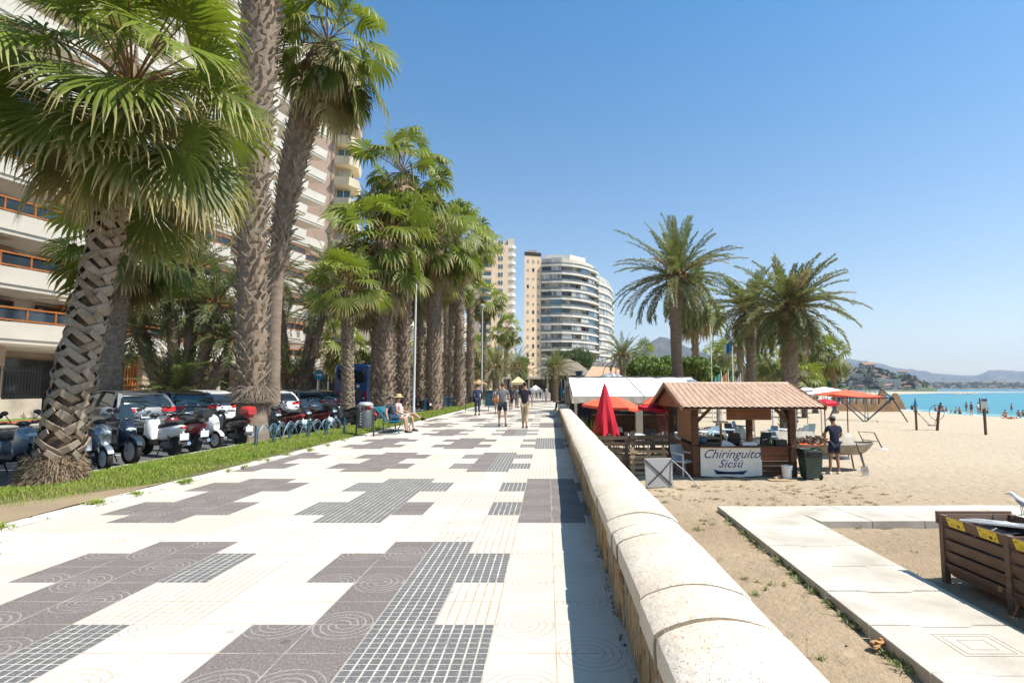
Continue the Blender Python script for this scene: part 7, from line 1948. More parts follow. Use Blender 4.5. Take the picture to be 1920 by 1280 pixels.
def post_sign():
    p = G(1849, 824, -1.35); g = empty('beach_sign', (p.x, p.y, gz(p.x, p.y)), 0, 'small picture board on a brown wooden post near the shoreline', 'sign'); H = A(1850, 747, p.y).z-gz(p.x, p.y)
    q = MB(); q.box(-.05, .05, -.05, .05, 0, H-.55); q.build('post', m_kw, g)
    q = MB(); q.box(-.20, .19, -.02, .02, H-.62, H); q.build('board', mat('board_grey', (.38, .40, .37), .5, var=.1), g)
    q = MB(); q.box(-.13, .19, -.026, -.021, H-.14, H-.02); q.build('header', m_ink, g)
    q = MB(); q.box(-.24, -.205, -.03, .03, H-.66, H+.02); q.build('edge_post', m_black, g)
post_sign()
# flag poles
m_flagb = mat('flag_blue', (.02, .09, .22), .8, var=.1); m_flagt = mat('flag_teal', (.12, .38, .33), .8, var=.1); m_flago = mat('flag_orange', (.55, .30, .15), .8, var=.1)
for i, (px, top, Y, fm, fz, lab) in enumerate([(1332, 612, 45, None, 0, 'bare tall white flag pole, leftmost of the flag poles'), (1372, 628, 44, m_flagb, .3, 'tall flag pole with a limp dark blue flag at its top'), (1352, 694, 46, m_flagt, .1, 'short flag pole with a teal flag'), (1365, 692, 46.5, m_flago, .1, 'short flag pole with an orange flag'), (1388, 700, 46, mat('flag_pink', (.5, .35, .42), .8), .1, 'short flag pole with a pale pink flag')]):
    T = A(px, top, Y); g = empty('flag_pole', (T.x, Y, ZS), 0, lab, 'flag pole', 'flag poles behind the kiosk'); q = MB(); q.lathe([(.05, 0), (.05, 3), (.03, T.z-ZS)], 8); q.build('pole', m_white, g)
    if fm:
        q = MB(); H = T.z-ZS-fz; 
        for k in range(6): x0, x1 = -.09*k, -.09*(k+1); q.quad((x0, .05*math.sin(k*1.9), H-.1*k), (x1, .05*math.sin((k+1)*1.9), H-.1*(k+1)), (x1, .05*math.sin((k+1)*1.9), H-1.0-.06*k), (x0, .05*math.sin(k*1.9), H-.95-.05*k))
        q.build('flag', fm, g)

# ---- houses on the far hillside and coast
from mathutils.bvhtree import BVHTree
def bvh_of(nm):
    me = bpy.data.objects[nm].data; return BVHTree.FromPolygons([v.co[:] for v in me.vertices], [p.vertices[:] for p in me.polygons])
bh = {n_: bvh_of(n_) for n_ in ('hillside', 'coast_hills')}
m_hw = [mat('house_white', (.72, .69, .63), .85, var=.06), mat('house_cream', (.46, .38, .28), .85, var=.06), mat('house_pink', (.40, .28, .22), .85, var=.06)]
protos = {}
def proto(kind):
    wall, flat = kind
    g = empty('hillside_house', (0, 0, 0), 0, 'x', 'house', 'x'); q = MB(); q.box(-.5, .5, -.4, .4, -.35, .45); q.build('wall', m_hw[wall], g)
    q = MB()
    if flat: q.box(-.52, .52, -.42, .42, .452, .5)
    else: q.loft([[(-.56, -.5, .44), (-.56, 0, .68), (-.56, .5, .44), (-.56, 0, .46)], [(.56, -.5, .44), (.56, 0, .68), (.56, .5, .44), (.56, 0, .46)]])
    q.build('roof', m_hw[0] if flat else m_roof, g)
    q = MB()
    for x in (-.32, -.02, .28): q.box(x-.06, x+.08, -.42, -.402, .05, .28)
    q.build('windows', m_dark, g)
    return g
for kk in ((0, 0), (0, 1), (1, 0), (1, 1), (2, 0)): protos[kk] = proto(kk)
rr = random.Random(77); usedp = set()
def house(px, py, tree_, wpx, lab, grp, kk=None):
    d = ray(px, py).normalized(); h_ = bh[tree_].ray_cast(Vector((0, 0, CAMH)), d)
    if h_[0] is None: return
    kk = kk or rr.choice(list(protos)); P_ = h_[0]; s = wpx/FPX*P_.y
    if kk not in usedp: o = protos[kk]; usedp.add(kk)
    else: o = dup(protos[kk])
    if '%' in lab:
        look = ('white', 'cream', 'pinkish')[kk[0]]+(' flat-roofed' if kk[1] else ' red-roofed')
        pos = 'near the bottom' if py > 723 else ('near the top' if py < (interp(PROF_N, px)+8 if tree_ == 'hillside' else 719) else 'midway up')
        where = ('left', 'middle', 'right')[min(2, int(3*(px-(1562 if tree_ == 'hillside' and px > 1540 else 1335 if tree_ == 'hillside' else 1705))/(165 if tree_ == 'hillside' else 232)))]
        lab = lab % (look, where, pos)
    hs = rr.uniform(.45, .75) if wpx < 15 else .8
    o.location = P_+Vector((0, -8 if P_.y < 1500 else -50, s*.2 if P_.y < 1500 else 5)); o.rotation_euler = (0, 0, rr.uniform(-.5, .3)); o.scale = (s, s*.8, s*hs); o['label'] = lab; o['group'] = grp
def hotel(px, py, wpx, hpx, fl, nb, m_, lab):
    d = ray(px, py).normalized(); h_ = bh['hillside'].ray_cast(Vector((0, 0, CAMH)), d)
    if h_[0] is None: return
    P_ = h_[0]; W2 = wpx/FPX*P_.y/2; H = hpx/FPX*P_.y; g = empty('hotel_block', P_+Vector((0, -10, 0)), R(-8), lab, 'building', 'buildings on the near hillside')
    q = MB(); q.box(-W2, W2, 0, 12, -6, H); q.build('wall', m_, g)
    q = MB(); q.box(-W2-.4, W2+.4, -.4, 12.4, H+.01, H+.9); q.build('roof', m_hw[0], g)
    for i in range(fl):
        q = MB(); z = H*(i+.25)/fl
        for k in range(nb): x = -W2+2*W2*(k+.2)/nb; q.box(x, x+2*W2/nb*.6, -.15, -.02, z, z+H/fl*.5)
        q.build('window_row', m_glass, g)
        q = MB(); q.box(-W2, W2, -.8, -.03, z-H/fl*.18, z-H/fl*.02); q.build('balcony_row', m_hw[0], g)
hotel(1662, 725, 38, 13, 4, 12, m_hw[0], 'large white hotel block low on the near hillside')
hotel(1606, 714, 24, 12, 4, 9, m_hw[1], 'grey cream apartment block in the middle of the near hillside')
house(1622, 696, 'hillside', 22, 'villa with wide red roof on the crest of the near hill', 'buildings on the near hillside', (1, 0))
house(1688, 703, 'hillside', 14, 'row of red roofed houses high at the right end of the near hill', 'buildings on the near hillside', (0, 0))
for i in range(70):
    px = rr.uniform(1562, 1722); top = interp(PROF_N, px); py = rr.uniform(top+3, 729)
    house(px, py, 'hillside', rr.uniform(4.5, 11), 'small %s house, %s of the near hillside, %s', 'small houses on the near hillside')
for i in range(24):
    px = rr.uniform(1335, 1500); py = rr.uniform(703, 724); house(px, py, 'hillside', rr.uniform(4, 10), '%s house behind the beach palms, %s of the hill, %s', 'houses behind the beach palms')
for i in range(110):
    px = rr.uniform(1705, 1935); py = 716+13*rr.random()**.8; house(px, py, 'coast_hills', rr.uniform(3, 7), 'tiny %s house, %s of the distant coast, %s', 'houses on the distant coast')
for kk, p in protos.items():
    if kk not in usedp:
        for c in kids(p): bpy.data.objects.remove(c)
        bpy.data.objects.remove(p)
# tree belt on the coast and hillside
rngt = np.random.default_rng(5)
def belt(name, tree_, n, pxr, pyf, size, m, lab):
    Vs = []; k = 0
    for i in range(n):
        px = rngt.uniform(*pxr); py = pyf(px); d = ray(px, py).normalized(); h_ = bh[tree_].ray_cast(Vector((0, 0, CAMH)), d)
        if h_[0] is None: continue
        P_ = np.array(h_[0]); s = size*rngt.uniform(.5, 1.3); nn = 16
        dd = rngt.normal(0, 1, (nn, 3)); dd /= np.linalg.norm(dd, axis=1)[:, None]; C = P_+[0, 0, s*.7]+dd*s*[1.1, 1.1, .7]
        a = rngt.normal(0, 1, (nn, 3)); a /= np.linalg.norm(a, axis=1)[:, None]; b = np.cross(a, dd); b /= np.linalg.norm(b, axis=1)[:, None]
        Vs.append(np.stack([C-a*s*.6, C-b*s*.6, C+a*s*.6, C+b*s*.6], 1).reshape(-1, 3))
    V = np.concatenate(Vs); tag(npmesh(name, V, np.arange(len(V)).reshape(-1, 4), None, m), lab, 'woodland', kind='stuff')
m_wd = mat('far_foliage', (.055, .08, .03), .95, var=.4, vs=.01, col2=(.085, .10, .045))
belt('hillside_woodland', 'hillside', 200, (1330, 1740), lambda px: rngt.uniform(interp(PROF_N, px)+1, 730), 6.5, m_wd, 'dark woodland covering the near hillside')
belt('coast_woodland', 'coast_hills', 260, (1700, 1940), lambda px: 722.5+5*rngt.random(), 9, m_wd, 'dark tree belt along the distant coast')
# haze
q = MB(); q.box(-3000, 9000, -300, 9500, -9, 620)
hz = q.build('haze', mat('haze_tmp', (1, 1, 1))); hm = bpy.data.materials.new('haze'); hm.use_nodes = True
t_ = hm.node_tree; t_.nodes.remove(t_.nodes['Principled BSDF']); pv = t_.nodes.new('ShaderNodeVolumePrincipled'); pv.inputs['Color'].default_value = (.66, .80, 1, 1); pv.inputs['Density'].default_value =   .00009; pv.inputs['Anisotropy'].default_value = .2
t_.links.new(pv.outputs[0], t_.nodes['Material Output'].inputs['Volume']); hz.data.materials.clear(); hz.data.materials.append(hm); tag(hz, 'thin pale blue sea haze over the far coast', 'haze', kind='stuff')
# ============================================================ people
def skin_mesh(nodes, edges, sub=1, root=0):
    """nodes: list of (x,y,z,r); returns a mesh grown by the Skin modifier"""
    me = bpy.data.meshes.new('sk'); me.from_pydata([n[:3] for n in nodes], edges, []); o = bpy.data.objects.new('sk', me); COL.objects.link(o)
    md = o.modifiers.new('s', 'SKIN'); md.use_smooth_shade = True; md.branch_smoothing = .3
    for i, n in enumerate(nodes): sv = me.skin_vertices[0].data[i]; sv.radius = (n[3], n[4] if len(n) > 4 else n[3]); sv.use_root = (i == root)
    if sub: s = o.modifiers.new('u', 'SUBSURF'); s.levels = sub; s.render_levels = sub
    bpy.context.view_layer.update()
    m2 = bpy.data.meshes.new_from_object(o.evaluated_get(bpy.context.evaluated_depsgraph_get()))
    bpy.data.objects.remove(o); bpy.data.meshes.remove(me); return m2
m_skin = mat('skin', (.46, .26, .175), .5, var=.06); m_skint = mat('skin_tanned', (.33, .165, .10), .5, var=.06); m_hair = mat('dark_hair', (.02, .014, .01), .6, var=.3, vs=40)
m_hairb = mat('brown_hair', (.08, .045, .025), .6, var=.3, vs=40); m_shoe = mat('dark_shoe', (.02, .02, .022), .6); m_shoew = mat('white_shoe', (.6, .6, .58), .6)
def cl(name, c): return mat(name, c, .85, var=.1, vs=7, bump=.25, bs=14, dist=.02)
STAND = dict(pel=(0, 0, .95), sp=(0, -.01, 1.14), ch=(0, -.01, 1.34), nk=(0, -.005, 1.50), hd=(0, .015, 1.60), ht=(0, .01, 1.695),
             shl=(-.175, -.01, 1.425), ell=(-.235, -.02, 1.14), wrl=(-.25, .05, .90), shr=(.175, -.01, 1.425), elr=(.235, -.02, 1.14), wrr=(.25, .05, .90),
             hpl=(-.09, 0, .90), knl=(-.10, .02, .49), anl=(-.10, -.03, .085), tol=(-.115, .13, .03), hpr=(.09, 0, .90), knr=(.10, .02, .49), anr=(.10, -.03, .085), tor=(.115, .13, .03))
def person(label, loc, rz, pose=None, top=None, bottom=None, shoes=m_shoe, hair=m_hair, skin=m_skin, hgt=1.0, topsl='short', botl='short', cap=None, hero=False, group=None, seated=False, girth=1.0, longhair=False, hat=None, root_par=None):
    p = dict(STAND); p.update(pose or {}); V = {k: Vector(v) for k, v in p.items()}
    g = empty('person', loc, rz, label, 'person', group); g.scale = (hgt,)*3
    N = []; E = []; idx = {}
    def nd(k, r, at=None): idx[k] = len(N); c = at if at is not None else V[k]; N.append((c.x, c.y, c.z, r)); return idx[k]
    G_ = girth
    nd('pel', .135*G_); nd('sp', .118*G_); nd('ch', .135*G_); nd('nk', .052); nd('hd', .078); nd('ht', .068)
    E += [(0, 1), (1, 2), (2, 3), (3, 4), (4, 5)]
    for s in 'lr':
        sg = -1 if s == 'l' else 1
        a = nd('sh'+s, .060*G_); b = nd('el'+s, .042); c = nd('wr'+s, .027); E += [(2, a), (a, b), (b, c)]
        fd = (V['wr'+s]-V['el'+s]).normalized(); H = V['wr'+s]+fd*.045; h = nd('pm'+s, .033, H); E.append((c, h))
        side = Vector((1, 0, 0)) if abs(fd.x) < .8 else Vector((0, 1, 0)); side = (side-fd*side.dot(fd)).normalized(); nrm = fd.cross(side)
        if hero:
            for k, (o_, L_) in enumerate(((-.026, .062), (-.009, .075), (.009, .07), (.025, .055))):
                kn = H+fd*.035+nrm*o_*1.1; a1 = nd(f'f{k}a'+s, .0095, kn); E.append((h, a1))
                t1 = kn+(fd*.8-side*sg*.35).normalized()*L_*.55; a2 = nd(f'f{k}b'+s, .0085, t1); E.append((a1, a2))
                t2 = t1+(fd*.5-side*sg*.75).normalized()*L_*.5; a3 = nd(f'f{k}c'+s, .0072, t2); E.append((a2, a3))
            t1 = V['wr'+s]+fd*.03+Vector((0, .035, 0)); a1 = nd('t1'+s, .011, t1); E.append((c, a1)); a2 = nd('t2'+s, .009, t1+fd*.045+Vector((0, .01, 0))); E.append((a1, a2))
        else: a1 = nd('fg'+s, .022, H+fd*.07); E.append((h, a1))
        a = nd('hp'+s, .086*G_); b = nd('kn'+s, .058); c2 = nd('cf'+s, .054, V['kn'+s].lerp(V['an'+s], .3)-Vector((0, .012 if not seated else 0, 0))); c = nd('an'+s, .036); d = nd('to'+s, .030); E += [(0, a), (a, b), (b, c2), (c2, c), (c, d)]
    me = skin_mesh(N, E, 2 if hero else 1)
    zc_ = V['sp'].z
    def flat(me, k=.74, lo=None):
        lo_ = V['pel'].z-.02 if lo is None else lo
        if seated: return
        for v in me.vertices:
            if v.co.z > lo_ and v.co.z < V['nk'].z-.01 and abs(v.co.x) < .30:
                f = min(1, (v.co.z-lo_)/.08); yc = V['ch'].y; v.co.y = yc+(v.co.y-yc)*(1-(1-k)*f)
    flat(me)
    def add(name, me, m, par=g): me.materials.clear(); me.materials.append(m); me.polygons.foreach_set('use_smooth', [True]*len(me.polygons)); o = bpy.data.objects.new(name, me); COL.objects.link(o); o.parent = par; return o
    bod = add('body', me, skin)
    def grow(keys, edges, name, m, sub=1, root=0):
        n_ = []; ii = {}
        for k, c, r in keys: ii[k] = len(n_); n_.append((c.x, c.y, c.z, r))
        mm = skin_mesh(n_, [(ii[a], ii[b]) for a, b in edges], sub, root); 
        if name in ('shirt', 'jacket'): flat(mm, .80, V['pel'].z-.30)
        elif not seated:
            for v in mm.vertices:
                if v.co.z > V['pel'].z-.16: f_ = min(1, (v.co.z-V['pel'].z+.16)/.10); v.co.y = V['pel'].y+(v.co.y-V['pel'].y)*(1-.26*f_)
                v.co.z = min(v.co.z, V['pel'].z+.06)
        return add(name, mm, m)
    if top:
        ks = [('ch', V['ch'], .150*G_), ('sp', V['sp'], .140*G_), ('pel', V['pel'] if seated else V['pel']-Vector((0, 0, .0)), .150*G_), ('nk', V['nk']-Vector((0, 0, .045)), .066)]; es = [('ch', 'sp'), ('sp', 'pel'), ('ch', 'nk')]
        if not seated:
            for s in 'lr': ks.append(('q'+s, V['pel']+Vector((-.065 if s == 'l' else .065, 0, -.055)), .125*G_)); es.append(('pel', 'q'+s))
        for s in 'lr':
            a, b, c = V['sh'+s], V['el'+s], V['wr'+s]
            if topsl == 'none': ks.append(('sh'+s, a*.8+V['ch']*.2, .062)); es.append(('ch', 'sh'+s)); continue
            ks.append(('sh'+s, a, .074*G_)); es.append(('ch', 'sh'+s))
            if topsl == 'short': ks.append(('m'+s, a.lerp(b, .62), .060*G_)); es.append(('sh'+s, 'm'+s))
            else: ks += [('e'+s, b, .056), ('w'+s, b.lerp(c, .93), .042)]; es += [('sh'+s, 'e'+s), ('e'+s, 'w'+s)]
        grow(ks, es, 'shirt' if topsl != 'long' else 'jacket', top, 2 if hero else 1)
    if bottom:
        ks = [('pel', V['pel'], .132*G_)]; es = []
        for s in 'lr':
            a, b, c = V['hp'+s], V['kn'+s], V['an'+s]; ks.append(('hp'+s, a, .100*G_)); es.append(('pel', 'hp'+s))
            if botl == 'short': ks.append(('m'+s, a.lerp(b, .72), .092)); es.append(('hp'+s, 'm'+s))
            elif botl == 'brief': ks.append(('m'+s, a.lerp(b, .2), .096)); es.append(('hp'+s, 'm'+s))
            else: ks += [('k'+s, b, .074), ('a'+s, b.lerp(c, .93), .058)]; es += [('hp'+s, 'k'+s), ('k'+s, 'a'+s)]
        grow(ks, es, 'shorts' if botl != 'long' else 'trousers', bottom, 2 if hero else 1)
    if shoes:
        for s in 'lr':
            a, t = V['an'+s], V['to'+s]; d = (t-a); d.z = 0; d = d.normalized() if d.length > 1e-3 else Vector((0, 1, 0)); heel = a-d*.05; heel.z = t.z+.012; tt_ = t+d*.03; tt_.z = t.z+.0
            q = MB(); sd = Vector((-d.y, d.x, 0)); secs = []
            for f, w_, h_ in ((0, .03, .05), (.15, .042, .085), (.4, .043, .085), (.7, .050, .055), (.92, .042, .042), (1, .02, .03)):
                c = heel.lerp(tt_, f); z0 = max(c.z-.03, -.0) if abs(t.z-.03) < .02 else c.z-.03; secs.append([c-sd*w_+Vector((0, 0, z0-c.z)), c+sd*w_+Vector((0, 0, z0-c.z)), c+sd*w_*.8+Vector((0, 0, z0-c.z+h_)), c-sd*w_*.8+Vector((0, 0, z0-c.z+h_))])
            q.loft(secs); q.build('shoe', shoes, g, smooth=60)
    hc = V['hd']*.35+V['ht']*.65; f = Vector((0, 1, 0))
    q = MB(); q.ell(hc+Vector((0, -.018, .016)), (.083, .092, .088), 14, 8)
    if longhair: q.ell(hc+Vector((0, -.06, -.10)), (.075, .05, .14), 12, 8)
    q.build('hair', hair, g, smooth='all')
    if hero or seated:
        q = MB()
        for s in (-1, 1): q.ell(hc+Vector((s*.030, .078, -.025)), (.010, .008, .007), 8, 5)
        q.build('eyes', m_hair, g); q = MB(); q.loft([[hc+Vector((-.012, .076, -.02)), hc+Vector((.012, .076, -.02)), hc+Vector((0, .085, -.02))], [hc+Vector((-.016, .078, -.058)), hc+Vector((.016, .078, -.058)), hc+Vector((0, .104, -.056))], [hc+Vector((-.01, .076, -.064)), hc+Vector((.01, .076, -.064)), hc+Vector((0, .08, -.064))]]); q.build('nose', skin, g)
        q = MB(); q.ell(hc+Vector((0, .078, -.083)), (.022, .006, .006), 8, 5); q.build('mouth', mat('lips', (.30, .10, .08), .5), g)
        for s in (-1, 1): q = MB(); q.ell(hc+Vector((s*.082, -.002, -.035)), (.010, .018, .028), 8, 6); q.build('ear', skin, g, smooth='all')
    if cap:
        q = MB(); q.ell(hc+Vector((0, -.008, .045)), (.092, .103, .075), 16, 8); q.loft([[hc+Vector((-.07, .06, .035)), hc+Vector((.07, .06, .035)), hc+Vector((.07, .06, .045)), hc+Vector((-.07, .06, .045))], [hc+Vector((-.05, .165, .015)), hc+Vector((.05, .165, .015)), hc+Vector((.05, .165, .022)), hc+Vector((-.05, .165, .022))]]); q.build('cap', cap, g, smooth=50)
    if hat:
        q = MB(); q.lathe([(.19, .0), (.20, .01), (.105, .035), (.10, .10), (.07, .13), (0, .135)], 20, None, hc+Vector((0, 0, .02))); q.build('hat', hat, g, smooth=50)
    return g
def legs(l, r_, w_=.10):
    """foot offsets in y for a walking stride: positive = forward; back foot heel lifts"""
    P = {}
    for s, d, sg in (('l', l, -1), ('r', r_, 1)):
        P['kn'+s] = (sg*w_, d*.5+.05, .49 if d > 0 else .47); P['an'+s] = (sg*w_, d-.03, .085 if d > 0 else .15); P['to'+s] = (sg*w_*1.12, d+.13, .03 if d > 0 else .035)
    return P
def put(px, py, z=0): g_ = G(px, py, z); return (g_.x, g_.y, z)
tee_g = cl('grey_tee', (.16, .17, .18)); tee_k = cl('black_tee', (.022, .023, .028)); sh_k = cl('black_shorts', (.025, .027, .035)); chino = cl('beige_chinos', (.46, .35, .21)); suit = cl('navy_suit', (.030, .045, .085)); navy = cl('navy_cloth', (.018, .022, .05)); denim = cl('dark_denim', (.05, .085, .12)); wht = cl('white_cloth', (.62, .60, .58)); pinkc = cl('pale_pink_cloth', (.60, .42, .38)); lil = cl('lilac_cloth', (.42, .36, .48)); gry = cl('slate_cloth', (.13, .15, .19)); org_ = cl('orange_cloth', (.5, .16, .06)); strw = mat('straw_hat', (.50, .38, .21), .8, var=.15, vs=20); oliv = mat('olive_cap', (.16, .15, .11), .8)
apose = dict(ell=(-.27, -.02, 1.15), wrl=(-.275, .03, .91), elr=(.27, -.02, 1.15), wrr=(.275, .04, .91))
person('man in grey tee and black shorts walking away along the promenade', put(942, 799), R(3), {**legs(.04, .0, .13), **apose}, tee_g, sh_k, mat('olive_shoe', (.05, .06, .03), .7), m_hairb, m_skin, 1.03, hero=True, girth=1.05)
person('man in black tee and rolled beige chinos walking away on the right', put(984, 802), R(-4), {**legs(.10, -.12, .075), **apose}, tee_k, chino, mat('brown_shoe', (.12, .07, .045), .7), m_hair, m_skin, 1.04, hero=True, botl='long')
person('man in a dark navy suit strolling on the left by the lawn', put(895, 778), R(20), {**legs(.03, -.06, .09), 'wrl': (-.24, .08, .92)}, suit, suit, m_shoe, m_hair, m_skin, 1.05, topsl='long', botl='long')
bp = G(889, 778, 0); q = MB(); q.cbox(-.22, .22, -.08, .08, 0, .34, .03); q.tube([(-.15, 0, .34), (-.05, 0, .5), (.05, 0, .5), (.15, 0, .34)], .012, 5); o = q.build('shoulder_bag', m_shoe); o.location = (bp.x-.12, bp.y-.05, .78); o.rotation_euler = (0, 0, 1.2); tag(o, 'black shoulder bag hanging at the side of the man in the navy suit', 'bag')
person('woman in black top and shorts with orange shawl walking beyond the grey tee man', put(958, 771), R(5), legs(.1, -.1, .07), tee_k, sh_k, m_shoew, m_hairb, m_skint, .98, longhair=True)
person('walker in a pale top half hidden left of the grey tee man', put(931, 775), R(180), legs(.05, -.1, .08), pinkc, org_, m_shoe, m_hair, m_skin, .97)
person('child in white cap and lilac clothes walking near the wall end', put(1024, 757), R(160), legs(.1, -.08, .07), lil, lil, m_shoew, m_hairb, m_skin, .88, cap=m_wp)
person('person in a dark tee passing behind the chinos man', put(969, 765), R(0), legs(.1, -.1, .08), gry, denim, m_shoe, m_hair, m_skint, .98, botl='long')
for i, (px, py, a, b_, c, lab) in enumerate([(1006, 748, tee_k, denim, 190, 'distant person in black standing before the terrace bar'), (1013, 747, navy, denim, 170, 'distant person in navy near the terrace bar'), (998, 748, wht, denim, 10, 'distant person in white near the terrace bar'), (988, 752, wht, gry, 20, 'distant person in white shirt behind the black tee man'), (978, 751, gry, sh_k, 180, 'distant person in slate top under the cream canopy'), (964, 750, tee_k, tee_k, 200, 'distant person in black under the cream canopy'), (913, 760, org_, denim, 90, 'distant person in orange by the recycling container')]):
    person(lab, put(px, py), R(c), legs(.08, -.08, .08), a, b_, m_shoe, m_hair, m_skin, .97, botl='long', group='distant walkers at the end of the promenade')
# man tending the barbecue
arms = dict(ell=(-.29, .10, 1.17), wrl=(-.16, .32, 1.06), elr=(.27, .08, 1.16), wrr=(.20, .31, 1.04), hd=(0, .06, 1.60), ht=(0, .05, 1.69), knl=(-.13, .03, .49), anl=(-.19, -.03, .085), tol=(-.22, .12, .03), knr=(.10, .05, .49), anr=(.11, .0, .085), tor=(.16, .15, .03))
person('man in navy tee, shorts and grey cap standing at the barbecue boat', put(1567, 889, ZS), R(4), arms, navy, navy, m_shoew, m_hair, m_skint, 1.02, hero=True, cap=mat('grey_cap', (.17, .17, .17), .8))
# bench sitters, facing +X (rz = -90)
SIT = dict(pel=(0, 0, .52), sp=(0, -.05, .70), ch=(0, -.12, .90), nk=(0, -.13, 1.06), hd=(0, -.10, 1.16), ht=(0, -.10, 1.255), shl=(-.18, -.12, .99), shr=(.18, -.12, .99),
           hpl=(-.09, .02, .51), hpr=(.09, .02, .51), knl=(-.11, .44, .52), knr=(.11, .44, .52), anl=(-.11, .50, .085), anr=(.11, .50, .085), tol=(-.12, .65, .03), tor=(.12, .65, .03), ell=(-.26, -.10, .74), wrl=(-.20, .14, .63), elr=(.26, -.10, .74), wrr=(.2, .14, .63))
b0 = BP
person('man in dark tee and olive cap sitting at the near end of the blue bench', (b0.x-.02, b0.y+.30, 0), R(-90), {**SIT, 'elr': (.30, -.18, .76), 'wrr': (.33, -.12, .55), 'hd': (0, -.07, 1.16), 'ht': (0, -.06, 1.255)}, cl('dark_blue_tee', (.03, .04, .06)), denim, m_shoe, m_hairb, m_skin, 1.0, hero=True, seated=True, cap=oliv, girth=1.1)
person('person in pale top and straw hat on the blue bench, legs crossed', (b0.x+.05, b0.y+1.10, 0), R(-90), {**SIT, 'knl': (-.02, .50, .62), 'anl': (.14, .82, .40), 'tol': (.18, .94, .44), 'ell': (-.25, 0, .74), 'wrl': (-.10, .30, .66)}, pinkc, wht, m_shoe, m_hairb, m_skin, 1.0, hero=True, seated=True, hat=strw)
# seated on the far end of the wall, facing -X
wp = A(1042, 744, 39)
person('man in slate top and white cap sitting on the far end of the promenade wall', (1.05, 38.2, .10), R(80), SIT, gry, cl('brown_trousers', (.13, .09, .07)), m_shoe, m_hair, m_skin, 1.0, seated=True, cap=m_wp, botl='long')
q = MB(); q.cbox(-.3, .3, -.35, .35, 0, .5, .02); o = q.build('stone_block', m_cap); o.location = (1.0, 38.15, 0); tag(o, 'pale stone block at the far end of the promenade wall under the seated man', 'stone block')
q = MB(); q.cbox(-.5, .5, -.05, 4, 0, .08, .02)
# beach people
m_skinb = mat('sunburnt_skin', (.50, .25, .165), .5, var=.06)
def beach_person(px, py, kind, lab, top, bottom, skin=m_skinb, rz=0, s=1.12):
    Y = G(px, py, -2.1).y
    for _ in range(5): x = (px-CX)/FPX*Y; Y = G(px, py, gz(x, Y)).y
    x = (px-CX)/FPX*Y; z = gz(x, Y)
    kw = dict(topsl='none' if top is None else 'short', botl='brief', shoes=None, hair=m_hair, skin=skin, hgt=s, group='people on the beach')
    if kind == 'stand': return person(lab, (x, Y, z), R(rz), legs(.05, -.05), top, bottom, **kw)
    if kind == 'sit': return person(lab, (x, Y, z-.38), R(rz), {**SIT, 'knl': (-.12, .40, .80), 'knr': (.12, .40, .80), 'anl': (-.12, .62, .45), 'anr': (.12, .62, .45), 'tol': (-.12, .76, .40), 'tor': (.12, .76, .40)}, top, bottom, **kw, seated=True)
    lie = dict(pel=(0, 0, .12), sp=(0, -.2, .12), ch=(0, -.4, .13), nk=(0, -.55, .14), hd=(0, -.65, .15), ht=(0, -.74, .15), shl=(-.17, -.47, .12), shr=(.17, -.47, .12), ell=(-.28, -.25, .06), wrl=(-.28, 0, .05), elr=(.28, -.25, .06), wrr=(.28, 0, .05), hpl=(-.09, .04, .11), hpr=(.09, .04, .11), knl=(-.11, .45, .18), knr=(.11, .45, .12), anl=(-.11, .85, .06), anr=(.11, .86, .06), tol=(-.12, .9, .16), tor=(.12, .9, .16))
    return person(lab, (x, Y, z), R(rz), lie, top, bottom, **kw, seated=True)
blu = cl('blue_swimwear', (.03, .10, .25)); rd = cl('red_swimwear', (.4, .04, .04)); blk = cl('black_swimwear', (.02, .02, .02))
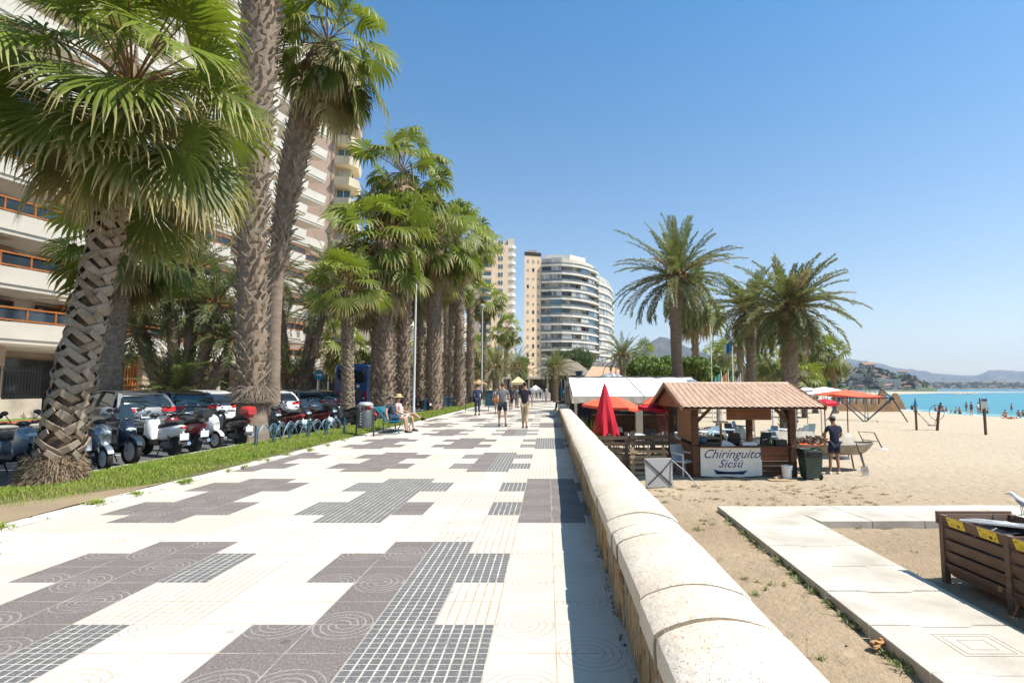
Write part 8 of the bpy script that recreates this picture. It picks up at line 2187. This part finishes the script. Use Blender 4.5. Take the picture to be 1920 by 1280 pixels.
BPL = [(1816, 779, 'stand', 'beachgoer in dark clothes bending at the waterline left of the beach sign', navy, sh_k, 20), (1829, 778, 'stand', 'beachgoer in pale top standing just left of the beach sign', wht, rd, 200), (1835, 777, 'stand', 'beachgoer in blue right beside the one in pale top', blu, blk, 150), (1807, 773, 'stand', 'small distant bather at the water edge', None, rd, 90),
       (1891, 775, 'stand', 'child in red standing at the water edge near the right picture edge', rd, rd, 30),
       (1878, 783, 'sit', 'seated bather right of the beach sign', None, blk, 120), (1887, 785, 'lie', 'sunbather lying right of the beach sign', None, rd, 95), (1893, 784, 'lie', 'second sunbather lying beside the first right of the sign', None, blk, 80), (1904, 782, 'sit', 'bather sitting near the right edge facing the sea', None, rd, -60), (1913, 782, 'sit', 'last bather sitting at the right picture edge', None, blk, -80),
       (1750, 772, 'sit', 'first bather of the group left of the metal ring', None, blk, -90), (1756, 772, 'sit', 'second bather of the group left of the metal ring', None, rd, -70), (1762, 773, 'sit', 'third bather of the group left of the metal ring', None, blu, 60), (1768, 773, 'sit', 'bather directly left of the metal ring', None, blk, 90),
       (1786, 775, 'sit', 'red tanned bather right of the leaning swing post', None, rd, 45), (1794, 776, 'sit', 'second tanned bather right of the leaning swing post', None, blk, -45), (1840, 777, 'sit', 'bather sitting behind the beach sign post', None, rd, 0), (1845, 777, 'sit', 'second bather sitting behind the beach sign post', None, blu, 60),
       (1706, 769, 'sit', 'person in dark top sitting by a small blue parasol', tee_k, blk, -40), (1711, 768, 'sit', 'companion sitting beside the small blue parasol', wht, blk, 140),
       (1549, 766, 'stand', 'walker in dark clothes under the red parasol edge', tee_k, blk, 20), (1556, 766, 'stand', 'walker in white on the beach behind the barbecue parasol', wht, denim, 20), (1563, 766, 'stand', 'third beach walker near the red pole', lil, sh_k, 200), (1540, 767, 'stand', 'walker in grey nearest the kiosk roof corner', gry, denim, 0), (1568, 765, 'stand', 'walker right of the red pole', navy, sh_k, 30)]
for (px, py, k, lab, a, b_, rz) in BPL: beach_person(px, py, k, lab, a, b_, rz=rz)
T = A(1715, 731, 85); z_ = gz(T.x, 85); g = empty('beach_parasol', (T.x, 85, z_), 0, 'small closed blue beach parasol at the waterline', 'parasol')
q = MB(); q.lathe([(.32, 1.0), (.2, 1.5), (.04, 2.3), (0, 2.35)], 10); q.build('canopy', cl('parasol_blue', (.05, .16, .26)), g, smooth=60); q = MB(); q.tube([(0, 0, 0), (0, 0, 1.1)], .03, 6); q.build('pole', m_galv, g)
# remove empty default leftovers
for o in list(bpy.data.objects):
    if o.type == 'EMPTY' and not any(c.parent == o for c in bpy.data.objects) and o.name != 'camera': print('childless', o.name)
